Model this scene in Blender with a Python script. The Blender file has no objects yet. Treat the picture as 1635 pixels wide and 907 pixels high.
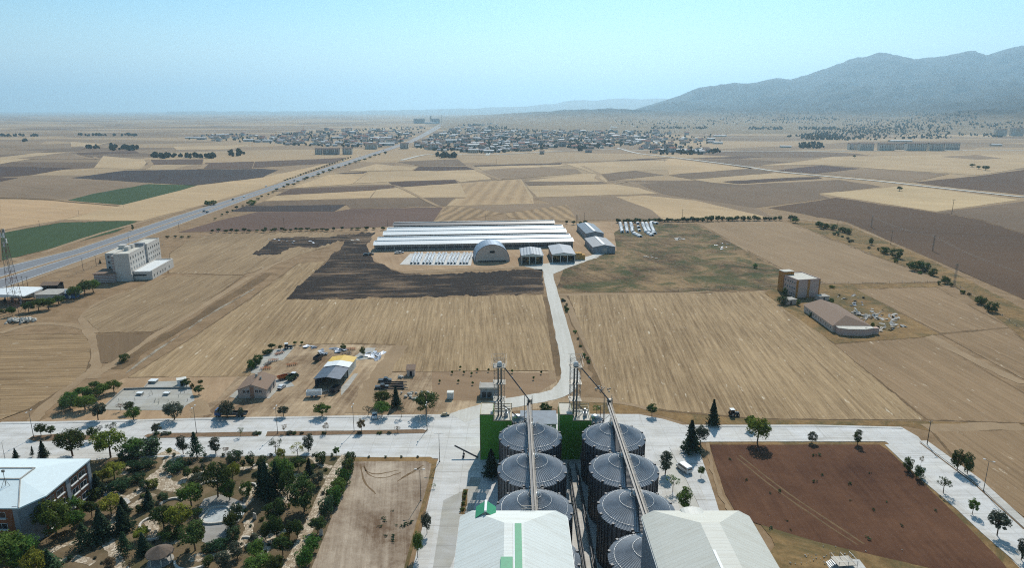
import bpy, bmesh, math, random
from mathutils import Vector, Matrix, noise
import numpy as np
random.seed(7)
SC = bpy.context.scene
COL = SC.collection
# ---------------------------------------------------------------- camera
CAM_H = 105.0; FPX = 1090.0; CX, CY, HOR = 817.5, 453.5, 175.0
TH = math.atan((CY - HOR) / FPX)
cam = bpy.data.cameras.new('camera'); cam_o = bpy.data.objects.new('camera', cam); COL.objects.link(cam_o)
cam.sensor_width = 36.0; cam.lens = 36.0 * FPX / 1635.0
cam.clip_start = 1.0; cam.clip_end = 120000.0
cam_o.location = (0, 0, CAM_H); cam_o.rotation_euler = (math.pi / 2 - TH, 0, 0)
SC.camera = cam_o
# ---------------------------------------------------------------- sky and sun
SUN_EL, SUN_AZ = math.radians(44), math.radians(12)
W = bpy.data.worlds.new('World'); SC.world = W; W.use_nodes = True
nt = W.node_tree; nt.nodes.clear()
sky = nt.nodes.new('ShaderNodeTexSky'); sky.sky_type = 'NISHITA'; sky.sun_disc = False
sky.sun_elevation = SUN_EL; sky.sun_rotation = SUN_AZ
sky.altitude = 1000; sky.air_density = 1.0; sky.dust_density = 1.2; sky.ozone_density = 0.5
bg = nt.nodes.new('ShaderNodeBackground'); bg.inputs[1].default_value = 0.115
wo = nt.nodes.new('ShaderNodeOutputWorld')
tint = nt.nodes.new('ShaderNodeMix'); tint.data_type = 'RGBA'; tint.blend_type = 'MULTIPLY'; tint.inputs[0].default_value = 1.0; tint.inputs[7].default_value = (0.60, 0.93, 0.98, 1)
nt.links.new(sky.outputs[0], tint.inputs[6]); 
tc = nt.nodes.new('ShaderNodeTexCoord'); sx_ = nt.nodes.new('ShaderNodeSeparateXYZ'); nt.links.new(tc.outputs['Generated'], sx_.inputs[0])
mr = nt.nodes.new('ShaderNodeMapRange'); mr.interpolation_type = 'SMOOTHSTEP'; nt.links.new(sx_.outputs[2], mr.inputs[0]); mr.inputs[1].default_value = 0.15; mr.inputs[2].default_value = -0.01; mr.inputs[3].default_value = 0.0; mr.inputs[4].default_value = 0.9
mpg = nt.nodes.new('ShaderNodeMapping'); mpg.inputs['Scale'].default_value = (3.0, 3.0, 42.0); nt.links.new(tc.outputs['Generated'], mpg.inputs['Vector'])
cn = nt.nodes.new('ShaderNodeTexNoise'); cn.inputs['Scale'].default_value = 1.6; cn.inputs['Detail'].default_value = 5; nt.links.new(mpg.outputs[0], cn.inputs['Vector'])
cr = nt.nodes.new('ShaderNodeMapRange'); nt.links.new(cn.outputs[0], cr.inputs[0]); cr.inputs[1].default_value = 0.5; cr.inputs[2].default_value = 0.75; cr.inputs[3].default_value = 1.0; cr.inputs[4].default_value = 1.18
mm_ = nt.nodes.new('ShaderNodeMath'); mm_.operation = 'MULTIPLY'; mm_.use_clamp = True; nt.links.new(mr.outputs[0], mm_.inputs[0]); nt.links.new(cr.outputs[0], mm_.inputs[1])
hzm = nt.nodes.new('ShaderNodeMix'); hzm.data_type = 'RGBA'; nt.links.new(mm_.outputs[0], hzm.inputs[0]); nt.links.new(tint.outputs[2], hzm.inputs[6]); hzm.inputs[7].default_value = (7.6, 8.4, 8.4, 1)
nt.links.new(hzm.outputs[2], bg.inputs[0]); nt.links.new(bg.outputs[0], wo.inputs[0])
sl = bpy.data.lights.new('sun', 'SUN'); sl.energy = 4.6; sl.angle = math.radians(0.53); sl.color = (1.0, 0.95, 0.87)
so = bpy.data.objects.new('sun', sl); COL.objects.link(so); so.location = (0, 300, 400)
sdir = Vector((math.sin(SUN_AZ) * math.cos(SUN_EL), math.cos(SUN_AZ) * math.cos(SUN_EL), math.sin(SUN_EL)))
so.rotation_euler = (-sdir).to_track_quat('-Z', 'Y').to_euler()
SC.view_settings.view_transform = 'Standard'; SC.view_settings.look = 'None'
SC.view_settings.exposure = 0.08; SC.view_settings.gamma = 1.0; SC.view_settings.use_curve_mapping = False
SC.render.engine = 'CYCLES'
cy = SC.cycles
cy.max_bounces = 4; cy.diffuse_bounces = 2; cy.glossy_bounces = 2; cy.transmission_bounces = 3; cy.volume_bounces = 1
cy.transparent_max_bounces = 6; cy.caustics_reflective = False; cy.caustics_refractive = False
cy.use_denoising = False; cy.filter_width = 1.1
try: cy.denoiser = 'OPENIMAGEDENOISE'; cy.denoising_input_passes = 'RGB_ALBEDO_NORMAL'
except Exception: pass
HAZE_DENSITY = 0.72e-4; HAZE_COLOR = (0.54, 0.80, 0.98)

# ---------------------------------------------------------------- survey: a place on the ground from its position on the survey photo
def ray(px, py):
    dx = (px - CX) / FPX; dy = (CY - py) / FPX
    return dx, math.cos(TH) + dy * math.sin(TH), -math.sin(TH) + dy * math.cos(TH)
def G(px, py, z=0.0):
    x, y, w = ray(px, py); t = (z - CAM_H) / w
    return Vector((x * t, y * t, z))
def P(x, y, z):
    dz = z - CAM_H
    f = y * math.cos(TH) - dz * math.sin(TH); u = y * math.sin(TH) + dz * math.cos(TH)
    return CX + FPX * x / f, CY - FPX * u / f
def SCL(px, py):                                  # metres per survey pixel at that ground place
    g = G(px, py); return (g.y * math.cos(TH) + CAM_H * math.sin(TH)) / FPX
def HGT(px, py, top):                             # height of an upright from its foot and top rows
    g = G(px, py); lo, hi = 0.0, 300.0
    for _ in range(40):
        m = (lo + hi) / 2
        if P(g.x, g.y, m)[1] > top: lo = m
        else: hi = m
    return lo
# ---------------------------------------------------------------- object helpers
def tag(o, label=None, cat=None, group=None, kind=None):
    if label: o['label'] = label
    if cat: o['category'] = cat
    if group: o['group'] = group
    if kind: o['kind'] = kind
    return o
def thing(name, label, cat, loc=(0, 0, 0), rz=0.0, group=None):
    o = bpy.data.objects.new(name, None); COL.objects.link(o); o.empty_display_size = 0.5
    o.location = loc; o.rotation_euler = (0, 0, rz)
    return tag(o, label, cat, group)
def link(name, mesh, parent=None, loc=None, rz=0.0, sc=None):
    o = bpy.data.objects.new(name, mesh); COL.objects.link(o)
    if parent is not None: o.parent = parent
    if loc is not None: o.location = loc
    if rz: o.rotation_euler = (0, 0, rz)
    if sc is not None: o.scale = sc if hasattr(sc, '__len__') else (sc, sc, sc)
    return o
def copy_tree(o, loc, rz=0.0, sc=None, label=None, group=None):
    c = o.copy(); COL.objects.link(c); c.location = loc; c.rotation_euler = (0, 0, rz)
    if sc is not None: c.scale = sc if hasattr(sc, '__len__') else (sc, sc, sc)
    if label: c['label'] = label
    if group: c['group'] = group
    for ch in list(o.children):
        d = ch.copy(); COL.objects.link(d); d.parent = c
        for g in list(ch.children):
            e = g.copy(); COL.objects.link(e); e.parent = d
    return c
class MB:
    def __init__(s): s.v = []; s.f = []; s.m = []; s.sm = []
    def add(s, vs, fs, m=0, smooth=False):
        b = len(s.v); s.v += [tuple(v) for v in vs]
        for f in fs: s.f.append(tuple(b + i for i in f)); s.m.append(m); s.sm.append(smooth)
        return s
    def box(s, x0, x1, y0, y1, z0, z1, m=0, rz=0.0, at=None):
        vs = [(x, y, z) for z in (z0, z1) for x, y in ((x0, y0), (x1, y0), (x1, y1), (x0, y1))]
        if rz or at:
            c, n = math.cos(rz), math.sin(rz); ox, oy = at or (0, 0)
            vs = [(ox + x * c - y * n, oy + x * n + y * c, z) for x, y, z in vs]
        return s.add(vs, [(3, 2, 1, 0), (4, 5, 6, 7), (0, 1, 5, 4), (1, 2, 6, 5), (2, 3, 7, 6), (3, 0, 4, 7)], m)
    def prism(s, poly, z0, z1, m=0, mt=None):
        n = len(poly); vs = [(p[0], p[1], z0) for p in poly] + [(p[0], p[1], z1) for p in poly]
        s.add(vs, [(i, (i + 1) % n, n + (i + 1) % n, n + i) for i in range(n)] + [tuple(range(n - 1, -1, -1))], m)
        return s.add([(p[0], p[1], z1) for p in poly], [tuple(range(n))], m if mt is None else mt)
    def ext(s, prof, y0, y1, m=0):                       # profile in x,z swept along y
        n = len(prof); vs = [(p[0], y0, p[1]) for p in prof] + [(p[0], y1, p[1]) for p in prof]
        return s.add(vs, [(i, (i + 1) % n, n + (i + 1) % n, n + i) for i in range(n)] + [tuple(range(n - 1, -1, -1)), tuple(range(n, 2 * n))], m)
    def tube(s, a, b, r, n=6, m=0, r2=None, smooth=True):
        a = Vector(a); b = Vector(b); d = (b - a)
        if d.length < 1e-6: return s
        d.normalize(); u = d.orthogonal().normalized(); w = d.cross(u); r2 = r if r2 is None else r2
        vs = []
        for p, q in ((a, r), (b, r2)):
            for i in range(n):
                t = 2 * math.pi * i / n; vs.append(p + (u * math.cos(t) + w * math.sin(t)) * q)
        s.add(vs, [(i, (i + 1) % n, n + (i + 1) % n, n + i) for i in range(n)], m, smooth)
        return s.add(vs, [tuple(range(n - 1, -1, -1)), tuple(range(n, 2 * n))], m)
    def bar(s, a, b, w, m=0): return s.tube(a, b, w * 0.7, 4, m, smooth=False)
    def lathe(s, prof, n=24, m=0, c=(0, 0), smooth=True, cap=True):
        k = len(prof); vs = []
        for r, z in prof:
            for i in range(n):
                t = 2 * math.pi * i / n; vs.append((c[0] + r * math.cos(t), c[1] + r * math.sin(t), z))
        fs = [(j * n + i, j * n + (i + 1) % n, (j + 1) * n + (i + 1) % n, (j + 1) * n + i) for j in range(k - 1) for i in range(n)]
        s.add(vs, fs, m, smooth)
        if cap: s.add(vs, [tuple(range(n - 1, -1, -1)), tuple(range((k - 1) * n, k * n))], m)
        return s
    def ball(s, c, rx, ry, rz, m=0, nu=10, nv=6):
        vs = []; fs = []
        for j in range(nv + 1):
            t = math.pi * j / nv
            for i in range(nu):
                p = 2 * math.pi * i / nu
                vs.append((c[0] + rx * math.sin(t) * math.cos(p), c[1] + ry * math.sin(t) * math.sin(p), c[2] + rz * math.cos(t)))
        for j in range(nv):
            for i in range(nu): fs.append((j * nu + i, (j + 1) * nu + i, (j + 1) * nu + (i + 1) % nu, j * nu + (i + 1) % nu))
        return s.add(vs, fs, m, True)
    def mesh(s, name, mats):
        me = bpy.data.meshes.new(name); me.from_pydata(s.v, [], s.f)
        for m in (mats if isinstance(mats, (list, tuple)) else [mats]): me.materials.append(m)
        me.polygons.foreach_set('material_index', s.m); me.polygons.foreach_set('use_smooth', s.sm); me.update()
        return me
    def build(s, name, mats, parent=None, loc=None, rz=0.0):
        return link(name, s.mesh(name, mats), parent, loc, rz)

# ---------------------------------------------------------------- materials
def lin(c): return tuple((v / 255 / 12.92) if v / 255 <= 0.04045 else ((v / 255 + 0.055) / 1.055) ** 2.4 for v in c)
ALB = 0.80
def alb(c, k=1.0): return tuple(min(0.92, v * ALB * k) for v in lin(c)) + (1,)
class NT:
    def __init__(s, name):
        s.mat = bpy.data.materials.new(name); s.mat.use_nodes = True; s.t = s.mat.node_tree; s.t.nodes.clear()
        s.out = s.n('OutputMaterial'); s.pos = s.n('NewGeometry').outputs['Position']
    def n(s, typ, **kw):
        x = s.t.nodes.new('ShaderNode' + typ)
        for k, v in kw.items(): setattr(x, k, v)
        return x
    def l(s, a, b): s.t.links.new(a, b)
    def set(s, sock, v):
        if hasattr(v, 'is_linked'): s.l(v, sock)
        else: sock.default_value = v
    def math(s, op, a, b=None, c=None, clamp=False):
        x = s.n('Math', operation=op, use_clamp=clamp); s.set(x.inputs[0], a)
        if b is not None: s.set(x.inputs[1], b)
        if c is not None: s.set(x.inputs[2], c)
        return x.outputs[0]
    def noise(s, vec, scale, detail=3, rough=0.55, dist=0.0):
        x = s.n('TexNoise'); s.l(vec, x.inputs['Vector']); x.inputs['Scale'].default_value = scale
        x.inputs['Detail'].default_value = detail; x.inputs['Roughness'].default_value = rough; x.inputs['Distortion'].default_value = dist
        return x.outputs[0]
    def map(s, vec, rz=0.0, sc=(1, 1, 1), loc=(0, 0, 0)):
        r = s.n('VectorRotate', rotation_type='Z_AXIS'); s.l(vec, r.inputs['Vector']); r.inputs['Angle'].default_value = -rz
        m = s.n('Mapping'); s.l(r.outputs[0], m.inputs['Vector']); m.inputs['Scale'].default_value = sc; m.inputs['Location'].default_value = loc
        return m.outputs[0]
    def ramp(s, f, a, b):
        x = s.n('MapRange'); s.l(f, x.inputs[0]); x.inputs[1].default_value = a; x.inputs[2].default_value = b
        return x.outputs[0]
    def mix(s, f, a, b, mode='MIX'):
        x = s.n('Mix', data_type='RGBA', blend_type=mode)
        s.set(x.inputs[0], f); s.set(x.inputs[6], a); s.set(x.inputs[7], b)
        return x.outputs[2]
    def bsdf(s, col, rough=0.9, metal=0.0, spec=0.3, bump=None, bstr=0.3, bdist=0.1):
        b = s.n('BsdfPrincipled'); s.set(b.inputs['Base Color'], col); s.set(b.inputs['Roughness'], rough)
        b.inputs['Metallic'].default_value = metal; b.inputs['Specular IOR Level'].default_value = spec
        if bump is not None:
            bn = s.n('Bump'); s.l(bump, bn.inputs['Height']); bn.inputs['Strength'].default_value = bstr; bn.inputs['Distance'].default_value = bdist
            s.l(bn.outputs[0], b.inputs['Normal'])
        s.l(b.outputs[0], s.out.inputs[0]); return s.mat
def plain(name, c, rough=0.8, metal=0.0, spec=0.3, var=0.18, scale=0.6, k=1.0):
    t = NT(name); a = alb(c, k); v = t.ramp(t.noise(t.pos, scale, 4, 0.65), 0.3, 0.7)
    col = t.mix(v, tuple(x * (1 - var) for x in a[:3]) + (1,), tuple(min(0.95, x * (1 + var)) for x in a[:3]) + (1,))
    return t.bsdf(col, rough, metal, spec)
def burntmat(name, ang):
    t = NT(name)
    a = t.noise(t.map(t.pos, ang, (1 / 7, 1 / 46, 0)), 1.0, 6, 0.7); b = t.noise(t.pos, 0.02, 4, 0.6)
    m = t.ramp(t.math('ADD', t.math('MULTIPLY', a, 0.75), t.math('MULTIPLY', b, 0.45)), 0.74, 0.60)
    f = t.ramp(t.noise(t.pos, 0.4, 5, 0.8), 0.3, 0.7)
    soil = t.mix(f, alb((104, 84, 66)), alb((156, 130, 102))); blk = t.mix(f, alb((26, 23, 22)), alb((66, 55, 48)))
    return t.bsdf(t.mix(m, soil, blk), 0.95, 0, 0.1)
def fieldmat(name, c1, c2, ang=0.0, period=3.0, stripe=0.5, patch=0.4, fleck=0.0, fine=0.25, green=None, pscale=0.012, comb=0.0, combp=6.0):
    t = NT(name)
    A = t.noise(t.map(t.pos, ang, (1 / period, 1 / (period * 30), 0)), 1.0, 5, 0.8)
    B = t.noise(t.pos, pscale, 4, 0.6, 0.6)
    Cc = t.noise(t.pos, 0.35, 6, 0.85)
    A = t.ramp(A, 0.36, 0.64)
    f = t.math('ADD', t.math('MULTIPLY', t.math('SUBTRACT', A, 0.5), stripe * 1.15), t.math('MULTIPLY', t.math('SUBTRACT', B, 0.5), patch * 2.6))
    A2 = t.noise(t.map(t.pos, ang, (1 / (period * 5), 1 / (period * 120), 0)), 1.0, 3, 0.6)
    f = t.math('ADD', f, t.math('MULTIPLY', t.math('SUBTRACT', A2, 0.5), stripe * 1.3))
    f = t.math('ADD', f, t.math('MULTIPLY', t.math('SUBTRACT', Cc, 0.5), fine * 2.6))
    if comb:
        sx = t.n('SeparateXYZ'); t.l(t.map(t.pos, ang, (2 * math.pi / combp, 1, 1)), sx.inputs[0])
        wob = t.math('MULTIPLY', t.noise(t.pos, 0.05, 2), 5.0)
        f = t.math('ADD', f, t.math('MULTIPLY', t.math('SINE', t.math('ADD', sx.outputs[0], wob)), comb))
    f = t.math('ADD', f, 0.5, clamp=True)
    col = t.mix(f, alb(c1), alb(c2))
    if green:
        gm = t.ramp(t.noise(t.pos, 0.035, 6, 0.75, 1.2), 0.47, 0.60)
        col = t.mix(t.math('MULTIPLY', gm, 0.75), col, alb(green))
    if fleck:
        fl = t.ramp(t.noise(t.map(t.pos, ang, (0.5, 0.12, 1)), 1.0, 3, 0.6), 0.66, 0.72)
        col = t.mix(t.math('MULTIPLY', fl, fleck), col, alb((222, 206, 180)))
    return t.bsdf(col, 0.95, 0, 0.1)

# ---------------------------------------------------------------- flat surfaces
def rough_edge(pts, step, jit, rng):
    out = []
    n = len(pts)
    for i in range(n):
        a = Vector(pts[i]); b = Vector(pts[(i + 1) % n]); L = (b - a).length; k = max(1, int(L / step)); d = (b - a)
        nrm = Vector((-d.y, d.x)).normalized() if L > 0 else Vector((0, 0))
        for j in range(k):
            p = a + d * (j / k)
            if j and jit:
                e = min(1.0, 4 * j / k, 4 * (k - j) / k); s = noise.noise(Vector((p.x * .05, p.y * .11, n * 1.7))) + .6 * noise.noise(Vector((p.x * .16, p.y * .3, n * 2.3))) + .45 * noise.noise(Vector((p.x * .5, p.y * .9, n * .7)))
                p = p + nrm * (s * jit * 1.5 * e) + d.normalized() * rng.uniform(-.2, .2) * step
            out.append(p)
    return out
_rng = random.Random(3)
def sheet(name, pts, mat, z=0.02, jit=0.35, step=7.0, parent=None):
    q = rough_edge([Vector(p) for p in pts], step, jit, _rng)
    me = bpy.data.meshes.new(name); me.from_pydata([G(p.x, p.y, 0.0) + Vector((0, 0, z)) for p in q], [], [tuple(range(len(q)))])
    me.materials.append(mat); me.update()
    if me.polygons[0].normal.z < 0: me.flip_normals()
    return tag(link(name, me, parent), kind='structure')
def resample(pts, step):
    out = [pts[0]]
    for a, b in zip(pts, pts[1:]):
        L = (b - a).length; k = max(1, int(L / step))
        for j in range(1, k + 1): out.append(a + (b - a) * (j / k))
    return out
def catmull(pts, n=5):
    if len(pts) < 3: return pts
    out = []
    P_ = [pts[0] * 2 - pts[1]] + pts + [pts[-1] * 2 - pts[-2]]
    for i in range(1, len(P_) - 2):
        a, b, c, d = P_[i - 1:i + 3]
        for j in range(n):
            t = j / n
            out.append(0.5 * ((2 * b) + (c - a) * t + (2 * a - 5 * b + 4 * c - d) * t * t + (3 * b - a - 3 * c + d) * t ** 3))
    out.append(pts[-1]); return out
def ribbon(name, pts, w, mat, z=0.03, jit=0.0, smooth=True, w2=None, h=0.0, off=0.0, kind='structure', parent=None):
    g = [G(*p) for p in pts]; g = catmull(g) if smooth else g
    vs = []; n = len(g)
    for i, p in enumerate(g):
        d = (g[min(i + 1, n - 1)] - g[max(i - 1, 0)]); d.z = 0; d.normalize(); nn = Vector((-d.y, d.x, 0))
        ww = w + ((w2 - w) * i / (n - 1) if w2 else 0); a = ww / 2 + _rng.uniform(-jit, jit); b = ww / 2 + _rng.uniform(-jit, jit)
        vs += [p + nn * (a + off) + Vector((0, 0, z)), p - nn * (b - off) + Vector((0, 0, z))]
    fs = [(2 * i + 1, 2 * i + 3, 2 * i + 2, 2 * i) for i in range(n - 1)]
    if h:
        k = len(vs); vs += [v - Vector((0, 0, h)) for v in vs]
        fs += [(2 * i, 2 * i + 2, k + 2 * i + 2, k + 2 * i) for i in range(n - 1)] + [(2 * i + 3, 2 * i + 1, k + 2 * i + 1, k + 2 * i + 3) for i in range(n - 1)]
        fs += [(0, k, k + 1, 1), (2 * n - 1, k + 2 * n - 1, k + 2 * n - 2, 2 * n - 2)]
    me = bpy.data.meshes.new(name); me.from_pydata(vs, [], fs); me.materials.append(mat); me.update()
    o = link(name, me, parent)
    return tag(o, kind=kind) if kind else o
def strip2(name, L, R, f0, f1, mat, z):                      # lane between two survey edge lines
    vs = []
    for a, b in zip(L, R):
        A, B = G(*a), G(*b); zz = z * max(1.0, A.y / 700)
        vs += [A + (B - A) * f0 + Vector((0, 0, zz)), A + (B - A) * f1 + Vector((0, 0, zz))]
    me = bpy.data.meshes.new(name); me.from_pydata(vs, [], [(2 * i, 2 * i + 1, 2 * i + 3, 2 * i + 2) for i in range(len(L) - 1)])
    me.materials.append(mat); me.update()
    if me.polygons[0].normal.z < 0: me.flip_normals()
    return tag(link(name, me), kind='structure')
# ---------------------------------------------------------------- ground, fields, roads
STUB = (190, 162, 124); STUBD = (126, 103, 75); PALE = (186, 160, 124); BRN = (102, 82, 68); BRND = (86, 68, 58); DRAB = (142, 120, 96); DRABD = (122, 102, 82)
BLK = (72, 63, 60); GRN = (64, 82, 50); DUST = (186, 158, 126)
def ground_mat():
    t = NT('dry_earth')
    # far patchwork of strips, each with its own crop state
    v = t.n('TexVoronoi', feature='F1'); t.l(t.map(t.pos, 0.12, (1 / 420, 1 / 210, 0)), v.inputs['Vector']); v.inputs['Scale'].default_value = 1.0
    sx = t.n('SeparateColor'); t.l(v.outputs['Color'], sx.inputs[0])
    r = t.n('ValToRGB'); t.l(sx.outputs[0], r.inputs[0]); r.color_ramp.interpolation = 'CONSTANT'
    el = r.color_ramp.elements; el[0].position = 0; el[0].color = alb(STUB); el[1].position = 0.28; el[1].color = alb(DRAB)
    for p, c in ((0.5, (156, 131, 102)), (0.66, PALE), (0.8, DRABD), (0.9, BRN)):
        e = el.new(p); e.color = alb(c)
    big = t.noise(t.pos, 0.0011, 5, 0.6)
    c = t.mix(t.math('MULTIPLY', t.ramp(big, 0.35, 0.65), 0.6), r.outputs[0], alb((152, 128, 100)))
    n2 = t.ramp(t.noise(t.pos, 0.03, 6, 0.7), 0.25, 0.75)
    c = t.mix(n2, t.mix(0.25, c, alb((96, 78, 60))), t.mix(0.12, c, alb((205, 180, 145))))
    # scattered scrub and trees as ground cover in the far plain
    near = t.mix(t.ramp(t.noise(t.pos, 0.12, 5, 0.7), 0.3, 0.7), alb((128, 104, 76)), alb((166, 138, 106)))
    sp = t.n('SeparateXYZ'); t.l(t.pos, sp.inputs[0])
    c = t.mix(t.ramp(sp.outputs[1], 650, 1000), near, c)
    return t.bsdf(c, 0.95, 0, 0.1)
M = {}
M['ground'] = ground_mat()
def ngrid(name, xs, ys, mat, z=0.0):
    vs = [(x, y, z) for y in ys for x in xs]; n = len(xs)
    fs = [(j * n + i, j * n + i + 1, (j + 1) * n + i + 1, (j + 1) * n + i) for j in range(len(ys) - 1) for i in range(n - 1)]
    me = bpy.data.meshes.new(name); me.from_pydata(vs, [], fs); me.materials.append(mat); me.update()
    return tag(link(name, me), kind='structure')
GX = [-42000, -20000, -9000, -4000, -2000, -1000, -500, -250, 0, 250, 500, 1000, 2000, 4000, 9000, 20000, 42000]
GY = [-300, 0, 150, 300, 500, 800, 1300, 2000, 3200, 5200, 9000, 16000, 30000, 42000]
ngrid('ground', GX, GY, M['ground'])

def gdir(p, q):                                             # rotation whose across axis is square to the line p-q
    a, b = G(*p), G(*q); return math.atan2(b.y - a.y, b.x - a.x) - math.pi / 2
M['rutdark'] = fieldmat('rough_verge', (100, 82, 60), (138, 112, 82), 0, 2, 0.3, 0.6, 0, 0.7, pscale=0.06)
M['stub_mid'] = fieldmat('stubble_pale', STUBD, STUB, gdir((600, 590), (640, 480)), 0.95, 0.62, 0.4, 0.75, comb=0.06, combp=2.9)
M['stub_right'] = fieldmat('stubble_combed', STUBD, STUB, gdir((1085, 600), (1035, 480)), 0.95, 0.66, 0.4, 0.75, comb=0.08, combp=2.7)
M['stub_side'] = fieldmat('stubble_side', (136, 112, 84), (168, 140, 108), gdir((1560, 640), (1400, 545)), 1.6, 0.68, 0.4, 0.6, comb=0.05, combp=3)
M['stub_upper'] = fieldmat('stubble_upper', (138, 115, 88), (172, 145, 113), gdir((1400, 440), (1200, 370)), 1.8, 0.45, 0.4, 0.35, comb=0.05, combp=3.4)
M['stub_left'] = fieldmat('stubble_left', (124, 101, 74), (178, 149, 112), gdir((0, 600), (140, 596)), 1.4, 0.75, 0.4, 0.6, comb=0.06, combp=2.8)
M['stub_hotel'] = fieldmat('stubble_grey', (126, 104, 78), (176, 150, 116), gdir((150, 528), (300, 450)), 1.2, 0.7, 0.45, 0.7)
M['brown_small'] = fieldmat('fallow', (112, 92, 70), (136, 112, 84), 0.5, 2.0, 0.35, 0.5)
M['plough'] = fieldmat('red_brown_tilth', (76, 50, 37), (114, 81, 60), gdir((1300, 800), (1240, 720)), 1.3, 0.3, 0.75, 0.0, 0.45, pscale=0.03)
M['burnt'] = burntmat('burnt_stubble', gdir((500, 450), (800, 445)))
M['scrub'] = fieldmat('dry_scrub', (78, 62, 44), (160, 132, 96), 0.4, 4.0, 0.3, 1.0, 0.25, 0.9, green=(54, 72, 36), pscale=0.03)
M['verge'] = fieldmat('dry_grass_verge', (112, 88, 58), (168, 136, 92), 0.2, 3.0, 0.2, 0.5, 0.0, 0.8, green=(88, 84, 54), pscale=0.05)
M['dust'] = fieldmat('dusty_earth', (152, 124, 94), (196, 166, 132), 0.3, 5.0, 0.35, 0.5, 0.0, 0.4, pscale=0.03)
M['dirtroad'] = fieldmat('dirt_track', (146, 122, 94), (178, 152, 120), 0.0, 4.0, 0.2, 0.5, 0.0, 0.4, pscale=0.05)
M['yarddirt'] = fieldmat('yard_earth', (124, 100, 76), (204, 178, 144), gdir((560, 640), (620, 560)), 3.0, 0.5, 0.85, 0.0, 0.5, pscale=0.03)
M['plot'] = fieldmat('trodden_plot', (118, 96, 76), (196, 178, 156), gdir((600, 900), (610, 760)), 2.2, 0.4, 0.95, 0.0, 0.5, pscale=0.045)
M['parkearth'] = fieldmat('park_turf', (96, 82, 62), (140, 120, 92), 0.0, 3.0, 0.2, 0.7, 0.0, 0.6, green=(84, 82, 52), pscale=0.06)
M['bed'] = plain('bed_earth', (128, 102, 76), 0.95, var=0.3, scale=1.2)
def concrete(name, c, joint=6.0, k=1.0, seam=0.5):
    t = NT(name)
    a = t.ramp(t.noise(t.map(t.pos, 0, (0.05, 0.35, 0)), 1.0, 5, 0.7), 0.3, 0.72)
    b = t.ramp(t.noise(t.pos, 0.09, 5, 0.65, 0.8), 0.35, 0.7)
    base = alb(c, k); dk = alb((c[0] * .80, c[1] * .80, c[2] * .80), k); lt = alb((min(255, c[0] * 1.06),) * 3, k)
    col = t.mix(a, dk, base); col = t.mix(t.math('MULTIPLY', b, 0.55), col, lt)
    sx = t.n('SeparateXYZ'); t.l(t.map(t.pos, 0, (1 / joint, 1 / joint, 1)), sx.inputs[0])
    j = None
    for i in (0, 1):
        fr = t.math('ABSOLUTE', t.math('SUBTRACT', t.math('FRACT', sx.outputs[i]), 0.5))
        m = t.math('LESS_THAN', fr, 0.014); j = m if j is None else t.math('MAXIMUM', j, m)
    st = t.ramp(t.noise(t.pos, 0.35, 5, 0.75), 0.60, 0.78)
    col = t.mix(t.math('MULTIPLY', j, seam), col, alb((150, 146, 138), k))
    col = t.mix(t.math('MULTIPLY', st, 0.45), col, alb((160, 150, 134), k))
    tt = t.ramp(t.noise(t.map(t.pos, 0.03, (0.012, 1.1, 0)), 1.0, 3, 0.6), 0.60, 0.70); col = t.mix(t.math('MULTIPLY', tt, 0.6), col, alb((150, 142, 130), k))
    t2 = t.ramp(t.noise(t.map(t.pos, 1.5, (0.02, 0.9, 0)), 1.0, 3, 0.6), 0.64, 0.72); col = t.mix(t.math('MULTIPLY', t2, 0.45), col, alb((140, 134, 124), k))
    return t.bsdf(col, 0.8, 0, 0.3)
M['concrete'] = concrete('pale_concrete', (222, 217, 207), seam=0.35)
M['walk'] = concrete('sidewalk_concrete', (218, 211, 198), 3.0)
M['slab'] = concrete('weathered_slab', (190, 184, 168), 8.0)
M['gravel'] = fieldmat('gravel_road', (194, 189, 176), (224, 219, 209), gdir((915, 590), (880, 440)), 2.5, 0.4, 0.5, 0, 0.4)
M['asphalt'] = plain('highway_asphalt', (128, 128, 130), 0.75, var=0.08, scale=0.15)
M['paint'] = plain('road_paint', (226, 226, 220), 0.7, var=0.05)
M['kerb'] = plain('kerb_stone', (222, 216, 204), 0.85)
def flagmat():
    t = NT('flag_path')
    v = t.n('TexVoronoi', feature='DISTANCE_TO_EDGE'); t.l(t.pos, v.inputs['Vector']); v.inputs['Scale'].default_value = 1.5
    v2 = t.n('TexVoronoi', feature='F1'); t.l(t.pos, v2.inputs['Vector']); v2.inputs['Scale'].default_value = 1.5
    sx = t.n('SeparateColor'); t.l(v2.outputs['Color'], sx.inputs[0])
    c = t.mix(sx.outputs[0], alb((160, 140, 114)), alb((224, 208, 184)))
    c = t.mix(t.math('LESS_THAN', v.outputs[0], 0.045), c, alb((132, 112, 88)))
    return t.bsdf(c, 0.9, 0, 0.2)
M['flag'] = flagmat()
def fm(c, var=0.12, k=1.0, ang=0.0):                            # far fields: soft tone with faint drilling lines
    key = ('far', c, ang)
    if key not in M:
        d = tuple(v * (1 - var) for v in c); l = tuple(min(255, v * (1 + var)) for v in c)
        M[key] = fieldmat('field_soil', d, l, 1.25 + ang, 5.0, 0.35, 0.5, 0.0, 0.2, pscale=0.006)
    return M[key]
Z = {'n': 0.03}
def field(pts, mat, z=None, jit=0.3, name='field'):
    far = min(G(*p).y for p in pts)
    if far < 520 and mat not in (M['burnt'], M['scrub'], M['verge']): ribbon('verge', pts + pts[:1], 1.7, M['rutdark'], 0.061 + Z['n'] * .1, jit=.7, smooth=False)
    Z['n'] += 0.0005
    base = 0.03 if far < 500 else 0.09 if far < 900 else 0.25
    return sheet(name, pts, mat, base + Z['n'] if z is None else z, (2.4 if mat == M['burnt'] else 0.9) if far < 520 else jit, 2.5 if far < 520 else 7)
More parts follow.
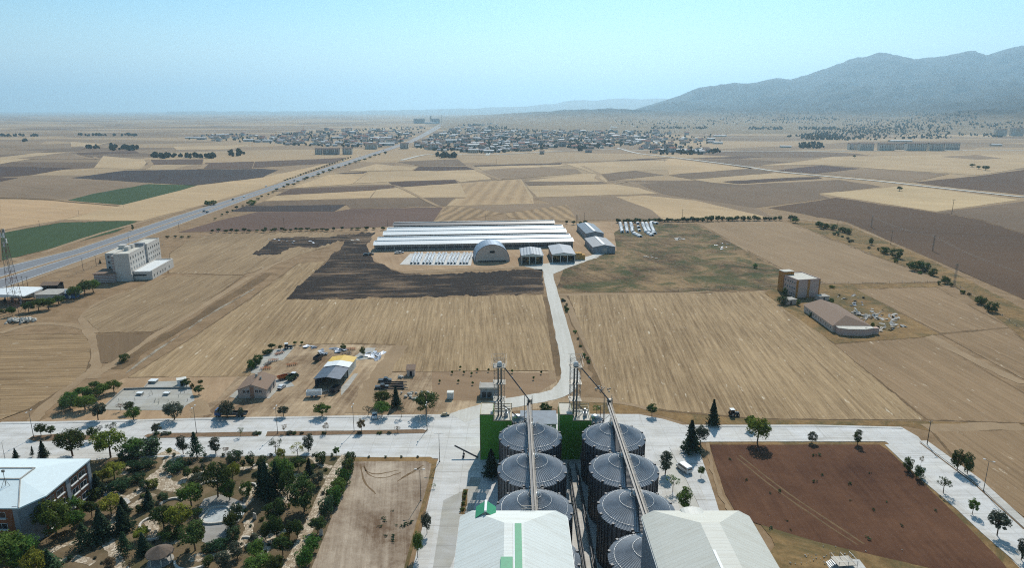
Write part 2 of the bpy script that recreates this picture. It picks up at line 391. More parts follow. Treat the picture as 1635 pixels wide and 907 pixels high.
# --- far fields
for c, pts in [
    (DRAB, [(0, 290), (114, 283), (225, 290), (238, 293), (111, 319), (0, 315)]),
    (STUB, [(103, 351), (196, 326), (312, 297), (420, 283), (500, 266), (530, 259), (420, 300), (290, 336), (225, 353)]),
    ((190, 158, 120), [(0, 319), (106, 320), (190, 328), (103, 350), (0, 368)]),
    (GRN, [(0, 372), (98, 355), (222, 352), (187, 370), (79, 398), (0, 417)]),
    (GRN, [(108, 320), (150, 309), (238, 293.6), (315, 296), (288, 304), (196, 327)]),
    (BLK, [(114, 284), (201, 272), (420, 269.5), (440, 271), (420, 283), (310, 296), (238, 292)]),
    (BRND, [(0, 266), (114, 268), (53, 279), (0, 283)]),
    (BRND, [(0, 284), (29, 284), (0, 290)]),
    (BRN, [(241, 255), (325, 254), (323, 262), (239, 263)]),
    (BRN, [(328, 260), (406, 258), (402, 269), (323, 270)]),
    (BRN, [(123, 244), (215, 240), (222, 244), (125, 247)]),
    (DRABD, [(65, 243), (132, 234), (136, 238), (66, 244)]),
    (PALE, [(0, 251), (60, 244), (115, 243), (60, 252), (0, 262)]),
    (PALE, [(113, 226), (160, 229), (185, 225), (150, 233), (113, 234)]),
    (DRAB, [(25, 253), (110, 243), (152, 254), (60, 254)]),
    (PALE, [(275, 234), (330, 233), (400, 231), (370, 238), (282, 239)]),
    (PALE, [(165, 249), (238, 255), (225, 270), (150, 268)]),
    (BRN, [(407, 258), (554, 251.6), (532, 260), (404, 268)]),
    (BLK, [(400, 270), (444, 271.4), (420, 282), (400, 280)]),
    (DRAB, [(572, 268), (631, 259), (629, 264), (600, 268)]),
    (DRABD, [(634, 258), (731, 254), (744, 264), (669, 265)]),
    (PALE, [(600, 262), (632, 265), (668, 266), (658, 272), (555, 273)]),
    (BRND, [(532, 277), (587, 274), (578, 277.6)]),
    (PALE, [(590, 275), (660, 273), (760, 271), (786, 286), (735, 291), (727, 287), (620, 290), (565, 293)]),
    (STUB, [(525, 279), (585, 277), (562, 294), (464, 301), (480, 295)]),
    (BRND, [(660, 272.6), (669, 266), (744, 266), (760, 271), (700, 273)]),
    (BRND, [(755, 264), (898, 260), (894, 262.6), (760, 265.6)]),
    (PALE, [(760, 266), (895, 263), (905, 265), (860, 267), (770, 271)]),
    (DRAB, [(768, 273.6), (800, 269), (859, 267), (920, 270), (929, 276), (834, 284.6), (786, 287)]),
    (PALE, [(903, 261.5), (980, 258), (1060, 256), (1068, 272), (1013, 272.4), (960, 278), (945, 276)]),
    (BRND, [(978, 256), (1030, 253), (1080, 251.8), (1030, 255.4)]),
    (DRABD, [(960, 278), (1013, 272.5), (1060, 279.5), (972, 288.5)]),
    (BRND, [(620, 291), (726, 287), (731, 292), (634, 299)]),
    (BRN, [(464, 302), (627, 295.7), (631, 300), (590, 304), (440, 312)]),
    (STUB, [(440, 312.5), (590, 304.5), (600, 304), (590, 316), (422, 321)]),
    (PALE, [(601, 303), (640, 299), (735, 292.5), (832, 286), (852, 315.5), (726, 315), (592, 316)]),
    (PALE, [(728, 317), (851, 316), (852, 325), (713, 329)]),
    (DRABD, [(404, 328), (422, 321.5), (590, 317), (726, 315.6), (712, 329), (560, 333), (554, 328)]),
    (DRABD, [(838, 290.5), (958, 288), (975, 293), (845, 296)]),
    (PALE, [(840, 297), (980, 293.5), (1020, 300), (1050, 309), (858, 315)]),
    (PALE, [(845, 288), (940, 277), (958, 279), (970, 290), (845, 290)]),
    (DRAB, [(854, 316), (982, 314), (1060, 311), (1205, 331), (1240, 350), (1000, 350), (920, 352), (905, 333)]),
    (STUB, [(983, 314), (1030, 312), (1110, 320), (1235, 349), (1060, 352), (1040, 335)]),
    (DRAB, [(854, 325), (914, 325), (905, 330), (800, 340), (735, 330)]),
    (BLK, [(368, 338), (392, 329), (552, 327), (534, 337.5)]),
    ((108, 86, 74), [(285, 371), (350, 352), (412, 338.5), (535, 338), (560, 333.5), (707, 331), (689, 358), (600, 363), (400, 369)]),
    (DRABD, [(1068, 280), (1120, 274), (1203, 269), (1236, 276), (1104, 286)]),
    (STUB, [(1070, 253), (1180, 266), (1236, 275), (1203, 268.5), (1068, 279), (1061, 257)]),
    (BRN, [(1093, 253), (1196, 249), (1216, 250.5), (1180, 253.5)]),
    (DRABD, [(1120, 255), (1180, 254), (1265, 259), (1205, 265), (1183, 264)]),
    (PALE, [(1105, 287), (1237, 276), (1305, 281), (1152, 290), (1180, 295), (1140, 292)]),
    (BRND, [(1152, 290), (1235, 285), (1307, 282.5), (1313, 285), (1179, 293.5)]),
    (DRABD, [(1020, 294), (1105, 288), (1180, 295), (1340, 287), (1408, 298), (1306, 310), (1325, 316), (1205, 332), (1060, 310)]),
    ((92, 74, 66), [(1240, 272), (1311, 264), (1373, 269), (1302, 277)]),
    (DRAB, [(1304, 277), (1395, 270), (1516, 278), (1454, 291)]),
    (PALE, [(1216, 264), (1268, 259), (1330, 250), (1635, 246), (1635, 268), (1560, 280), (1516, 277), (1395, 269), (1312, 263)]),
    ((100, 79, 62), [(1457, 291), (1560, 281), (1635, 271), (1635, 311), (1500, 297)]),
    ((196, 170, 130), [(1307, 309), (1415, 300), (1446, 296.5), (1498, 302.5), (1628, 319), (1494, 338)]),
    (DRABD, [(1497, 339), (1635, 321.5), (1635, 373), (1560, 349)]),
    ((98, 77, 59), [(1228, 332), (1335, 315.5), (1494, 339.5), (1560, 350), (1635, 374), (1635, 478), (1480, 410), (1352, 354)]),
    (DRAB, [(1500, 250), (1560, 247), (1600, 253), (1560, 255)]),
]:
    field(pts, fm(c, ang=_rng.choice((-0.9, -0.3, 0.0, 0.35))))
# striped swathes in the stubble beyond the sheds
M['swath_a'] = fieldmat('swath_left', (128, 106, 80), (182, 152, 114), gdir((740, 356), (775, 335)), 4, 0.15, 0.2, 0, 0.2, comb=0.34, combp=11)
M['swath_b'] = fieldmat('swath_right', (128, 106, 80), (182, 152, 114), gdir((905, 355), (870, 333)), 4, 0.15, 0.2, 0, 0.2, comb=0.34, combp=11)
M['swath_c'] = fieldmat('swath_mid', (150, 124, 94), (196, 166, 126), gdir((745, 322), (775, 292)), 4, 0.2, 0.3, 0, 0.2, comb=0.2, combp=16)
field([(691, 357), (712, 331), (740, 330), (806, 341), (700, 356.5)], M['swath_a'])
field([(806, 341), (905, 327), (922, 352), (860, 353), (812, 347)], M['swath_b'])
field([(720, 328), (745, 315), (735, 293), (831, 286.5), (851, 324)], M['swath_c'])
# --- near fields
field([(0, 538), (60, 534), (135, 535), (143, 550), (144, 572), (137, 593), (106, 618), (46, 653), (0, 671)], M['stub_left'])
field([(131, 505), (150, 489), (173, 477), (268, 442), (330, 440), (388, 440), (356, 463), (300, 503), (266, 523), (243, 530), (160, 532)], M['stub_hotel'])
field([(153, 535), (243, 532.5), (222, 551), (176, 580), (161, 580)], M['brown_small'])
field([(272, 405), (300, 385), (345, 374), (470, 371), (560, 372), (520, 395), (470, 408), (410, 432), (388, 439), (270, 436)], M['stub_hotel'])
field([(205, 603), (300, 545), (400, 478), (478, 420), (519, 418), (457, 479), (650, 476), (866, 471), (872, 500), (885, 592), (612, 594), (632, 550), (520, 549), (440, 553), (396, 601)], M['stub_mid'])
field([(457, 478), (490, 446), (521, 419), (560, 374), (600, 371), (585, 392), (597, 418), (640, 436), (700, 438), (866, 430), (868, 469), (650, 475)], M['burnt'])
field([(402, 407), (432, 384), (455, 379), (520, 379), (560, 373), (552, 384), (505, 396), (470, 395), (440, 407)], M['burnt'], name='field')
field([(908, 472), (1060, 469), (1216, 465.5), (1330, 549), (1476, 671), (1210, 669), (1062, 655), (988, 641), (962, 612), (930, 530)], M['stub_right'])
field([(1333, 551), (1400, 545), (1480, 539), (1635, 630), (1635, 676), (1482, 671)], M['stub_side'])
field([(1367, 462), (1494, 459), (1610, 523), (1502, 532)], M['stub_side'])
field([(1504, 535), (1610, 525), (1635, 546), (1635, 606)], M['stub_side'])
field([(1116, 357), (1160, 352), (1241, 351.5), (1300, 372), (1400, 411), (1512, 450), (1320, 453), (1256, 433)], M['stub_upper'])
field([(886, 467), (900, 430), (985, 400), (980, 372), (1000, 358), (1112, 357), (1252, 434), (1254, 460), (1216, 463.5), (1060, 467)], M['scrub'])
field([(1257, 455), (1310, 454), (1516, 452), (1500, 458), (1366, 461.5), (1500, 534), (1478, 538), (1333, 549), (1260, 500), (1220, 467)], M['verge'])
field([(1490, 690), (1635, 688), (1635, 826), (1560, 770)], M['stub_side'], name='field')
field([(1255, 352), (1350, 358), (1480, 412), (1635, 494), (1635, 545), (1612, 523), (1515, 450), (1402, 410), (1300, 370)], M['verge'])
# dirt under the works yard and north of the road
sheet('yard', [(330, 672), (300, 655), (345, 640), (385, 595), (432, 552), (540, 549), (632, 552), (615, 596), (700, 592), (884, 594), (890, 612), (905, 640), (880, 652), (760, 662), (560, 668)], M['yarddirt'], 0.045)
sheet('ground', [(60, 674), (130, 650), (150, 625), (200, 604), (330, 602), (385, 600), (340, 645), (330, 672)], M['dust'], 0.04)
sheet('field', [(690, 592), (884, 596), (888, 610), (840, 640), (690, 640)], fm((150, 124, 97)), 0.055)
sheet('ground', [(590, 362), (985, 354), (1000, 395), (945, 412), (880, 424), (760, 428), (640, 434), (598, 420), (575, 398)], M['dust'], 0.05)
# verge north of the eastern road
sheet('ground', [(985, 643), (1062, 657), (1210, 671), (1480, 673), (1635, 678), (1635, 690), (1490, 690), (1445, 681), (1100, 677), (1040, 660), (900, 660), (906, 642)], M['verge'], 0.035)
# --- tracks
T = [([(53, 674), (72, 650), (116, 614), (150, 590), (154, 575), (150, 545), (140, 532), (128, 522), (60, 517), (0, 532)], 4.5),
     ([(150, 532), (132, 510), (150, 490), (180, 474), (228, 458), (262, 440)], 4),
     ([(176, 584), (222, 552), (300, 504), (420, 431), (470, 408), (540, 378)], 4.5),
     ([(148, 605), (160, 594), (178, 583)], 5),
     ([(980, 640), (950, 572), (915, 505), (900, 474)], 4),
     ([(884, 606), (874, 560), (866, 500)], 3),
     ([(1355, 580), (1290, 520), (1215, 465), (1060, 469), (890, 471)], 3.0),
     ([(1346, 536), (1400, 538), (1440, 527), (1480, 535)], 5),
     ([(1370, 465), (1420, 500), (1476, 532), (1560, 578), (1635, 613)], 5),
     ([(1240, 345), (1352, 361), (1440, 398), (1530, 445), (1635, 502)], 6),
     ([(1000, 290), (1120, 318), (1190, 335), (1240, 345)], 5),
     ([(0, 372), (103, 350), (196, 327), (315, 297.6), (420, 284), (500, 268)], 6),
     ([(70, 403), (150, 376), (225, 354.5), (304, 333), (400, 306)], 5),
     ([(760, 272), (800, 288)], 7), ([(700, 330), (640, 300), (628, 296)], 5), ([(930, 265), (955, 277), (953, 284), (975, 293), (1000, 290)], 8),
     ([(118, 247), (135, 251), (155, 254), (150, 250)], 8), ([(228, 270), (240, 262), (234, 255)], 10), ([(320, 270), (330, 262)], 8),
     ([(985, 372), (1000, 390), (990, 405), (940, 420), (900, 433)], 6), ([(1000, 392), (1035, 400), (1080, 392), (1015, 402)], 4),
     ([(1020, 420), (1065, 424), (1080, 430), (1110, 424), (1165, 420), (1190, 402), (1165, 385), (1130, 384)], 4),
     ([(1480, 685), (1560, 682), (1635, 682)], 6), ([(600, 438), (640, 436), (760, 430), (868, 424)], 5), ([(592, 372), (578, 396), (598, 425), (625, 436)], 5),
     ([(880, 652), (905, 640), (980, 641), (1050, 655)], 4), ([(1352, 582), (1380, 605), (1470, 668)], 2.0),
     ([(20, 412), (90, 432), (150, 412), (200, 396)], 5), ([(310, 640), (320, 650), (322, 665)], 6), ([(640, 552), (612, 590), (590, 625), (570, 660)], 8)]
for i, (p, w) in enumerate(T):
    ribbon('track', p, w, M['dirtroad'], (0.075 + 0.0007 * i) if min(G(*q).y for q in p) < 700 else 0.4, jit=w * 0.12)
for p, w in [([(46, 656), (110, 620), (145, 592), (149, 572), (143, 542)], 3.0), ([(185, 590), (240, 552), (320, 505), (430, 436)], 6.0), ([(890, 600), (880, 545), (873, 500), (868, 474)], 6), ([(905, 474), (925, 530), (945, 580), (962, 618)], 4),
             ([(0, 316), (60, 318), (108, 322), (190, 329)], 5), ([(1500, 534), (1606, 524)], 3), ([(1223, 420), (1330, 410), (1385, 384)], 2.0), ([(1260, 455), (1400, 455), (1500, 452)], 5), ([(1380, 600), (1460, 663)], 2.0)]:
    ribbon('track', p, w, M['rutdark'], 0.068 if G(*p[0]).y < 700 else 0.35, jit=w * 0.2)
M['ditch'] = fieldmat('ditch_stone', (120, 102, 80), (178, 168, 150), 0.6, 3.0, 0.4, 1.0, 0, 0.9, pscale=0.08)
ribbon('ditch', [(201, 596), (250, 560), (300, 527), (330, 505), (370, 482), (406, 461)], 1.2, M['ditch'], 0.08, jit=0.6)
# --- village lanes and far roads
ribbon('road', [(985, 236), (1020, 245), (1077, 251.6), (1183, 265), (1240, 273.7), (1340, 283.6), (1410, 290), (1498, 300), (1635, 315)], 9, M['gravel'], 0.6)
ribbon('road', [(640, 256), (690, 246), (780, 247), (900, 241), (985, 238), (1000, 238)], 9, M['gravel'], 0.6)
ribbon('road', [(778, 248), (785, 236)], 10, M['gravel'], 0.6); ribbon('road', [(848, 240), (846, 234)], 10, M['gravel'], 0.6)
ribbon('road', [(1033, 221), (1055, 231)], 12, M['gravel'], 0.7)
ribbon('road', [(1010, 240), (1200, 242), (1350, 241), (1540, 240), (1635, 240)], 12, M['gravel'], 0.6)
# --- highway
HL = [(-60, 445), (0, 428), (119, 399), (285, 344), (400, 308), (523, 267), (598, 243), (620, 236), (653, 225), (676, 213), (704, 197)]
HR = [(-60, 482), (0, 462), (161, 405), (300, 353), (400, 316), (532, 270), (598, 247), (634, 235.5), (660, 226.5), (687, 213), (714, 197)]
strip2('road', HL, HR, 0.0, 0.46, M['asphalt'], 0.13); strip2('road', HL, HR, 0.56, 1.0, M['asphalt'], 0.13)
strip2('median', HL, HR, 0.46, 0.56, M['dirtroad'], 0.14)
strip2('verge', HL, HR, -0.12, 0.0, M['dirtroad'], 0.115); strip2('verge', HL, HR, 1.0, 1.14, M['dirtroad'], 0.115)
for f in (0.03, 0.43, 0.59, 0.96): strip2('road_marking', HL, HR, f, f + 0.012, M['paint'], 0.145)
# --- farm road
fr_pts = [(884, 425), (875, 432), (880, 460), (893, 510), (904, 560), (910, 596), (908, 612), (895, 626), (870, 634), (820, 643), (770, 655), (730, 668)]
ribbon('road', fr_pts, 6.2, M['gravel'], 0.105, jit=0.3, w2=9)
ribbon('road', [(877, 437), (905, 425), (930, 415), (960, 405)], 6, M['gravel'], 0.1, jit=0.3)
sheet('yard', [(836, 425), (945, 412), (985, 404), (1000, 398), (960, 415), (905, 428), (878, 436)], M['gravel'], 0.095)
# --- concrete boulevard
sheet('road', [(-60, 677), (90, 674), (340, 668), (690, 662.5), (770, 661), (1020, 662), (1060, 670), (1090, 679), (1300, 679), (1440, 683), (1466, 698), (1474, 708), (1560, 775), (1640, 845), (1720, 912), (1700, 990), (1577, 851), (1533, 810), (1476, 762), (1415, 706), (1300, 706.5), (1112, 707), (1140, 790), (1200, 990), (640, 990), (700, 733), (560, 730), (200, 735), (-60, 738)], M['concrete'], 0.09, jit=0)
# ---------------------------------------------------------------- mountains and foothills
def lerp_tab(t, x):
    if x <= t[0][0]: return t[0][1]
    for (a, va), (b, vb) in zip(t, t[1:]):
        if x <= b: return va + (vb - va) * (x - a) / (b - a)
    return t[-1][1]
SKYL = [(560, 176), (640, 176), (1000, 176), (1015, 171), (1040, 164), (1065, 154), (1090, 143.5), (1110, 137.5), (1160, 133.5), (1190, 129), (1215, 126.5), (1230, 128.5), (1260, 119), (1285, 109), (1300, 101), (1315, 95), (1330, 91), (1345, 90), (1357, 85), (1370, 87), (1385, 89), (1410, 95),
        (1430, 93), (1450, 92), (1465, 88), (1480, 84), (1497, 82), (1515, 90), (1530, 85), (1560, 76), (1600, 66), (1635, 63), (1700, 56), (1800, 60), (1950, 80), (2150, 110), (2400, 150)]
MIDL = [(560, 177), (1000, 177.5), (1040, 176), (1150, 170), (1250, 164), (1330, 157), (1400, 152), (1500, 140), (1635, 122), (1800, 118), (2100, 140), (2400, 160)]   # shoulder before the main ridge
FOOT = [(560, 184), (1000, 184), (1100, 183), (1240, 180), (1340, 176), (1420, 173), (1520, 169), (1635, 163), (1800, 156), (2100, 160), (2400, 170)]    # where the plain tips up
HILL = [(560, 196.5), (1200, 196.3), (1300, 195), (1378, 192.5), (1430, 188), (1520, 180), (1590, 172), (1635, 166), (1720, 160), (1900, 165), (2400, 185)]      # the bare hill to the right
BASE = [(560, 208), (2400, 208)]
def zat(d, row): return CAM_H - d * math.tan(TH + math.atan((row - CY) / FPX))
DS = [(3000, None), (4600, HILL), (6300, FOOT), (8200, MIDL), (11000, SKYL), (12500, None)]
NX, NY = 560, 230
vs = []
for j in range(NY):
    d = 2900 + (12500 - 2900) * (j / (NY - 1)) ** 1.15
    for i in range(NX):
        px = 640 + (2300 - 640) * i / (NX - 1)
        tab = []
        for dd, T_ in DS:
            if T_ is None: tab.append((dd, 0.0))
            else: tab.append((dd, max(0.0, zat(dd, lerp_tab(T_, px)) - (0 if dd > 4600 else 0))))
        for (a, za), (b, zb) in zip(tab, tab[1:]):
            if d <= b or b == 12500:
                t = min(1, max(0, (d - a) / (b - a))); t2 = t * t * (3 - 2 * t)
                z = za + (zb - za) * (0.5 * t + 0.5 * t2); break
        u = (px - CX) / FPX / math.cos(TH)
        x, y = u * d, d
        ed = min(1, max(0, (px - 660) / 330)); z *= ed * ed * (3 - 2 * ed)
        amp = min(1.0, z / 260.0)
        q = Vector((x / 1500, y / 1500, 3.3))
        n = noise.ridged_multi_fractal(q, 0.9, 2.1, 6, 1.0, 2.0) - 1.1
        edge = 1 - math.exp(-((d - 11000) / 900) ** 2)
        n3 = noise.ridged_multi_fractal(Vector((x / 620 + 7, y / 620, 1.7)), 0.8, 2.2, 5, 1.0, 2.0) - 1.1
        z += amp * n * 120 * (0.2 + 0.8 * edge) + amp * n3 * 105 * (0.25 + 0.75 * edge) + amp * noise.fractal(q * 6, 1.0, 2.0, 4) * 14
        if d > 4600: z += min(1, z / 30) * noise.fractal(Vector((x / 700, y / 700, 1)), 1.0, 2.0, 4) * 8
        lowered = -6.0 if (z < 0.8) else 0.0
        vs.append((x, y, z - 0.6 + lowered))
fs = [(j * NX + i, j * NX + i + 1, (j + 1) * NX + i + 1, (j + 1) * NX + i) for j in range(NY - 1) for i in range(NX - 1)]
def mount_mat():
    t = NT('mountain_rock')
    sp = t.n('SeparateXYZ'); t.l(t.pos, sp.inputs[0]); z = sp.outputs[2]
    n = t.noise(t.pos, 0.004, 6, 0.65); n2 = t.noise(t.pos, 0.022, 6, 0.75)
    rock = t.mix(t.ramp(n, 0.35, 0.65), alb((46, 47, 46)), alb((104, 97, 86)))
    wood = alb((32, 38, 34))
    wf = t.ramp(t.math('ADD', t.math('MULTIPLY', n, 0.7), t.math('MULTIPLY', n2, 0.6)), 0.55, 0.72)
    c = t.mix(t.math('MULTIPLY', wf, 0.85), rock, wood)
    plain_c = t.mix(t.ramp(n2, 0.3, 0.7), alb((138, 118, 92)), alb((176, 152, 118)))
    dots = t.ramp(t.noise(t.pos, 0.035, 3, 0.8), 0.56, 0.62)
    cl = t.ramp(t.noise(t.pos, 0.0022, 4, 0.6), 0.42, 0.6)
    plain_c = t.mix(t.math('MULTIPLY', t.math('MULTIPLY', dots, cl), 0.85), plain_c, alb((70, 72, 56)))
    c = t.mix(t.ramp(t.math('ADD', z, t.math('MULTIPLY', n, 60)), 60, 130), plain_c, c)
    return t.bsdf(c, 0.95, 0, 0.1, bump=n2, bstr=0.8, bdist=30)
me = bpy.data.meshes.new('mountain'); me.from_pydata(vs, [], fs); me.materials.append(mount_mat())
me.polygons.foreach_set('use_smooth', [True] * len(fs)); me.update()
tag(link('mountain', me), kind='structure')
# faint far range beyond the plain
FAR = [(300, 177), (560, 177), (700, 174), (820, 170), (880, 165.5), (910, 158.5), (940, 160), (960, 158), (980, 156.5), (1010, 157.5), (1050, 157), (1100, 158), (1200, 160), (1300, 170)]
D = 21000; vs = []; n = 160
for i in range(n):
    px = 300 + 1000 * i / (n - 1); u = (px - CX) / FPX / math.cos(TH)
    z = max(0, zat(D, lerp_tab(FAR, px))); z += min(1, z / 100) * noise.fractal(Vector((px / 25, 0, 0)), 1, 2, 4) * 30
    for dd, k in ((D - 5000, -0.05), (D - 2500, 0.45), (D, 1.0), (D + 3000, 0.6), (D + 6000, -0.05)):
        vs.append((u * dd, dd, z * k * (dd / D) + (noise.noise(Vector((px / 30, dd / 900, 5))) * z * 0.12 if 0 < k < 1 else 0) - 4))
fs = [(i * 5 + k, (i + 1) * 5 + k, (i + 1) * 5 + k + 1, i * 5 + k + 1) for i in range(n - 1) for k in range(4)]
me = bpy.data.meshes.new('far_range'); me.from_pydata(vs, [], fs); me.materials.append(plain('far_rock', (120, 112, 98), 0.95, scale=0.002, var=0.25))
me.polygons.foreach_set('use_smooth', [True] * len(fs)); me.update()
tag(link('hills', me), kind='structure')
# ---------------------------------------------------------------- trees
def leafmat(name, c, k=1.0, hue=0.03):
    t = NT(name); oi = t.n('ObjectInfo')
    v = t.noise(t.pos, 0.9, 3, 0.6)
    dk = alb([x * 0.72 for x in c], k); lt = alb([min(255, x * 1.25) for x in c], k)
    col = t.mix(t.ramp(v, 0.3, 0.7), dk, lt)
    hsv = t.n('HueSaturation'); t.l(col, hsv.inputs['Color'])
    t.l(t.math('ADD', t.math('MULTIPLY', oi.outputs['Random'], 2 * hue), 0.5 - hue), hsv.inputs['Hue'])
    r2 = t.math('FRACT', t.math('MULTIPLY', oi.outputs['Random'], 7.31))
    t.l(t.math('ADD', t.math('MULTIPLY', r2, 0.5), 0.75), hsv.inputs['Value'])
    d = t.n('BsdfDiffuse'); t.l(hsv.outputs[0], d.inputs['Color']); tr = t.n('BsdfTranslucent'); t.l(hsv.outputs[0], tr.inputs['Color'])
    m = t.n('MixShader'); m.inputs[0].default_value = 0.35; t.l(d.outputs[0], m.inputs[1]); t.l(tr.outputs[0], m.inputs[2]); t.l(m.outputs[0], t.out.inputs[0])
    return t.mat
LF = {'dark': leafmat('leaf_dark', (82, 98, 56)), 'green': leafmat('leaf_green', (94, 118, 58)), 'olive': leafmat('leaf_greygreen', (92, 98, 82)), 'yellow': leafmat('leaf_yellowgreen', (136, 142, 62)),
      'conifer': leafmat('leaf_conifer', (60, 76, 58), hue=0.015), 'juniper': leafmat('leaf_juniper', (74, 96, 68)), 'dry': leafmat('leaf_dry', (140, 122, 94)), 'far': leafmat('leaf_far', (78, 86, 66))}
BARK = plain('bark', (106, 88, 70), 0.95, var=0.3, scale=3)
def leaf_cards(rng, pts_nrm, size, flat=0.0):
    vs = []; fs = []
    for p, nrm in pts_nrm:
        n = (nrm + Vector((rng.gauss(0, .55), rng.gauss(0, .55), rng.gauss(0, .55) + flat))).normalized()
        u = n.orthogonal().normalized(); w = n.cross(u); a = rng.uniform(0, 6.28); s = size * rng.uniform(0.6, 1.35)
        e1 = (u * math.cos(a) + w * math.sin(a)) * s; e2 = (w * math.cos(a) - u * math.sin(a)) * s * 0.7
        b = len(vs); vs += [p - e1, p - e2 * .9, p + e1, p + e2]
        fs.append((b, b + 1, b + 2, b + 3))
    return vs, fs
def broad_crown(rng, rx, rz, cz, nclump, nleaf, size, low=-0.75, spread=0.34, oval=1.0):
    pn = []
    for k in range(nclump):
        while True:
            d = Vector((rng.gauss(0, 1), rng.gauss(0, 1), rng.gauss(0, 1)))
            if d.length > 0.1:
                d.normalize()
                if d.z > low: break
        r = rng.uniform(0.45, 0.86)
        c = Vector((d.x * rx * r, d.y * rx * r, d.z * rz * r)); cr = rx * spread * rng.uniform(0.7, 1.25)
        for i in range(nleaf):
            q = Vector((rng.gauss(0, 1), rng.gauss(0, 1), rng.gauss(0, 1))).normalized()
            if q.dot(d) < -0.5 and rng.random() < 0.7: q = -q
            rr = cr * rng.uniform(0.55, 1.05)
            p = c + Vector((q.x, q.y, q.z * 0.85)) * rr
            pn.append((p + Vector((0, 0, cz)), (q + d * 0.5 + Vector((0, 0, .3))).normalized()))
    return leaf_cards(rng, pn, size)
def cone_crown(rng, r, z0, z1, n, size, layers=11):
    pn = []
    for i in range(n):
        t = rng.random() ** 1.35; lay = math.floor(t * layers) / layers; fr = t * layers % 1.0
        rr = r * (1 - lay) * (1.0 - 0.42 * fr) * (rng.random() ** 0.4) * (0.82 + 0.3 * math.sin(lay * 40 + 1.7 * math.floor(rng.random() * 7)))
        a = rng.uniform(0, 6.283); z = z0 + (z1 - z0) * (lay + fr / layers) - rr * 0.10
        pn.append((Vector((rr * math.cos(a), rr * math.sin(a), z)), Vector((math.cos(a), math.sin(a), 0.8)).normalized()))
    return leaf_cards(rng, pn, size, flat=0.25)
def trunk_mb(rng, h, r, limbs, rx, zc):
    m = MB(); p = Vector((0, 0, -0.15)); top = h * 0.55
    q = Vector((rng.uniform(-.1, .1) * h * .2, rng.uniform(-.1, .1) * h * .2, top)); m.tube(p, q, r, 7, r2=r * 0.65)
    m.tube(q, q + Vector((0, 0, h * 0.28)), r * 0.65, 6, r2=r * 0.25)
    for k in range(limbs):
        a = 6.283 * k / limbs + rng.uniform(-.4, .4); s = q * rng.uniform(0.6, 1.0)
        m.tube(s, Vector((math.cos(a) * rx * .65, math.sin(a) * rx * .65, zc + rng.uniform(-.2, .4) * rx)), r * 0.45, 5, r2=r * 0.12)
    return m
CROWN = {}
def mkmesh(name, vf, mat):
    me = bpy.data.meshes.new(name); me.from_pydata([tuple(v) for v in vf[0]], [], vf[1]); me.materials.append(mat); me.update(); return me
def proto_kind(kind):
    # unit trees: height 1 m scaled later; two or three variants of each
    out = []
    for s in range(3):
        rng = random.Random(hash(kind) % 1000 + s * 17 if False else sum(map(ord, kind)) + s * 17)
        if kind == 'broad':   rx, rz, cz = 0.46, 0.36, 0.60; c = broad_crown(rng, rx, rz, cz, 44, 62, 0.030); tr = trunk_mb(rng, 1, 0.032, 5, rx, cz)
        elif kind == 'round': rx, rz, cz = 0.36, 0.33, 0.64; c = broad_crown(rng, rx, rz, cz, 40, 62, 0.028, low=-1, spread=.3); tr = trunk_mb(rng, 1, 0.026, 4, rx * .7, cz)
        elif kind == 'oval':  rx, rz, cz = 0.34, 0.44, 0.56; c = broad_crown(rng, rx, rz, cz, 44, 56, 0.026, low=-1, spread=.36); tr = trunk_mb(rng, 1, 0.028, 5, rx, cz)
        elif kind == 'tall':  rx, rz, cz = 0.22, 0.48, 0.53; c = broad_crown(rng, rx, rz, cz, 36, 52, 0.024, low=-1, spread=.42); tr = trunk_mb(rng, 1, 0.022, 4, rx, cz)
        elif kind == 'thin':  rx, rz, cz = 0.30, 0.36, 0.62; c = broad_crown(rng, rx, rz, cz, 16, 26, 0.024, low=-.6, spread=.34); tr = trunk_mb(rng, 1, 0.018, 7, rx, cz)
        elif kind == 'bush':  rx, rz, cz = 0.52, 0.50, 0.46; c = broad_crown(rng, rx, rz, cz, 34, 50, 0.040, low=-1, spread=.34); tr = trunk_mb(rng, .6, 0.03, 5, rx, .4)
        elif kind == 'cone':  c = cone_crown(rng, 0.30, 0.10, 1.0, 1900, 0.034); tr = MB().tube((0, 0, -.1), (0, 0, .9), 0.022, 7, r2=.005)
        elif kind == 'cedar': c = cone_crown(rng, 0.38, 0.22, 1.0, 1100, 0.032, 6); tr = MB().tube((0, 0, -.1), (0, 0, .95), 0.022, 7, r2=.005)
        out.append((c, tr))
    return out
KIND = {k: proto_kind(k) for k in ('broad', 'round', 'oval', 'tall', 'thin', 'bush', 'cone', 'cedar')}
def tree_mesh(kind, col, s):
    key = (kind, col, s)
    if key not in CROWN:
        c, tr = KIND[kind][s]
        CROWN[key] = (mkmesh('crown', c, LF[col]), tr.mesh('trunk', BARK))
    return CROWN[key]
_tr = random.Random(11); _tn = [0]
WID = {'broad': .92, 'round': .72, 'oval': .70, 'tall': .46, 'thin': .62, 'bush': 1.08, 'cone': .46, 'cedar': .58}
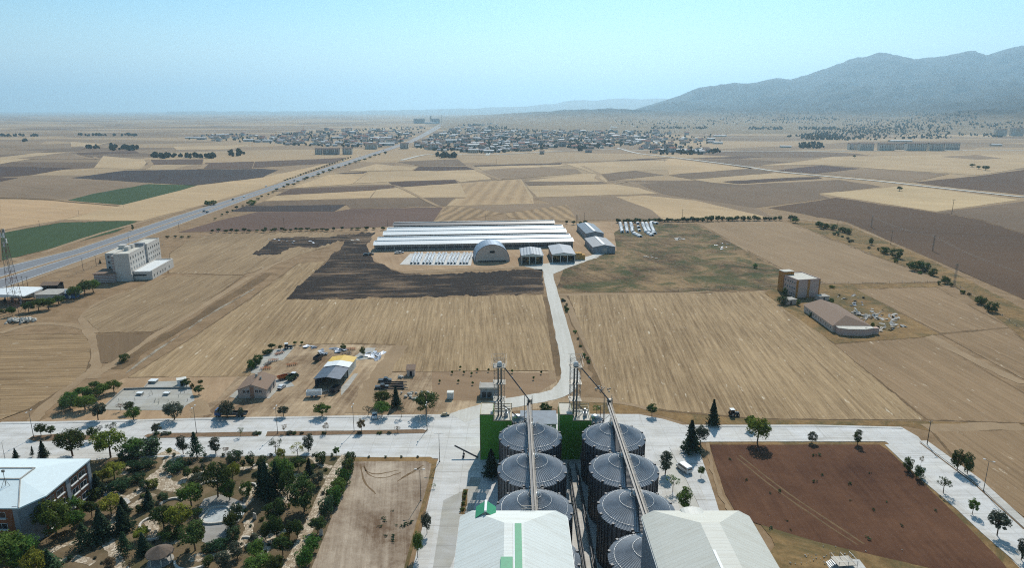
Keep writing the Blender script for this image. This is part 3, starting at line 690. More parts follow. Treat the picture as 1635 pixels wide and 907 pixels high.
def tree(px, py, top, wpx, kind, col, label, group=None, name=None, cat='tree'):
    g = G(px, py); h = HGT(px, py, top); w = wpx * SCL(px, py)
    _tn[0] += 1; s = _tn[0] % 3
    cm, tm = tree_mesh(kind, col, s)
    nm = name or {'cone': 'conifer_tree', 'cedar': 'conifer_tree', 'bush': 'shrub'}.get(kind, 'broadleaf_tree')
    if kind == 'bush' and cat == 'tree': cat = 'shrub'
    r = thing(nm, label, cat, (g.x, g.y, 0.05), _tr.uniform(0, 6.28), group)
    r.scale = (w / WID[kind], w / WID[kind], h)
    k = _tr.uniform(.88, 1.14); r.scale = (r.scale[0] * k, r.scale[1] / k, r.scale[2]); r.rotation_euler[0] = _tr.uniform(-.05, .05); r.rotation_euler[1] = _tr.uniform(-.05, .05)
    link('trunk', tm, r); link('crown', cm, r)
    return r
def plain_tree(px, py, top, wpx, kind, col, label, group, name='tree', cat='tree', zoff=0.0):       # far: a few pixels, one mesh
    key = ('one', kind, col, _tn[0] % 3); _tn[0] += 1
    if key not in CROWN:
        c, tr = KIND[kind][key[3]]; m = MB(); rng = random.Random(5)
        for f in c[1]:
            if rng.random() < 0.3:
                ctr = sum((c[0][i] for i in f), Vector()) / 4
                m.add([ctr + (c[0][i] - ctr) * 2.0 for i in f], [(0, 1, 2, 3)], 0)
        b = len(m.v); m.add(tr.v, tr.f, 1)
        CROWN[key] = m.mesh('tree', [LF[col], BARK])
    g = G(px, py); h = HGT(px, py, top); w = wpx * SCL(px, py)
    o = link(name, CROWN[key], None, (g.x, g.y, 0.02 + zoff), _tr.uniform(0, 6.28), (w / WID[kind], w / WID[kind], h))
    return tag(o, label, cat, group)
# label, group, then (foot x, foot y, top y, crown width, kind, colour)
NB = 'trees along the north side of the boulevard'; SB = 'trees along the south side of the boulevard'
for r in [
 (157, 672, 644, 27, 'round', 'olive', 'rounded grey-green tree on the road edge beside the scrub thicket', NB),
 (208, 660, 641, 16, 'round', 'dark', 'small dark lollipop tree on the front edge of the concrete slab', NB),
 (213.5, 671.5, 651, 24, 'broad', 'green', 'bright green tree under the dark lollipop tree at the slab', NB),
 (193, 657, 643, 11, 'thin', 'dry', 'thin half-bare tree at the front of the concrete slab', NB),
 (279, 671, 643, 31, 'broad', 'olive', 'wide grey-green tree at the right front corner of the slab', NB),
 (363, 669, 638, 27, 'oval', 'olive', 'dense oval grey-green tree screening the parked lorry', NB),
 (385, 667, 650, 11, 'oval', 'olive', 'small slim grey-green tree in front of the flatbed of the lorry', NB),
 (453, 666, 649, 18, 'round', 'olive', 'grey-green round tree on the road edge beside a lamp post below the house', NB),
 (514, 666, 645, 26, 'round', 'green', 'full round green tree on the road edge below the yellow-roofed shed', NB),
 (588, 664, 647, 15, 'thin', 'olive', 'see-through pale tree at the left of the yard tree clump', NB),
 (610, 648, 624, 27, 'broad', 'dark', 'broad dark tree at the back left of the yard clump, under the pipes', NB),
 (610, 665, 642, 27, 'broad', 'green', 'green tree at the front of the yard clump, on the road edge', NB),
 (633, 650, 618, 17, 'cone', 'conifer', 'pointed dark tree at the back right of the yard clump', NB),
 (641, 667, 646, 15, 'thin', 'olive', 'thin airy tree on the road edge left of the big dark tree', NB),
 (681, 663, 626, 39, 'broad', 'dark', 'biggest dark spreading tree on the north road edge, by the white rubble', NB),
 (870, 665, 643, 21, 'round', 'dark', 'dark ball-shaped tree standing between the two green elevator houses', NB),
 (953, 665, 645, 15, 'thin', 'green', 'thin light green tree right of the second elevator tower', NB),
 (1041, 665, 645, 17, 'round', 'dark', 'small dark tree on a clear stem at the corner of the concrete apron', NB),
 (1139, 679, 639, 22, 'cone', 'conifer', 'pointed blue-green conifer at the edge of the combed field by the tractor', NB),
 (1104, 723, 672, 31, 'cone', 'conifer', 'large dark conifer where the van lane meets the road', SB),
 (1118, 713, 680, 21, 'broad', 'olive', 'grey-green tree behind the large dark conifer', SB),
 (1209, 709, 667, 38, 'broad', 'yellow', 'tall yellow-green weeping tree on the upper edge of the red field', SB),
 (1196, 686, 662, 17, 'round', 'green', 'small green tree half behind the yellow-green weeping tree', SB),
 (1296, 708, 689, 14, 'tall', 'olive', 'upright grey shrub on the upper edge of the red field', SB),
 (1369, 711, 686, 14, 'tall', 'dark', 'upright dark shrub near the right upper corner of the red field', SB),
 (1119, 763, 745, 12, 'round', 'green', 'small ball-headed tree on the pavement beside the van', SB),
 (1062, 758, 719, 22, 'tall', 'olive', 'tall feathery grey bush right of the front silo of the right row', SB),
 (1074, 786, 757, 21, 'thin', 'green', 'loose mid-sized bush between the tall feathery bush and the hall', SB),
 (1092, 816, 777, 28, 'oval', 'green', 'broad loose bush just behind the cream hall', SB),
 (1450, 753, 730, 17, 'bush', 'dark', 'dark round shrub on the corner of the red field, left of a pair', SB),
 (1467, 765, 742, 18, 'bush', 'dark', 'dark round shrub on the corner of the red field, right of a pair', SB),
 (1470, 744, 727, 9, 'thin', 'dry', 'bare twiggy sapling between the pair of dark shrubs and the road', SB),
 (1528, 752, 716, 22, 'oval', 'dark', 'tall dark bushy tree on the right pavement, left of a joined pair', SB),
 (1544, 758, 722, 20, 'oval', 'dark', 'tall dark bushy tree on the right pavement, right of a joined pair', SB),
 (1506, 789, 761, 28, 'thin', 'dark', 'ragged small tree with bare limbs on the inner edge of the right road', SB),
 (1552, 822, 797, 18, 'round', 'green', 'little yellow-tinged green tree on the inner edge of the right road', SB),
 (1592, 856, 816, 29, 'round', 'olive', 'grey vase-shaped tree near the lower end of the right road', SB),
 (1630, 896, 855, 17, 'tall', 'olive', 'narrow bare grey tree at the lowest right end of the road', SB),
 (66, 697, 677, 20, 'round', 'dark', 'dark tree in the raised bed, left of two beside the first lamp', SB),
 (82, 696, 680, 15, 'round', 'dark', 'dark tree in the raised bed, right of two beside the first lamp', SB),
 (116, 729, 686, 46, 'broad', 'dark', 'large dark tree on the road edge just behind the white-roofed office', SB),
 (149, 704, 682, 16, 'round', 'dark', 'dark tree at the right end of the raised bed in the road', SB),
 (161, 694, 678, 11, 'thin', 'olive', 'thin grey tree behind the right end of the raised bed', SB),
 (179, 693, 674, 22, 'thin', 'olive', 'airy grey tree in the road behind the yellow-green tree', SB),
 (177, 731, 687, 49, 'broad', 'yellow', 'large yellow-green tree where the park meets the road', SB),
 (214, 728, 701, 33, 'broad', 'green', 'green tree between the large yellow-green tree and the dark hedge', SB),
 (242, 722, 705, 18, 'broad', 'olive', 'grey-green tree above the dark hedge at the park entrance', SB),
 (251, 695, 676, 16, 'round', 'olive', 'small grey umbrella tree at the left tip of the road median', SB),
 (271, 728, 715, 10, 'round', 'yellow', 'tiny golden ball tree at the park entrance path', SB),
 (293, 726, 694, 18, 'oval', 'olive', 'oval grey-green tree left of the open-branched cedar', SB),
 (315, 731, 690, 25, 'cedar', 'juniper', 'open-branched cedar on the road edge of the park', SB),
 (345, 725, 698, 17, 'tall', 'olive', 'narrow grey-green tree right of the open-branched cedar', SB),
 (361, 726, 713, 11, 'thin', 'dry', 'tiny pale ball tree beside the round juniper mound', SB),
 (26, 732, 716, 10, 'cone', 'conifer', 'small conifer behind the office roof, leftmost of three', SB),
 (52, 730, 713, 7, 'cedar', 'conifer', 'thin spindly conifer behind the office roof, middle of three', SB),
 (70, 731, 704, 16, 'cone', 'conifer', 'tallest of three conifers behind the office roof', SB),
 (384, 698, 681, 11, 'thin', 'green', 'greenish sapling on the median left of the crossing', SB),
 (454, 692, 677, 10, 'thin', 'dry', 'pale twiggy sapling on the median just right of the crossing', SB),
 (521, 692, 674, 13, 'thin', 'dry', 'brown-leaved sapling in the middle of the median', SB),
 (577.5, 690, 669, 14, 'round', 'dry', 'fullest brown-leaved sapling on the median beside a lamp post', SB),
 (635, 691, 680, 10, 'thin', 'dry', 'last pale sapling towards the right tip of the median', SB),
 (440, 722, 700, 24, 'thin', 'olive', 'grey half-bare tree on the park side kerb of the road', SB),
 (476, 730, 706, 24, 'thin', 'yellow', 'mixed yellow and grey tree left of the oval tree on the kerb', SB),
 (493, 722, 692, 19, 'oval', 'olive', 'tall oval grey-green tree on the kerb at the middle of the park', SB),
 (449, 735, 716, 16, 'broad', 'yellow', 'small yellowing tree just inside the park below the half-bare tree', SB),
 (538, 729, 714, 11, 'round', 'green', 'little green tree on the kerb where the straight path starts', SB),
 (667, 891, 851, 18, 'broad', 'green', 'flat-topped green tree on the pavement of the mill lane', SB),
 (682, 853, 818, 17, 'broad', 'olive', 'spreading dark tree on the dirt strip beside the mill lane', SB),
 (692, 781, 772, 8, 'thin', 'green', 'tiny sapling on the dirt strip beside the mill lane', SB),
 (785, 760, 718, 28, 'cone', 'conifer', 'dark conifer against the front of the left green elevator house', SB),
 (199, 577, 563, 17, 'bush', 'dark', 'single round dark bush beside the diagonal farm track', SB)]:
    tree(*r)
PK = 'trees of the park'
for r in [
 (183, 768, 740, 29, 'broad', 'yellow', 'yellow-green tree between the office and the juniper mounds'),
 (164, 772, 751, 22, 'round', 'yellow', 'smaller yellow-green tree nearest the brick wall of the office'),
 (157, 790, 757, 23, 'cone', 'conifer', 'dark conifer at the brick wall of the office'),
 (149, 797, 780, 24, 'bush', 'dark', 'low dark shrub at the right end of the brick wall'),
 (237, 812, 783, 20, 'cone', 'conifer', 'dark conifer on the lawn left of the path crossing'),
 (306, 810, 773, 33, 'broad', 'green', 'large full green tree just right of the path crossing'),
 (348, 795, 741, 36, 'broad', 'dark', 'tall dark tree in the thick clump above the pond'),
 (372, 768, 740, 21, 'broad', 'yellow', 'golden green tree behind the thick clump above the pond'),
 (367, 800, 765, 21, 'oval', 'green', 'green oval tree on the right of the clump above the pond'),
 (300, 764, 745, 13, 'oval', 'dark', 'small dark tree under the junipers at the top of the park'),
 (315, 760, 745, 12, 'oval', 'dark', 'small dark tree in the top lawn, second from the junipers'),
 (324, 754, 739, 8, 'tall', 'olive', 'slim grey sapling in the top lawn'),
 (316, 778, 756, 23, 'oval', 'olive', 'dark grey-green tree above the path crossing'),
 (389, 750, 734, 8, 'round', 'dark', 'little dark tree on a thin stem in the top lawn, right of the mound'),
 (401, 748, 722, 13, 'tall', 'dark', 'narrow dark tree in the top lawn near the curved bench'),
 (418, 750, 726, 15, 'oval', 'dark', 'dark egg-shaped tree beside the white curved bench'),
 (178, 822, 791, 31, 'broad', 'yellow', 'broad yellow-green tree right of the office corner'),
 (198, 822, 795, 22, 'cone', 'conifer', 'dark conifer behind the broad yellow-green tree'),
 (115, 824, 793, 24, 'broad', 'green', 'green tree pressed against the brick facade'),
 (133, 822, 797, 13, 'oval', 'yellow', 'slim yellow-green tree beside the brick facade'),
 (147, 828, 799, 20, 'round', 'dark', 'dark round tree in the shade right of the brick facade'),
 (221, 821, 806, 9, 'tall', 'dark', 'small upright shrub alone on the middle lawn'),
 (165, 861, 812, 31, 'cone', 'conifer', 'big dark conifer left of the pale winding path'),
 (199, 849, 808, 26, 'cone', 'conifer', 'pointed dark conifer right of the pale winding path'),
 (92, 862, 800, 50, 'broad', 'green', 'very large green tree covering the corner of the office'),
 (120, 846, 817, 34, 'broad', 'green', 'green tree beside the very large one at the office corner'),
 (137, 873, 836, 29, 'cedar', 'juniper', 'grey-green conifer above the lower left lawn'),
 (200, 886, 850, 23, 'cedar', 'juniper', 'open conifer on the lawn below the winding path'),
 (227, 862, 843, 22, 'broad', 'yellow', 'bright yellow-green tree beside the keyhole seat'),
 (231, 885, 852, 21, 'cone', 'conifer', 'dark conifer in front of the keyhole seat, above the gazebo'),
 (262, 846, 810, 32, 'broad', 'dark', 'dark bushy tree between keyhole seat and yellow-green giant'),
 (285, 848, 808, 34, 'broad', 'yellow', 'largest yellow-green tree left of the pond plaza'),
 (275, 860, 837, 33, 'bush', 'dark', 'low dark spreading shrub under the largest yellow-green tree'),
 (312, 880, 833, 38, 'round', 'dark', 'large dense dark ball tree at the pond plaza'),
 (317, 828, 812, 14, 'round', 'dark', 'small dark ball tree at the rim of the pond'),
 (369, 849, 814, 22, 'oval', 'dark', 'dark green tree at the right rim of the pond'),
 (393, 795, 768, 18, 'bush', 'green', 'clipped green mass right of the clump above the pond'),
 (420, 791, 742, 22, 'cone', 'conifer', 'left spire of the group of conifers in the centre of the park'),
 (431, 796, 737, 26, 'cone', 'conifer', 'middle spire of the group of conifers in the centre of the park'),
 (441, 790, 738, 22, 'cedar', 'juniper', 'blue-grey spire of the group of conifers in the centre'),
 (452, 782, 731, 34, 'broad', 'green', 'full green tree behind the conifer group'),
 (459, 800, 752, 24, 'broad', 'dark', 'dark green tree at the right of the conifer group'),
 (476, 752, 730, 22, 'round', 'dark', 'round dark tree on a short stem in front of the kerb trees'),
 (493, 760, 733, 15, 'cone', 'conifer', 'small pointed conifer left of the straight path'),
 (508, 777, 753, 20, 'oval', 'olive', 'grey-leaved leaning tree at the straight path'),
 (511, 741, 721, 18, 'bush', 'dark', 'dark round shrub near the start of the straight path'),
 (486, 818, 759, 43, 'oval', 'dark', 'hugest dark tree in the park, beside the straight path'),
 (442, 836, 797, 32, 'oval', 'dark', 'big dark egg-shaped tree right of the pond lawn'),
 (443, 860, 823, 22, 'oval', 'dark', 'dark tree in front of the big egg-shaped one'),
 (424, 863, 833, 16, 'oval', 'dark', 'narrower dark tree left below the big egg-shaped one'),
 (463, 858, 829, 12, 'tall', 'dark', 'dark small tree on the cross path, left of two'),
 (476, 860, 829, 17, 'oval', 'dark', 'dark small tree on the cross path, right of two'),
 (452, 887, 858, 24, 'round', 'dark', 'crooked tree leaning over the lower lawn'),
 (455, 862, 852, 17, 'bush', 'yellow', 'low yellowish shrub behind the crooked tree'),
 (410, 893, 863, 26, 'round', 'green', 'round green tree in the lower lawn'),
 (379, 893, 865, 22, 'oval', 'olive', 'grey leafy tree at the bend of the lower path'),
 (405, 870, 852, 14, 'tall', 'olive', 'slim grey shrub tree beside the lower lawn'),
 (333, 907, 886, 17, 'oval', 'dark', 'dark tree on the bottom edge below the plaza'),
 (358, 910, 880, 22, 'oval', 'olive', 'grey tree on the bottom edge right of the plaza'),
 (412, 915, 888, 36, 'broad', 'green', 'wide green tree at the bottom edge of the lower lawn'),
 (440, 918, 890, 26, 'broad', 'dark', 'dark tree at the bottom edge beside the straight path'),
 (81, 910, 878, 30, 'cone', 'juniper', 'pointed green conifer at the bottom left lawn'),
 (14, 922, 852, 56, 'broad', 'green', 'leftmost bright green tree at the bottom edge'),
 (40, 915, 858, 44, 'broad', 'green', 'bright green tree at the bottom edge, right of the leftmost'),
 (57, 930, 880, 36, 'broad', 'yellow', 'light green tree at the bottom edge before the pointed conifer'),
 (5, 895, 855, 30, 'broad', 'green', 'green tree under the shaded office wing'),
 (178, 910, 890, 18, 'tall', 'dry', 'brownish half-bare shrub at the bottom edge by the winding path'),
 (208, 912, 893, 20, 'thin', 'dry', 'bare grey shrub at the bottom edge left of the gazebo'),
 (559, 741, 718, 16, 'bush', 'dark', 'topmost bush of the hedge along the straight path'),
 (556, 757, 730, 18, 'bush', 'dark', 'second bush down the hedge along the straight path'),
 (549, 774, 746, 21, 'bush', 'green', 'third bush down the hedge along the straight path'),
 (541, 790, 759, 24, 'bush', 'green', 'fourth bush down the hedge along the straight path'),
 (533, 806, 775, 26, 'bush', 'green', 'fifth bush down the hedge along the straight path'),
 (522, 823, 790, 26, 'bush', 'juniper', 'sixth, blue-grey bush of the hedge along the straight path'),
 (508, 852, 826, 25, 'round', 'dark', 'round dark tree closing the gap in the hedge'),
 (497, 880, 853, 26, 'bush', 'green', 'hedge bush just below the gap'),
 (487, 905, 872, 28, 'bush', 'green', 'hedge bush at the bottom edge of the picture')]:
    r = list(r); r[3] *= 1.16; tree(*r, PK)
# juniper mounds
for px, py, w, h, l in [(214, 750, 26, 9, 'left half of the large juniper mound in the stone bed'), (236, 746, 30, 8, 'right half of the large juniper mound in the stone bed'), (190, 782, 34, 10, 'dark juniper mound below the yellow-green tree'), (203, 774, 24, 8, 'juniper mound behind the dark one below the yellow-green tree'),
                        (224, 768, 20, 8, 'small juniper mound left of the path crossing'), (231, 780, 17, 8, 'juniper mound joined to a yellow bush by the crossing'), (277, 752, 30, 9, 'wide juniper mound on the lawn right of the entrance'), (290, 745, 24, 7, 'narrow juniper mound behind the wide one'),
                        (261, 799, 18, 8, 'round juniper mound below the path crossing'), (374, 736, 27, 10, 'high juniper mound by the kerb near the pale ball tree'), (232, 726, 50, 14, 'dark clipped hedge at the park entrance'), (206, 733, 32, 12, 'darkest hedge piece under the entrance trees'),
                        (379, 835, 18, 22, 'clipped hedge piece right of the pond'), (372, 862, 26, 12, 'hedge piece below the pond plaza'), (350, 876, 30, 9, 'low hedge piece at the bottom of the plaza'), (332, 880, 20, 7, 'left end of the low hedge at the plaza')]:
    tree(px, py + 1, py - h * 1.7, w * 1.1, 'bush', 'juniper', l, 'juniper mounds and hedges of the park', 'juniper_mound', 'shrub')
tree(243, 779, 765, 20, 'bush', 'yellow', 'yellow-green bush at the path crossing joined to a juniper', PK)
# thicket beside the concrete slab
for i, (px, py, t, w, l) in enumerate([(112, 655, 634, 34, 'front left tree of the thicket beside the slab'), (136, 655, 632, 32, 'front right tree of the thicket beside the slab'), (133, 636, 618, 24, 'back left tree of the thicket beside the slab'), (150, 640, 622, 28, 'middle tree of the thicket beside the slab'),
                                       (165, 632, 613, 22, 'tree right of the middle of the thicket'), (182, 627, 608, 24, 'rightmost tree of the thicket beside the slab'), (152, 622, 609, 16, 'smallest tree at the back of the thicket'), (112, 645, 626, 22, 'leftmost tree of the thicket beside the slab')]):
    tree(px, py, t, w, 'broad', 'green' if i % 3 else 'dark', l, 'thicket beside the concrete slab')
for px, py, t, w, k, c, l in [(298, 619, 605, 15, 'round', 'dark', 'dark round tree beside the white hut at the back of the slab'), (307, 620, 612, 7, 'bush', 'dark', 'tiny dark bush right of the white hut'), (321, 615, 607, 9, 'round', 'dark', 'small dark tree at the back right of the slab'), (318, 630, 616, 15, 'round', 'dark', 'dark tree at the right edge of the slab'),
                              (401, 590, 574, 15, 'bush', 'green', 'lowest bush of the row behind the house'), (407, 586, 570, 17, 'bush', 'dark', 'second bush of the row behind the house'), (412, 578, 566, 18, 'bush', 'dark', 'third bush of the row behind the house'), (427, 566, 557, 16, 'bush', 'dark', 'fourth bush of the row behind the house'),
                              (434, 558, 548, 12, 'round', 'dark', 'topmost tree of the row behind the house'), (448, 559, 551, 8, 'round', 'dark', 'small dark tree right of the row behind the house'), (548, 558, 549, 12, 'bush', 'dark', 'bush behind the scrap sheets at the top of the yard'), (580, 568, 553, 11, 'oval', 'dark', 'dark tree between shed and grey sheet piles'),
                              (471, 551, 545, 6, 'round', 'green', 'left of two tiny bushes on the field edge above the yard'), (482, 551, 545, 6, 'round', 'green', 'right of two tiny bushes on the field edge above the yard')]:
    tree(px, py, t, w, k, c, l, 'trees of the works yard')
# row behind the poultry sheds and down the right track
RW = 'row of small trees behind the farm'
i = 0
for x0, x1, n, yy, col in [(268, 300, 4, 381, 'dark'), (340, 420, 9, 371, 'dark'), (424, 532, 14, 369, 'dark'), (548, 610, 6, 367, 'dark'), (905, 936, 4, 358, 'dark')]:
    for k in range(n):
        px = x0 + (x1 - x0) * k / max(1, n - 1) + _tr.uniform(-2, 2); py = yy + _tr.uniform(-1, 1)
        plain_tree(px, py, py - _tr.uniform(3.5, 7), _tr.uniform(5, 9), 'round', col, 'small dark tree in the row left of and behind the long sheds', RW)
for k in range(30):
    px = 985 + 136 * k / 29 + _tr.uniform(-1.5, 1.5); py = 356 - 3 * k / 29; py += _tr.uniform(-.5, .5)
    plain_tree(px, py, py - _tr.uniform(4, 8), _tr.uniform(5, 9), 'oval', 'dark', 'small dark tree in the row behind the white hutch rows', RW + ' east')
for k in range(22):
    px = 1095 + 175 * k / 21 + _tr.uniform(-2, 2); py = 353.5 - 2 * k / 21
    if _tr.random() < 0.9: plain_tree(px, py, py - _tr.uniform(6, 10), _tr.uniform(7, 12), 'oval', 'dark', 'dark tree of the windbreak above the upper stubble field', 'windbreak above the upper field')
for px, py, t, w, k, c, l in [(1270, 356, 348, 12, 'broad', 'green', 'bright green tree at the end of the windbreak'), (1308, 362, 352, 14, 'bush', 'dark', 'first dark bush of the strip below the dirt road'), (1318, 365, 355, 14, 'bush', 'dark', 'second dark bush of the strip below the dirt road'), (1330, 367, 357, 14, 'bush', 'dark', 'third dark bush of the strip below the dirt road'),
                              (1342, 370, 361, 10, 'bush', 'dark', 'fourth dark bush of the strip below the dirt road'), (1349, 372, 362, 10, 'bush', 'dark', 'fifth dark bush of the strip below the dirt road'), (1355, 374, 364, 12, 'bush', 'dark', 'sixth dark bush of the strip below the dirt road'), (1391, 391, 379, 9, 'oval', 'dark', 'lone upright dark bush on the strip below the dirt road'),
                              (1413, 405, 392, 18, 'bush', 'green', 'left of two joined green bushes below the dirt road'), (1430, 412, 395, 22, 'bush', 'dark', 'right and bigger of two joined bushes below the dirt road'), (1462, 432, 414, 26, 'bush', 'dark', 'wide dark bush at the middle of the strip'), (1475, 432, 416, 20, 'bush', 'dark', 'dark bush touching the wide one on the strip'),
                              (1489, 440, 427, 14, 'bush', 'dark', 'smaller dark bush right of the wide one on the strip'), (1509, 453, 440, 15, 'bush', 'dark', 'dark bush beside the lattice pole'), (1565, 486, 471, 18, 'bush', 'dark', 'left of the last two bushes on the right strip'), (1584, 498, 481, 21, 'bush', 'dark', 'right of the last two bushes on the right strip'),
                              (1253, 474, 457, 10, 'bush', 'dark', 'shrub against the orange tower of the pink building'), (1249, 486, 470, 17, 'bush', 'dark', 'dark shrub left below the pink building'), (1274, 488, 478, 8, 'bush', 'green', 'shrub at the left corner of the long brown roof'), (1327, 484, 475, 9, 'bush', 'green', 'shrub right of the long brown roof'),
                              (1328, 460, 455, 9, 'bush', 'green', 'shrub on the track right of the pink building'), (1294, 506, 498, 7, 'bush', 'green', 'shrub at the left wall of the long low building'), (1206, 428, 420, 8, 'bush', 'green', 'single bush in the scrubland right of the farm'), (1393, 523, 514, 7, 'bush', 'green', 'shrub behind the annex of the low building'),
                              (1341, 530, 521, 9, 'bush', 'dark', 'shrub at the left front of the annex'), (1379, 535, 522, 10, 'bush', 'dark', 'shrub at the right front of the annex'),
                              (1436, 305, 297, 9, 'round', 'dark', 'single tree standing on the pale field'), (1552, 267, 261, 9, 'round', 'dark', 'left tree of three in the far right fields'), (1562, 270, 264, 7, 'round', 'dark', 'smallest of three trees in the far right fields'), (1573, 272, 264, 12, 'broad', 'dark', 'right tree of three in the far right fields'),
                              (1364, 252, 247, 5, 'round', 'dark', 'tiny lone tree in the far stubble before the apartment rows'), (332, 328, 319, 12, 'bush', 'green', 'left of a pair of trees on the highway verge'), (341, 327, 318, 10, 'bush', 'green', 'right of a pair of trees on the highway verge'), (402, 327, 319, 15, 'bush', 'green', 'green bush where highway and brown field meet'), (212, 368, 358, 4, 'tall', 'dark', 'thin dark tree on the near verge of the highway')]:
    tree(px, py, t, w, k, c, l, 'scattered field trees and bushes')
# trees by the fuel station and hotel
for px, py, t, w, k, c, l in [(46, 499, 482, 20, 'broad', 'dark', 'front left tree of the clump before the fuel station'), (62, 497, 478, 24, 'broad', 'dark', 'front middle tree of the clump before the fuel station'), (78, 494, 475, 24, 'broad', 'green', 'front right tree of the clump before the fuel station'), (94, 486, 472, 20, 'broad', 'dark', 'right end tree of the clump before the fuel station'),
                              (122, 478, 456, 22, 'broad', 'green', 'left tree of the thicket between station and hotel'), (136, 472, 448, 24, 'broad', 'dark', 'middle tree of the thicket between station and hotel'), (149, 467, 446, 22, 'broad', 'green', 'right tree of the thicket between station and hotel'), (20, 505, 489, 12, 'round', 'green', 'small tree at the foot of the lattice mast'),
                              (4, 500, 493, 8, 'bush', 'dark', 'bush under the left side of the station canopy'), (10, 499, 493, 6, 'bush', 'dark', 'second bush under the station canopy'), (38, 466, 460, 7, 'bush', 'dark', 'small bush behind the station canopy'), (160, 421, 414, 4, 'cone', 'conifer', 'tiny cypress on the fence behind the hotel')]:
    tree(px, py, t, w, k, c, l, 'trees by the fuel station')
# saplings beside the transformer kiosk and small kerb shrubs on the concrete
k = 0
for px, py in [(722, 598), (741, 598), (753, 600), (762, 594), (780, 594), (818, 596), (852, 607), (732, 612), (755, 615), (702, 612), (864, 598), (735, 590)]:
    plain_tree(px, py, py - 6, 4, 'round', 'green', 'tiny planted sapling in the plot behind the kiosk', 'saplings of the planted plot', 'sapling')
for k, px in enumerate([589, 616, 641, 667]):
    tree(px, 731.5, 727.5, 4.5, 'bush', 'dark', ['first', 'second', 'third', 'fourth'][k] + ' little clipped bush on the kerb of the trodden plot, from the left', 'kerb bushes of the plot')
for k, px in enumerate([278, 307, 328, 357, 433, 501, 530]):
    tree(px, 729, 723.5, 6, 'bush', 'dark', ['first', 'second', 'third', 'fourth', 'fifth', 'sixth', 'seventh'][k] + ' little clipped bush on the park kerb, from the left', 'kerb bushes of the park')
k = 0
for px, w in [(250, 12), (262, 12), (270, 8), (408, 12), (414, 9), (462, 14), (470, 9), (482, 7), (518, 9), (574, 11), (606, 10), (622, 9)]:
    tree(px, 695.5 - 0.004 * px, 689.5, w, 'bush', 'olive' if k % 2 else 'dark', 'low %s shrub on the median, number %s from its left tip' % (('grey', 'dark')[k % 2 == 0], ['one', 'two', 'three', 'four', 'five', 'six', 'seven', 'eight', 'nine', 'ten', 'eleven', 'twelve'][k]), 'median shrubs'); k += 1

sh = random.Random(31)
for px, py in [(180, 790), (216, 786), (228, 795), (250, 815), (262, 812), (214, 838), (224, 846), (246, 868), (152, 838), (130, 884), (112, 895), (152, 893), (165, 900), (148, 880), (270, 742), (303, 742), (322, 738), (340, 745), (372, 752), (408, 762), (432, 756), (340, 762), (392, 818), (400, 842), (418, 832), (436, 808), (462, 812), (470, 838), (430, 872), (396, 880), (424, 884), (466, 872), (346, 892), (300, 882), (286, 872), (240, 878), (520, 752), (500, 748), (482, 776), (516, 790)]:
    tree(px, py, py - sh.uniform(3.5, 8), sh.uniform(5, 11), 'bush', sh.choice(('dark', 'green', 'juniper', 'olive')), 'small low shrub on the park lawns, one of many alike', 'small shrubs on the park lawns')

for k in range(26):
    f = sh.random(); px = 1296 + 300 * f + sh.uniform(-6, 6); py = 358 + 142 * f ** 1.12 + sh.uniform(-4, 4)
    tree(px, py, py - sh.uniform(3, 7) * (.7 + f * .6), sh.uniform(5, 9) * (.7 + f * .6), 'bush', sh.choice(('dark', 'olive', 'green')), 'small bush strung along the strip below the dirt road, one of many alike', 'small bushes along the right strip')
for k in range(22):
    f = sh.random(); px = 897 + 48 * f + sh.uniform(-3, 3); py = 474 + 120 * f
    tree(px, py, py - sh.uniform(2, 5), sh.uniform(4, 8), 'bush', sh.choice(('dark', 'green', 'olive')), 'low weed clump on the right verge of the pale farm road, one of many', 'weeds beside the farm road')
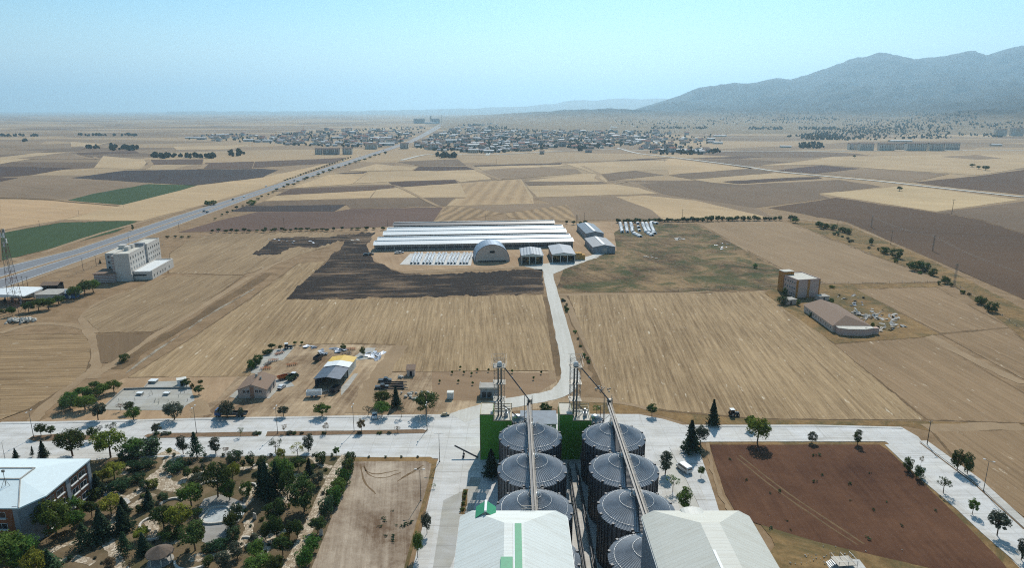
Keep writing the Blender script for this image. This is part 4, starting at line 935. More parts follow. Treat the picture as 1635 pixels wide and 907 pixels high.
# ---------------------------------------------------------------- materials for buildings
def metalmat(name, c, rough=0.45, metal=0.6, var=0.15, ang=0.0, per=0.0, k=1.0):
    t = NT(name); v = t.ramp(t.noise(t.pos, 0.5, 4, 0.6), 0.3, 0.7); a = alb(c, k)
    col = t.mix(v, tuple(x * (1 - var) for x in a[:3]) + (1,), tuple(min(.95, x * (1 + var)) for x in a[:3]) + (1,))
    bump = None
    if per:
        sx = t.n('SeparateXYZ'); t.l(t.map(t.pos, ang, (6.283 / per, 1, 1)), sx.inputs[0]); s = t.math('SINE', sx.outputs[0])
        col = t.mix(t.math('MULTIPLY', t.ramp(s, -1, 1), 0.16), col, tuple(x * .6 for x in a[:3]) + (1,)); bump = s
    return t.bsdf(col, rough, metal, 0.4, bump=bump, bstr=0.35, bdist=0.05)
B = {
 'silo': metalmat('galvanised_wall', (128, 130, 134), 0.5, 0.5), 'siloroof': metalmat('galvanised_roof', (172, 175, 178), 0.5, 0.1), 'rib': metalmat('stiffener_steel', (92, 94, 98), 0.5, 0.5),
 'trough': metalmat('conveyor_zinc', (118, 114, 108), 0.55, 0.2), 'galv': metalmat('bright_galvanised', (196, 198, 198), 0.35, 0.5), 'steel': metalmat('lattice_steel', (132, 128, 120), 0.5, 0.5), 'darksteel': metalmat('dark_steel', (70, 72, 76), 0.5, 0.4),
 'white': plain('white_cladding', (236, 238, 236), 0.5, var=0.04), 'cream': plain('cream_cladding', (222, 219, 208), 0.55, var=0.05), 'green': plain('green_cladding', (92, 152, 52), 0.6, var=0.10), 'teal': plain('green_roof_sheet', (64, 160, 116), 0.5, var=0.12, scale=1.5),
 'tan': plain('tan_trim', (196, 178, 146), 0.8), 'brick': None, 'greywall': plain('grey_render', (150, 154, 158), 0.8), 'concrete': plain('raw_concrete', (176, 170, 160), 0.85, var=.15),
 'glass': plain('window_glass', (38, 46, 54), 0.15, spec=0.6, var=0.2), 'frame': plain('white_frame', (228, 228, 224), 0.5), 'dark': plain('dark_opening', (34, 34, 34), 0.9),
 'pink': plain('pink_render', (206, 176, 162), 0.85, var=0.06), 'ochre': plain('ochre_render', (188, 128, 62), 0.85, var=0.08), 'paleroof': plain('pale_flat_roof', (212, 206, 192), 0.85, var=.12), 'hotel': plain('hotel_render', (214, 206, 196), 0.85, var=0.05),
 'redstripe': None, 'tile': None, 'house': plain('house_render', (214, 192, 176), 0.85, var=.08), 'rust': plain('rusty_orange_paint', (186, 104, 48), 0.7, var=.25), 'black': plain('black_rubber', (36, 36, 38), 0.85), 'red': plain('red_paint', (170, 60, 50), 0.6), 'blue': plain('blue_paint', (70, 104, 150), 0.6),
 'carwhite': plain('white_car_paint', (232, 232, 230), 0.3, spec=.5, var=.03), 'cargrey': plain('dark_car_paint', (52, 58, 64), 0.3, spec=.5, var=.05), 'machgreen': plain('machine_green', (50, 84, 54), 0.5), 'hay': plain('straw_bales', (206, 160, 92), 0.95, var=.3, scale=1.2), 'sack': plain('white_sheet_plastic', (238, 240, 240), 0.5, var=.06),
 'yellow': plain('yellow_sheet', (226, 186, 84), 0.6, var=.07), 'solar': None, 'stone': plain('pale_stone', (214, 206, 192), 0.9, var=.15, scale=2), 'thatch': plain('brown_shingle', (112, 98, 86), 0.95, var=.2, scale=2), 'pool': plain('dry_pool_floor', (188, 192, 190), 0.7, var=.25, scale=.5)}
def brickmat(name, c1, c2, mort, sc):
    t = NT(name); b = t.n('TexBrick'); sp = t.n('SeparateXYZ'); t.l(t.pos, sp.inputs[0]); cb = t.n('CombineXYZ')
    t.l(t.math('ADD', sp.outputs[0], sp.outputs[1]), cb.inputs[0]); t.l(sp.outputs[2], cb.inputs[1]); t.l(cb.outputs[0], b.inputs['Vector'])
    b.inputs['Color1'].default_value = alb(c1); b.inputs['Color2'].default_value = alb(c2); b.inputs['Mortar'].default_value = alb(mort); b.inputs['Scale'].default_value = sc; b.inputs['Mortar Size'].default_value = 0.02
    return t.bsdf(b.outputs[0], 0.9, 0, 0.2)
B['brick'] = brickmat('red_brick', (158, 98, 68), (140, 84, 58), (150, 116, 92), 1.4)
def stripemat(name, c1, c2, axis, per, duty=0.5, rough=0.85):
    t = NT(name); sp = t.n('SeparateXYZ'); t.l(t.pos, sp.inputs[0])
    s = t.math('LESS_THAN', t.math('FRACT', t.math('DIVIDE', sp.outputs[axis], per)), duty)
    n = t.noise(t.pos, 0.8, 3); return t.bsdf(t.mix(t.math('MULTIPLY', n, .25), t.mix(s, alb(c1), alb(c2)), alb((120, 110, 100))), rough, 0, .3)
B['redstripe'] = stripemat('striped_render', (204, 198, 192), (170, 122, 108), 2, 1.0, 0.4)
B['tile'] = stripemat('brown_roof_tiles', (150, 124, 102), (132, 106, 88), 1, 0.5)
B['solar'] = plain('dark_roof_sheets', (86, 92, 104), 0.4, metal=.2, var=.35, scale=0.7)
def cyl_rows(): pass
# ---------------------------------------------------------------- grain silos
SR, SE, SA = 8.9, 13.0, 17.6
def silo_meshes(R, E, A, nst=46, nrib=80):
    w = MB(); w.lathe([(R, 0), (R, E - .02)], 64, 0)
    for z in np.arange(0.9, E, 0.9): w.lathe([(R + .002, z - .06), (R + .06, z), (R + .002, z + .06)], 64, 0, cap=False)
    for i in range(nst):
        a = 6.2832 * i / nst; w.box(-.09, .09, R - .02, R + .20, 0.02, E - .15, 1, rz=a)
    r = MB(); n = nrib * 2; ro = R + .25; vs = []
    for k, rr in enumerate((1.1, ro)):
        for i in range(n):
            t = 6.2832 * i / n; bump = (0.24 if i % 2 else 0.0) * (rr / ro) ** .5
            vs.append((rr * math.cos(t), rr * math.sin(t), E - .1 + (A - E) * (1 - rr / ro) + bump))
    r.add(vs, [(i, n + i, n + (i + 1) % n, (i + 1) % n) for i in range(n)], 0)
    for t in range(12):
        a = 6.2832 * (t + .5) / 12; r.box(-.28, .28, R - .25, R + .3, E - .05, E + .5, 1, rz=a)
    cap = MB(); cap.lathe([(1.15, A - .75), (1.15, A - .15), (0.9, A + .05), (.5, A + .15)], 20)
    ring = MB()
    for f in (0.44, 0.86, 0.17):
        rr = ro * f; z = E - .1 + (A - E) * (1 - f) + .2
        ring.lathe([(rr - .035, z - .05), (rr - .035, z + .03), (rr + .035, z + .03), (rr + .035, z - .05)], 48, cap=False)
    lad = MB(); za = A - .7
    for x in (-.75, .75):
        lad.bar((x, -1.4, za + .3), (x, -ro + .1, E + .35), .09); lad.bar((x, -1.4, za + 1.15), (x, -ro + .1, E + 1.15), .05)
        for q in range(8): 
            f = q / 7; y = -1.4 + (-ro + 1.5) * f; z = za + .3 + (E + .35 - za - .3) * f; lad.bar((x, y, z), (x, y, z + .82), .05)
    for q in range(26):
        f = q / 25; y = -1.4 + (-ro + 1.5) * f; z = za + .3 + (E + .35 - za - .3) * f; lad.box(-.75, .75, y - .1, y + .1, z - .04, z + .02)
    wl = MB()
    for x in (-.3, .3): wl.bar((x - 3.4, -R - .05 + .72, .1), (x - 3.4, -R - .05 + .72, E), .07)
    for q in range(26): wl.box(-3.7, -3.1, -R + .62, -R + .70, .4 + q * .48, .44 + q * .48)
    return w, r, cap, ring, lad, wl
SM = silo_meshes(SR, SE, SA)
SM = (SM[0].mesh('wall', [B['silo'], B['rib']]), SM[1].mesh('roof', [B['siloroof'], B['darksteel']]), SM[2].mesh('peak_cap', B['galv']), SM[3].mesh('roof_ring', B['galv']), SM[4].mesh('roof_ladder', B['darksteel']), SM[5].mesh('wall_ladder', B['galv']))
def silo(x, y, label, group='large grain silos in two rows', sm=SM, sc=1.0):
    r = thing('grain_silo', label, 'silo', (x, y, 0.1), 0, group); r.scale = (sc, sc, sc)
    link('wall', sm[0], r); rf = link('roof', sm[1], r); link('peak_cap', sm[2], rf); link('roof_ring', sm[3], rf); link('roof_ladder', sm[4], rf); link('wall_ladder', sm[5], r)
for k, y in enumerate((180.5, 162, 143.5, 125)):
    silo(5.3, y, ('farthest silo of the left row, beside the left green elevator house', 'second silo of the left row, counted from the green elevator house', 'third silo of the left row, half behind the white mill roof', 'nearest silo of the left row, almost hidden by the white mill roof')[k])
    silo(29.4, y, ('farthest silo of the right row, beside the right green elevator house', 'second silo of the right row, counted from the green elevator house', 'third silo of the right row, touching the cream mill roof', 'nearest silo of the right row, cut by the bottom edge of the picture')[k])
h2 = silo_meshes(2.6, 8.2, 10.0, 16, 28)
HS = (h2[0].mesh('wall', [B['silo'], B['rib']]), h2[1].mesh('roof', [B['siloroof'], B['darksteel']]), h2[2].mesh('peak_cap', B['galv']))
for x, y, l in ((1.8, 201.5, 'small hopper bin behind the left green elevator house'), (26.6, 201.5, 'small hopper bin behind the right green elevator house')):
    r = thing('hopper_bin', l, 'silo', (x, y, 0.1), 0, 'small hopper bins'); link('wall', HS[0], r); rf = link('roof', HS[1], r); link('peak_cap', HS[2], rf)
# ---------------------------------------------------------------- green elevator houses and towers
def elevator_house(x, label):
    r = thing('elevator_house', label, 'building', (x, 191.0, 0.1), 0, 'green elevator houses')
    w = 9.6; d = 8.5; H1, H2 = 15.0, 13.0; nx = 3.9
    m = MB(); m.box(0, nx, 0, d, 0, H1); m.box(nx, w, 0.004, d, 0, H2); m.build('wall', B['green'], r)
    t = MB()
    for a, b, z in ((0, nx, H1), (nx, w, H2)):
        t.box(a - .05, b + .05, -.06, .12, z, z + .28); t.box(a - .05, b + .05, d - .12, d + .06, z, z + .28)
    t.box(-.06, .10, .12, d - .12, H1, H1 + .28); t.box(w - .10, w + .06, .12, d - .12, H2, H2 + .28)
    t.box(-.14, 0.0, -.1, .1, 0, H1); t.box(w, w + .12, -.1, .1, 0, H2); t.build('trim', B['tan'], r)
    f = MB(); f.box(nx + .1, w - .15, .15, d - .15, H2 + .02, H2 + .1); f.box(.15, nx - .1, .15, d - .15, H1 + .02, H1 + .1); f.build('roof', B['paleroof'], r)
    s = MB()
    for yy in (d - .3,):
        for z in (H2 + 1.1, H2 + 2.0): s.bar((.2, yy, z), (w, yy, z), .22)
    for xx in (.2, w * .45, w): s.bar((xx, d - .3, H2), (xx, d - .3, H2 + 2.2), .2)
    for xx in (nx + .4, w - .3): s.bar((xx, .3, H2 + 1), (xx, d - .3, H2 + 2), .16); s.bar((xx, .3, H2), (xx, .3, H2 + 1.2), .16)
    s.build('roof_frame', B['tan'], r)
    dr = MB(); dr.box(w * .68, w * .8, -.05, .05, .0, 2.3); dr.build('door', B['greywall'], r)
    mc = MB(); mc.box(w - 2.2, w - 1.1, 2.6, 4, H2 + .1, H2 + 1.3); mc.tube((w - 1.7, 3.3, H2 + 1.3), (w - 1.7, 3.3, H2 + 2.6), .35, 8); mc.build('machine_box', B['galv'], r)
elevator_house(-9.7, 'left green clad elevator house with a stepped top, behind the dark conifer')
elevator_house(14.6, 'right green clad elevator house with a stepped top, between the silo rows')
def lattice(m, x0, x1, y0, y1, z0, z1, n, w, wb):
    c = ((x0, y0), (x1, y0), (x1, y1), (x0, y1))
    for a in c: m.bar((a[0], a[1], z0), (a[0], a[1], z1), w)
    for k in range(n + 1):
        z = z0 + (z1 - z0) * k / n; zn = z0 + (z1 - z0) * (k + 1) / n
        for i in range(4):
            a, b = c[i], c[(i + 1) % 4]; m.bar((a[0], a[1], z), (b[0], b[1], z), wb)
            if k < n: m.bar((a[0], a[1], z), (b[0], b[1], zn), wb * .8); m.bar((b[0], b[1], z), (a[0], a[1], zn), wb * .8)
def tower(x, label, label2, tox):
    r = thing('elevator_tower', label, 'tower', (x, 193.2, 13.2), 0, 'lattice elevator towers')
    m = MB(); lattice(m, -1.55, 1.55, 0, 3.1, 0, 19.5, 9, .10, .055); m.build('lattice_frame', B['steel'], r)
    p = MB()
    for z in (16.4, 11.0, 5.5): q = MB(); q.box(-1.9, 1.9, -.4, 3.5, z, z + .08); q.build('platform', B['steel'], r)
    for z in (17.0, 17.6, 19.5):
        for a, b in (((-2.2, -.5), (2.2, -.5)), ((2.2, -.5), (2.2, 3.6)), ((2.2, 3.6), (-2.2, 3.6)), ((-2.2, 3.6), (-2.2, -.5))): p.bar((a[0], a[1], z), (b[0], b[1], z), .06)
    p.build('guard_rail', B['steel'], r)
    e = MB(); e.box(-.55, -.05, 1.2, 1.8, -.2, 16.6); e.box(.35, .85, 1.2, 1.8, -.2, 16.6); e.build('elevator_leg', B['steel'], r)
    h = MB(); hd = []
    for i in range(13):
        a = math.pi * i / 12; hd.append((.15 + .75 * math.cos(a), 17.0 + .75 * math.sin(a)))
    h.ext(hd, 1.0, 2.0, 0); h.box(-.6, .9, .8, 2.2, 16.5, 17.0); h.build('elevator_head', B['white'], r)
    d = thing('downspout', label2, 'pipe', (x + 1.2, 194.6, 29.6), 0, 'grain downspouts')
    q = MB(); q.tube((0, 0, 0), (tox - x - 1.2, -3.4, -9.7), .18, 8); q.build('pipe', B['darksteel'], d)
    fl = MB()
    for t in (0.02, .33, .66, .97): 
        c = Vector((tox - x - 1.2, -3.4, -9.7)) * t; fl.tube(c - Vector((.03, 0, -.04)), c + Vector((.05, 0, -.06)), .36, 8)
    fl.build('flange', B['galv'], d)
    s2 = thing('downspout', label2.replace('long', 'short low'), 'pipe', (x + 1.3, 195.5, 16.2), 0, 'grain downspouts')
    q = MB(); q.tube((0, 0, 0), (4.3, 4.5, -5.9), .17, 8); q.build('pipe', B['darksteel'], s2)
tower(-3.9, 'left lattice elevator tower with a white head, on the left green house', 'long inclined downspout from the left tower to the left conveyor', 5.2)
tower(19.3, 'right lattice elevator tower with a white head, on the right green house', 'long inclined downspout from the right tower to the right conveyor', 29.3)
# ---------------------------------------------------------------- conveyors over the silo rows
def conveyor(x, label, y0=191.5, y1=115.5):
    z = 18.6
    r = thing('roof_conveyor', label, 'conveyor', (x, y0, 0.1), 0, 'conveyors over the silo rows'); L = y0 - y1
    m = MB(); m.box(.1, .52, -L, 0, z, z + .5); m.box(.07, .14, -L, 0, z + .46, z + .58); m.box(.48, .55, -L, 0, z + .46, z + .58); m.build('trough', B['trough'], r)
    w = MB(); w.box(-.55, .02, -L, 0, z + .02, z + .1); w.build('walkway', B['darksteel'], r)
    h = MB()
    for xx in (-.58, .68):
        for zz in (.6, 1.1): h.bar((xx, 0, z + zz), (xx, -L, z + zz), .035)
        for k in range(31): h.bar((xx, -L * k / 30, z), (xx, -L * k / 30, z + 1.1), .035)
    h.build('handrail', B['steel'], r)
    b = MB()
    for xx in (-.5, .5): b.bar((xx, 0, z - .1), (xx, -L, z - .1), .14)
    for k in range(30):
        ya, yb = -L * k / 30, -L * (k + 1) / 30; b.bar((-.5, ya, z - .1), (.5, yb, z - .1), .07)
    b.build('truss', B['steel'], r)
    for yy in (180.5, 162, 143.5, 125):
        s = MB(); yl = yy - y0
        for a in (-1, 1): s.bar((a * .9, yl + .8, 16.9), (a * .9, yl + .8, z), .14); s.bar((a * .9, yl - .8, 16.9), (a * .9, yl - .8, z), .14)
        s.tube((.3, yl, 17.4), (.3, yl, z + .1), .3, 8); s.build('support', B['steel'], r)
    e = MB(); e.box(-.3, 1.1, -.1, 1.1, z - .3, z + 1.2)
    for xx in (-1.2, 1.1): e.bar((xx, .9, 0), (xx, .9, z + 2.2), .16); e.bar((xx, -.9, 5), (xx, -.9, z + 2.2), .12)
    for q in range(9): e.bar((-1.2, .9, q * 2.1), (1.1, .9, q * 2.1 + 2.1), .08)
    e.build('end_frame', B['steel'], r)
conveyor(5.0, 'left long galvanised conveyor with walkway along the tops of the left silos')
conveyor(29.2, 'right long galvanised conveyor with walkway along the tops of the right silos')
# horizontal pipework along the silo feet
for x, l in ((16.8, 'thin dark pipe run along the foot of the left silo row'), (19.2, 'thin dark pipe run along the foot of the right silo row')):
    r = thing('pipe_run', l, 'pipe', (x, 118, 0.1)); m = MB(); m.tube((0, 0, 1.3), (0, 68, 1.3), .22, 8); m.tube((.6, 0, .5), (.6, 68, .5), .12, 8); m.build('pipe', B['darksteel'], r)
    s = MB()
    for k in range(12): s.bar((0, 2 + k * 6, 0), (0, 2 + k * 6, 1.3), .1); s.bar((0, 2 + k * 6, .5), (.6, 2 + k * 6, .5), .08)
    s.build('bracket', B['darksteel'], r)
# ---------------------------------------------------------------- two mill halls
def hall(xl, xr, label, wallm, roofm, teal):
    y1, y0 = 114.7, 72.0; r = thing('mill_hall', label, 'building', (0, 0, 0.1)); c = (xl + xr) / 2
    w = MB(); w.prism([(xl + .3, y0), (xr - .3, y0), (xr - .3, y1 - .3), (xl + .3, y1 - .3)], 0, 29.9); w.build('wall', wallm, r)
    hp = 2.15; zr = 34.4; rd = 1.7; yr = 106.0
    vs = [(xl, y1, 30), (xl + hp, y1, 31.2), (xr - hp, y1, 31.2), (xr, y1, 30), (c - rd, yr, zr), (c + rd, yr, zr), (xl, y0, 30), (xr, y0, 30), (c - rd, y0, zr), (c + rd, y0, zr), (xl, y1, 29.6), (xr, y1, 29.6), (xl, y0, 29.6), (xr, y0, 29.6)]
    fs = [(1, 4, 5, 2)[::-1], (0, 6, 8, 4, 1)[::1], (3, 2, 5, 9, 7), (4, 8, 9, 5), (10, 0, 1, 2, 3, 11), (10, 12, 6, 0), (11, 3, 7, 13), (6, 12, 13, 7, 9, 8)]
    rf = MB().add(vs, fs).build('roof', roofm, r)
    bm = bmesh.new(); bm.from_mesh(rf.data); bmesh.ops.recalc_face_normals(bm, faces=bm.faces); bm.to_mesh(rf.data); bm.free()
    k = MB()
    if teal:
        k.box(c - .15, c + .1, y0 + .2, yr, zr + .004, zr + .25); k.build('ridge_cap', B['white'], rf)
        t = MB(); t.box(c + .12, c + 1.3, y0 + .2, yr - .3, zr + .004, zr + .08); t.build('ridge_skylight', B['teal'], rf)
        t = MB(); t.box(c - 2.2, c - .25, y0 + 12, 96.4, zr - .3, zr + .12); t.build('skylight', B['teal'], rf)
        # green gabled dormer
        dx, dy, zb = xl + 4.9, 113.7, 31.2
        g = MB(); g.add([(dx - 1.9, dy - 2.2, zb + .5), (dx, dy - 2.2, zb + 1.9), (dx, dy + 1.2, zb + 2.1), (dx - 1.9, dy + 1.2, zb + .7)], [(0, 1, 2, 3)]); g.add([(dx, dy - 2.2, zb + 1.9), (dx + 1.9, dy - 2.2, zb + .5), (dx + 1.9, dy + 1.2, zb + .7), (dx, dy + 1.2, zb + 2.1)], [(0, 1, 2, 3)])
        dm = g.build('dormer', B['teal'], rf)
        g = MB(); g.prism([(dx - 1.6, dy - 2), (dx + 1.6, dy - 2), (dx + 1.6, dy + 1), (dx - 1.6, dy + 1)], zb - .5, zb + .55); g.box(dx - .22, dx + .22, dy - 2.3, dy + 1.3, zb + 1.86, zb + 2.14); g.build('dormer_wall', B['white'], dm)
        g = MB()
        for a in range(7): g.bar((c - 2.6 + a * .45 + 4, y1 + .1, 31), (c - 2.6 + a * .45 + 4, y1 + .1, 32.2), .05)
        for z in (31.6, 32.2): g.bar((c + 1.4, y1 + .1, z), (c + 4.1, y1 + .1, z), .06)
        g.build('guard_rail', B['steel'], r)
    else:
        k.box(c - 1.75, c - 1.3, y0 + .2, 98.3, zr + .004, zr + .06); k.build('ridge_cap', B['white'], rf)
        d = MB(); cx, cy = c - .9, 113.2; pr = []
        for i in range(9):
            a = math.pi * i / 8; pr.append((cx + 2.2 * math.cos(a), 31.4 + .75 * math.sin(a)))
        pr = [(cx + 2.2, 30.9)] + pr + [(cx - 2.2, 30.9)]; d.ext(pr, cy - 1.8, cy + 1.4); d.build('roof_vent', B['cream'], rf)
    for sd in (xl, xr):
        g = MB(); g.box(sd - .12, sd + .12, y0, y1 - .05, 29.45, 29.72); g.build('gutter', B['frame'], r)
def roofmat(name, c):
    t = NT(name); sx = t.n('SeparateXYZ'); t.l(t.pos, sx.inputs[0])
    fr = t.math('FRACT', t.math('DIVIDE', sx.outputs[1], 0.9)); ln = t.math('LESS_THAN', fr, 0.09)
    d = t.ramp(t.noise(t.map(t.pos, 0, (0.12, 0.9, 0.2)), 1.0, 5, 0.7), 0.45, 0.75)
    col = t.mix(t.math('MULTIPLY', ln, 0.35), alb(c), alb([v * .7 for v in c])); col = t.mix(t.math('MULTIPLY', d, 0.3), col, alb((176, 164, 140)))
    return t.bsdf(col, 0.6, 0, 0.3)
hall(-9.8, 10.5, 'white mill hall with a green ridge strip and green dormer at the bottom edge', B['greywall'], roofmat('white_roof_sheets', (232, 235, 228)), True)
hall(24.6, 45.1, 'cream mill hall with a rounded roof vent at the bottom edge', B['greywall'], roofmat('cream_roof_sheets', (216, 214, 202)), False)
# grey shed behind the silos
r = thing('grey_shed', 'low grey-roofed shed between the two elevator houses, behind the silos', 'building', (3.2, 205.5, .1))
m = MB(); m.box(0, 11.3, 0, 7.5, 0, 5.0); m.build('wall', B['greywall'], r); m = MB(); m.add([(-.4, -.5, 5.0), (11.7, -.5, 5.0), (11.7, 8, 5.9), (-.4, 8, 5.9), (-.4, -.5, 5.2), (11.7, -.5, 5.2), (11.7, 8, 6.1), (-.4, 8, 6.1)], [(3, 2, 1, 0), (4, 5, 6, 7), (0, 1, 5, 4), (1, 2, 6, 5), (2, 3, 7, 6), (3, 0, 4, 7)]); m.build('roof', metalmat('grey_sheet_roof', (136, 146, 156), .7, .0), r)
m = MB(); m.box(8.2, 10.8, -.05, .03, 2.6, 4.2); m.build('window', B['frame'], r)
# auger parked on the apron
r = thing('grain_auger', 'long dark grain auger on a wheeled frame lying on the apron left of the mill', 'machine', (-14.5, 193, .1))
m = MB(); m.tube((-3.4, 1.0, 3.2), (4.0, -1.6, .5), .28, 8); m.build('tube', B['darksteel'], r)
m = MB(); m.bar((-.6, .1, 2.2), (-.8, .8, .4), .1); m.bar((-.6, .1, 2.2), (-.4, -.8, .4), .1); m.bar((-.8, .8, .4), (-.4, -.8, .4), .1); m.build('frame', B['darksteel'], r)
for yy in (.9, -.9): m = MB(); m.tube((-.6, yy - .1, .36), (-.6, yy + .1, .36), .36, 12); m.build('wheel', B['black'], r)
# ---------------------------------------------------------------- windows
def win_mesh(w, h, sill=False):
    m = MB(); m.box(-w / 2, w / 2, -.03, .02, 0, h, 0); t = .07
    m.box(-w / 2 - t, -w / 2, -.06, .02, -t, h + t, 1); m.box(w / 2, w / 2 + t, -.06, .02, -t, h + t, 1); m.box(-w / 2, w / 2, -.06, .02, -t, 0, 1); m.box(-w / 2, w / 2, -.06, .02, h, h + t, 1); m.box(-.03, .03, -.055, .02, 0, h, 1)
    if sill: m.box(-w / 2 - .2, w / 2 + .2, -.35, .02, -.3, -.08, 1)
    return m.mesh('window', [B['glass'], B['frame']])
def windows(root, wm, face, w, d, us, zs, name='window'):
    for z in zs:
        for u in us:
            if face == 'front': link(name, wm, root, (u, 0, z))
            elif face == 'right': link(name, wm, root, (w, u, z), math.pi / 2)
            elif face == 'left': link(name, wm, root, (0, u, z), -math.pi / 2)
WM1 = win_mesh(1.3, 1.5); WM2 = win_mesh(2.2, 1.2, True); WM3 = win_mesh(1.0, 1.1); WM4 = win_mesh(1.2, 1.7)
def gable(m, x0, x1, y0, y1, z, rise, over=.4, axis='y', th=.14, mi=0):
    if axis == 'y':
        c = (x0 + x1) / 2; s = rise / ((x1 - x0) / 2); e = z - s * over
        m.ext([(x0 - over, e), (c, z + rise), (x1 + over, e), (x1 + over, e + th), (c, z + rise + th), (x0 - over, e + th)], y0 - over, y1 + over, mi)
    else:
        c = (y0 + y1) / 2; s = rise / ((y1 - y0) / 2); e = z - s * over; b = len(m.v)
        n = MB(); n.ext([(y0 - over, e), (c, z + rise), (y1 + over, e), (y1 + over, e + th), (c, z + rise + th), (y0 - over, e + th)], -(x1 + over), -(x0 - over), mi)
        m.add([(-v[1], v[0], v[2]) for v in n.v], n.f, mi)
    return m
def gable_wall(m, x0, x1, y0, y1, z, rise, axis='y', mi=0):
    if axis == 'y': m.ext([(x0, 0), (x0, z), ((x0 + x1) / 2, z + rise), (x1, z), (x1, 0)], y0, y1, mi)
    else:
        n = MB(); n.ext([(y0, 0), (y0, z), ((y0 + y1) / 2, z + rise), (y1, z), (y1, 0)], -x1, -x0, mi); m.add([(-v[1], v[0], v[2]) for v in n.v], n.f, mi)
    return m
# ---------------------------------------------------------------- office with brick facade
r = thing('office_building', 'brick office with a broad white roof and roof mast, at the left edge', 'building', (-117.3, 152.0, .05))
Hh = 11.2
m = MB(); m.prism([(0, 0), (0, 18.6), (-40, 18.6), (-40, -4.2), (-4.0, -4.2), (-4.0, 0)], 0, Hh); m.build('wall', B['brick'], r)
m = MB(); m.prism([(.12, .7), (-3.2, -4.6), (-4.4, -4.6), (-4.4, .7)], 0, Hh + .1); m.build('corner_block', B['greywall'], r)
m = MB(); m.box(-.2, .35, 17.7, 18.9, 0, Hh); m.box(-.2, .25, 8.6, 10.0, 0, Hh); m.build('pilaster', B['greywall'], r)
m = MB(); m.box(.005, .10, .8, 17.6, 10.2, Hh); m.build('eave_band', B['darksteel'], r)
wm = win_mesh(2.7, 1.5, True)
for z in (1.6, 4.9, 8.0):
    for u in (2.4, 6.2, 11.9, 15.4): link('window', wm, r, (.03, u, z), math.pi / 2)
    for u in (-8, -12.5, -17, -21.5): link('window', wm, r, (u, -4.23, z))
ro = MB(); vs = [(.6, 19.2, Hh), (.6, .5, Hh), (-2.4, -5.0, Hh), (-5, -5.0, Hh), (-41, -5.0, Hh), (-41, 19.2, Hh), (-9, 11, Hh + 1.7), (-41, 11, Hh + 1.7), (-9, 5.5, Hh + 1.7), (-41, 5.5, Hh + 1.7)]
ro.add(vs, [(0, 5, 7, 6), (1, 0, 6, 8), (2, 1, 8), (3, 2, 8), (4, 3, 8, 9), (6, 7, 9, 8)]); ro.add([(v[0], v[1], Hh - .35) for v in vs[:6]] + vs[:6], [(0, 1, 7, 6), (1, 2, 8, 7), (2, 3, 9, 8), (3, 4, 10, 9), (5, 0, 6, 11)]); ro.add([(v[0], v[1], Hh - .35) for v in vs[:6]], [(0, 1, 2, 3, 4, 5)])
rf = ro.build('roof', plain('office_roof_sheet', (226, 238, 238), .5, var=.03), r)
m = MB(); m.bar((-2.4, -5, Hh + .05), (-9, 5.5, Hh + 1.75), .25); m.bar((-9, 5.5, Hh + 1.72), (-9, 11, Hh + 1.72), .4); m.bar((-9, 5.5, Hh + 1.72), (-40, 5.5, Hh + 1.72), .4); m.bar((-9, 11, Hh + 1.72), (-40, 11, Hh + 1.72), .4); m.build('roof_seam', B['concrete'], rf)
m = MB(); m.prism([(-16.5, 1.0), (-21, 8.5), (-26, 8.5), (-26, 1.0)], Hh + 1.0, Hh + 2.1); m.build('roof_panel', B['solar'], rf)
m = MB(); m.bar((-11, 3, Hh + .8), (-11, 3, Hh + 5.6), .1)
for a in (0, 2.1, 4.2): m.bar((-11 + 1.2 * math.cos(a), 3 + 1.2 * math.sin(a), Hh + .9), (-11, 3, Hh + 3.4), .07)
m.box(-11.3, -10.7, 2.8, 3.2, Hh + 5.1, Hh + 5.7); m.build('roof_mast', B['steel'], rf)
# ---------------------------------------------------------------- pink three storey block
a = G(1271, 476); r = thing('apartment_block', 'three storey pink building with ochre strips and stair tower by the rubble field', 'building', (a.x, a.y, .05), math.radians(12))
Wd, Dp, Ht = 14.6, 17.5, 10.3
m = MB(); m.box(0, Wd, 0, Dp, 0, Ht); m.build('wall', B['pink'], r)
m = MB()
for x0 in (-.06, 6.6, Wd - .7): m.box(x0, x0 + (1.5 if x0 > 5 and x0 < 8 else .76), -.08, .3, 0, Ht + .05)
m.box(-.06, .3, -.02 + .32, .9, 0, Ht + .02); m.box(Wd - .3, Wd + .06, .32, .9, 0, Ht); m.build('ochre_strip', B['ochre'], r)
m = MB(); m.box(-.02, Wd + .02, -.02, .25, Ht, Ht + .5); m.box(-.02, Wd + .02, Dp - .25, Dp, Ht, Ht + .5); m.box(-.02, .25, .25, Dp - .25, Ht, Ht + .5); m.box(Wd - .25, Wd + .02, .25, Dp - .25, Ht, Ht + .5); m.build('parapet', B['pink'], r)
m = MB(); m.box(.25, Wd - .25, .25, Dp - .25, Ht + .01, Ht + .1); m.build('roof', B['paleroof'], r)
m = MB(); m.box(-.5, 6.2, Dp - 4.5, Dp + .6, 0, Ht + 2.0); tw = m.build('stair_tower', B['ochre'], r); m = MB(); m.box(-.6, 6.3, Dp - 4.6, Dp + .7, Ht + 2.0, Ht + 2.3); m.build('tower_roof', B['paleroof'], tw)
windows(r, WM3, 'left', Wd, Dp, (2.4, 4.6, 6.8, 9.0, 11.4), (1.1, 4.5, 7.8))
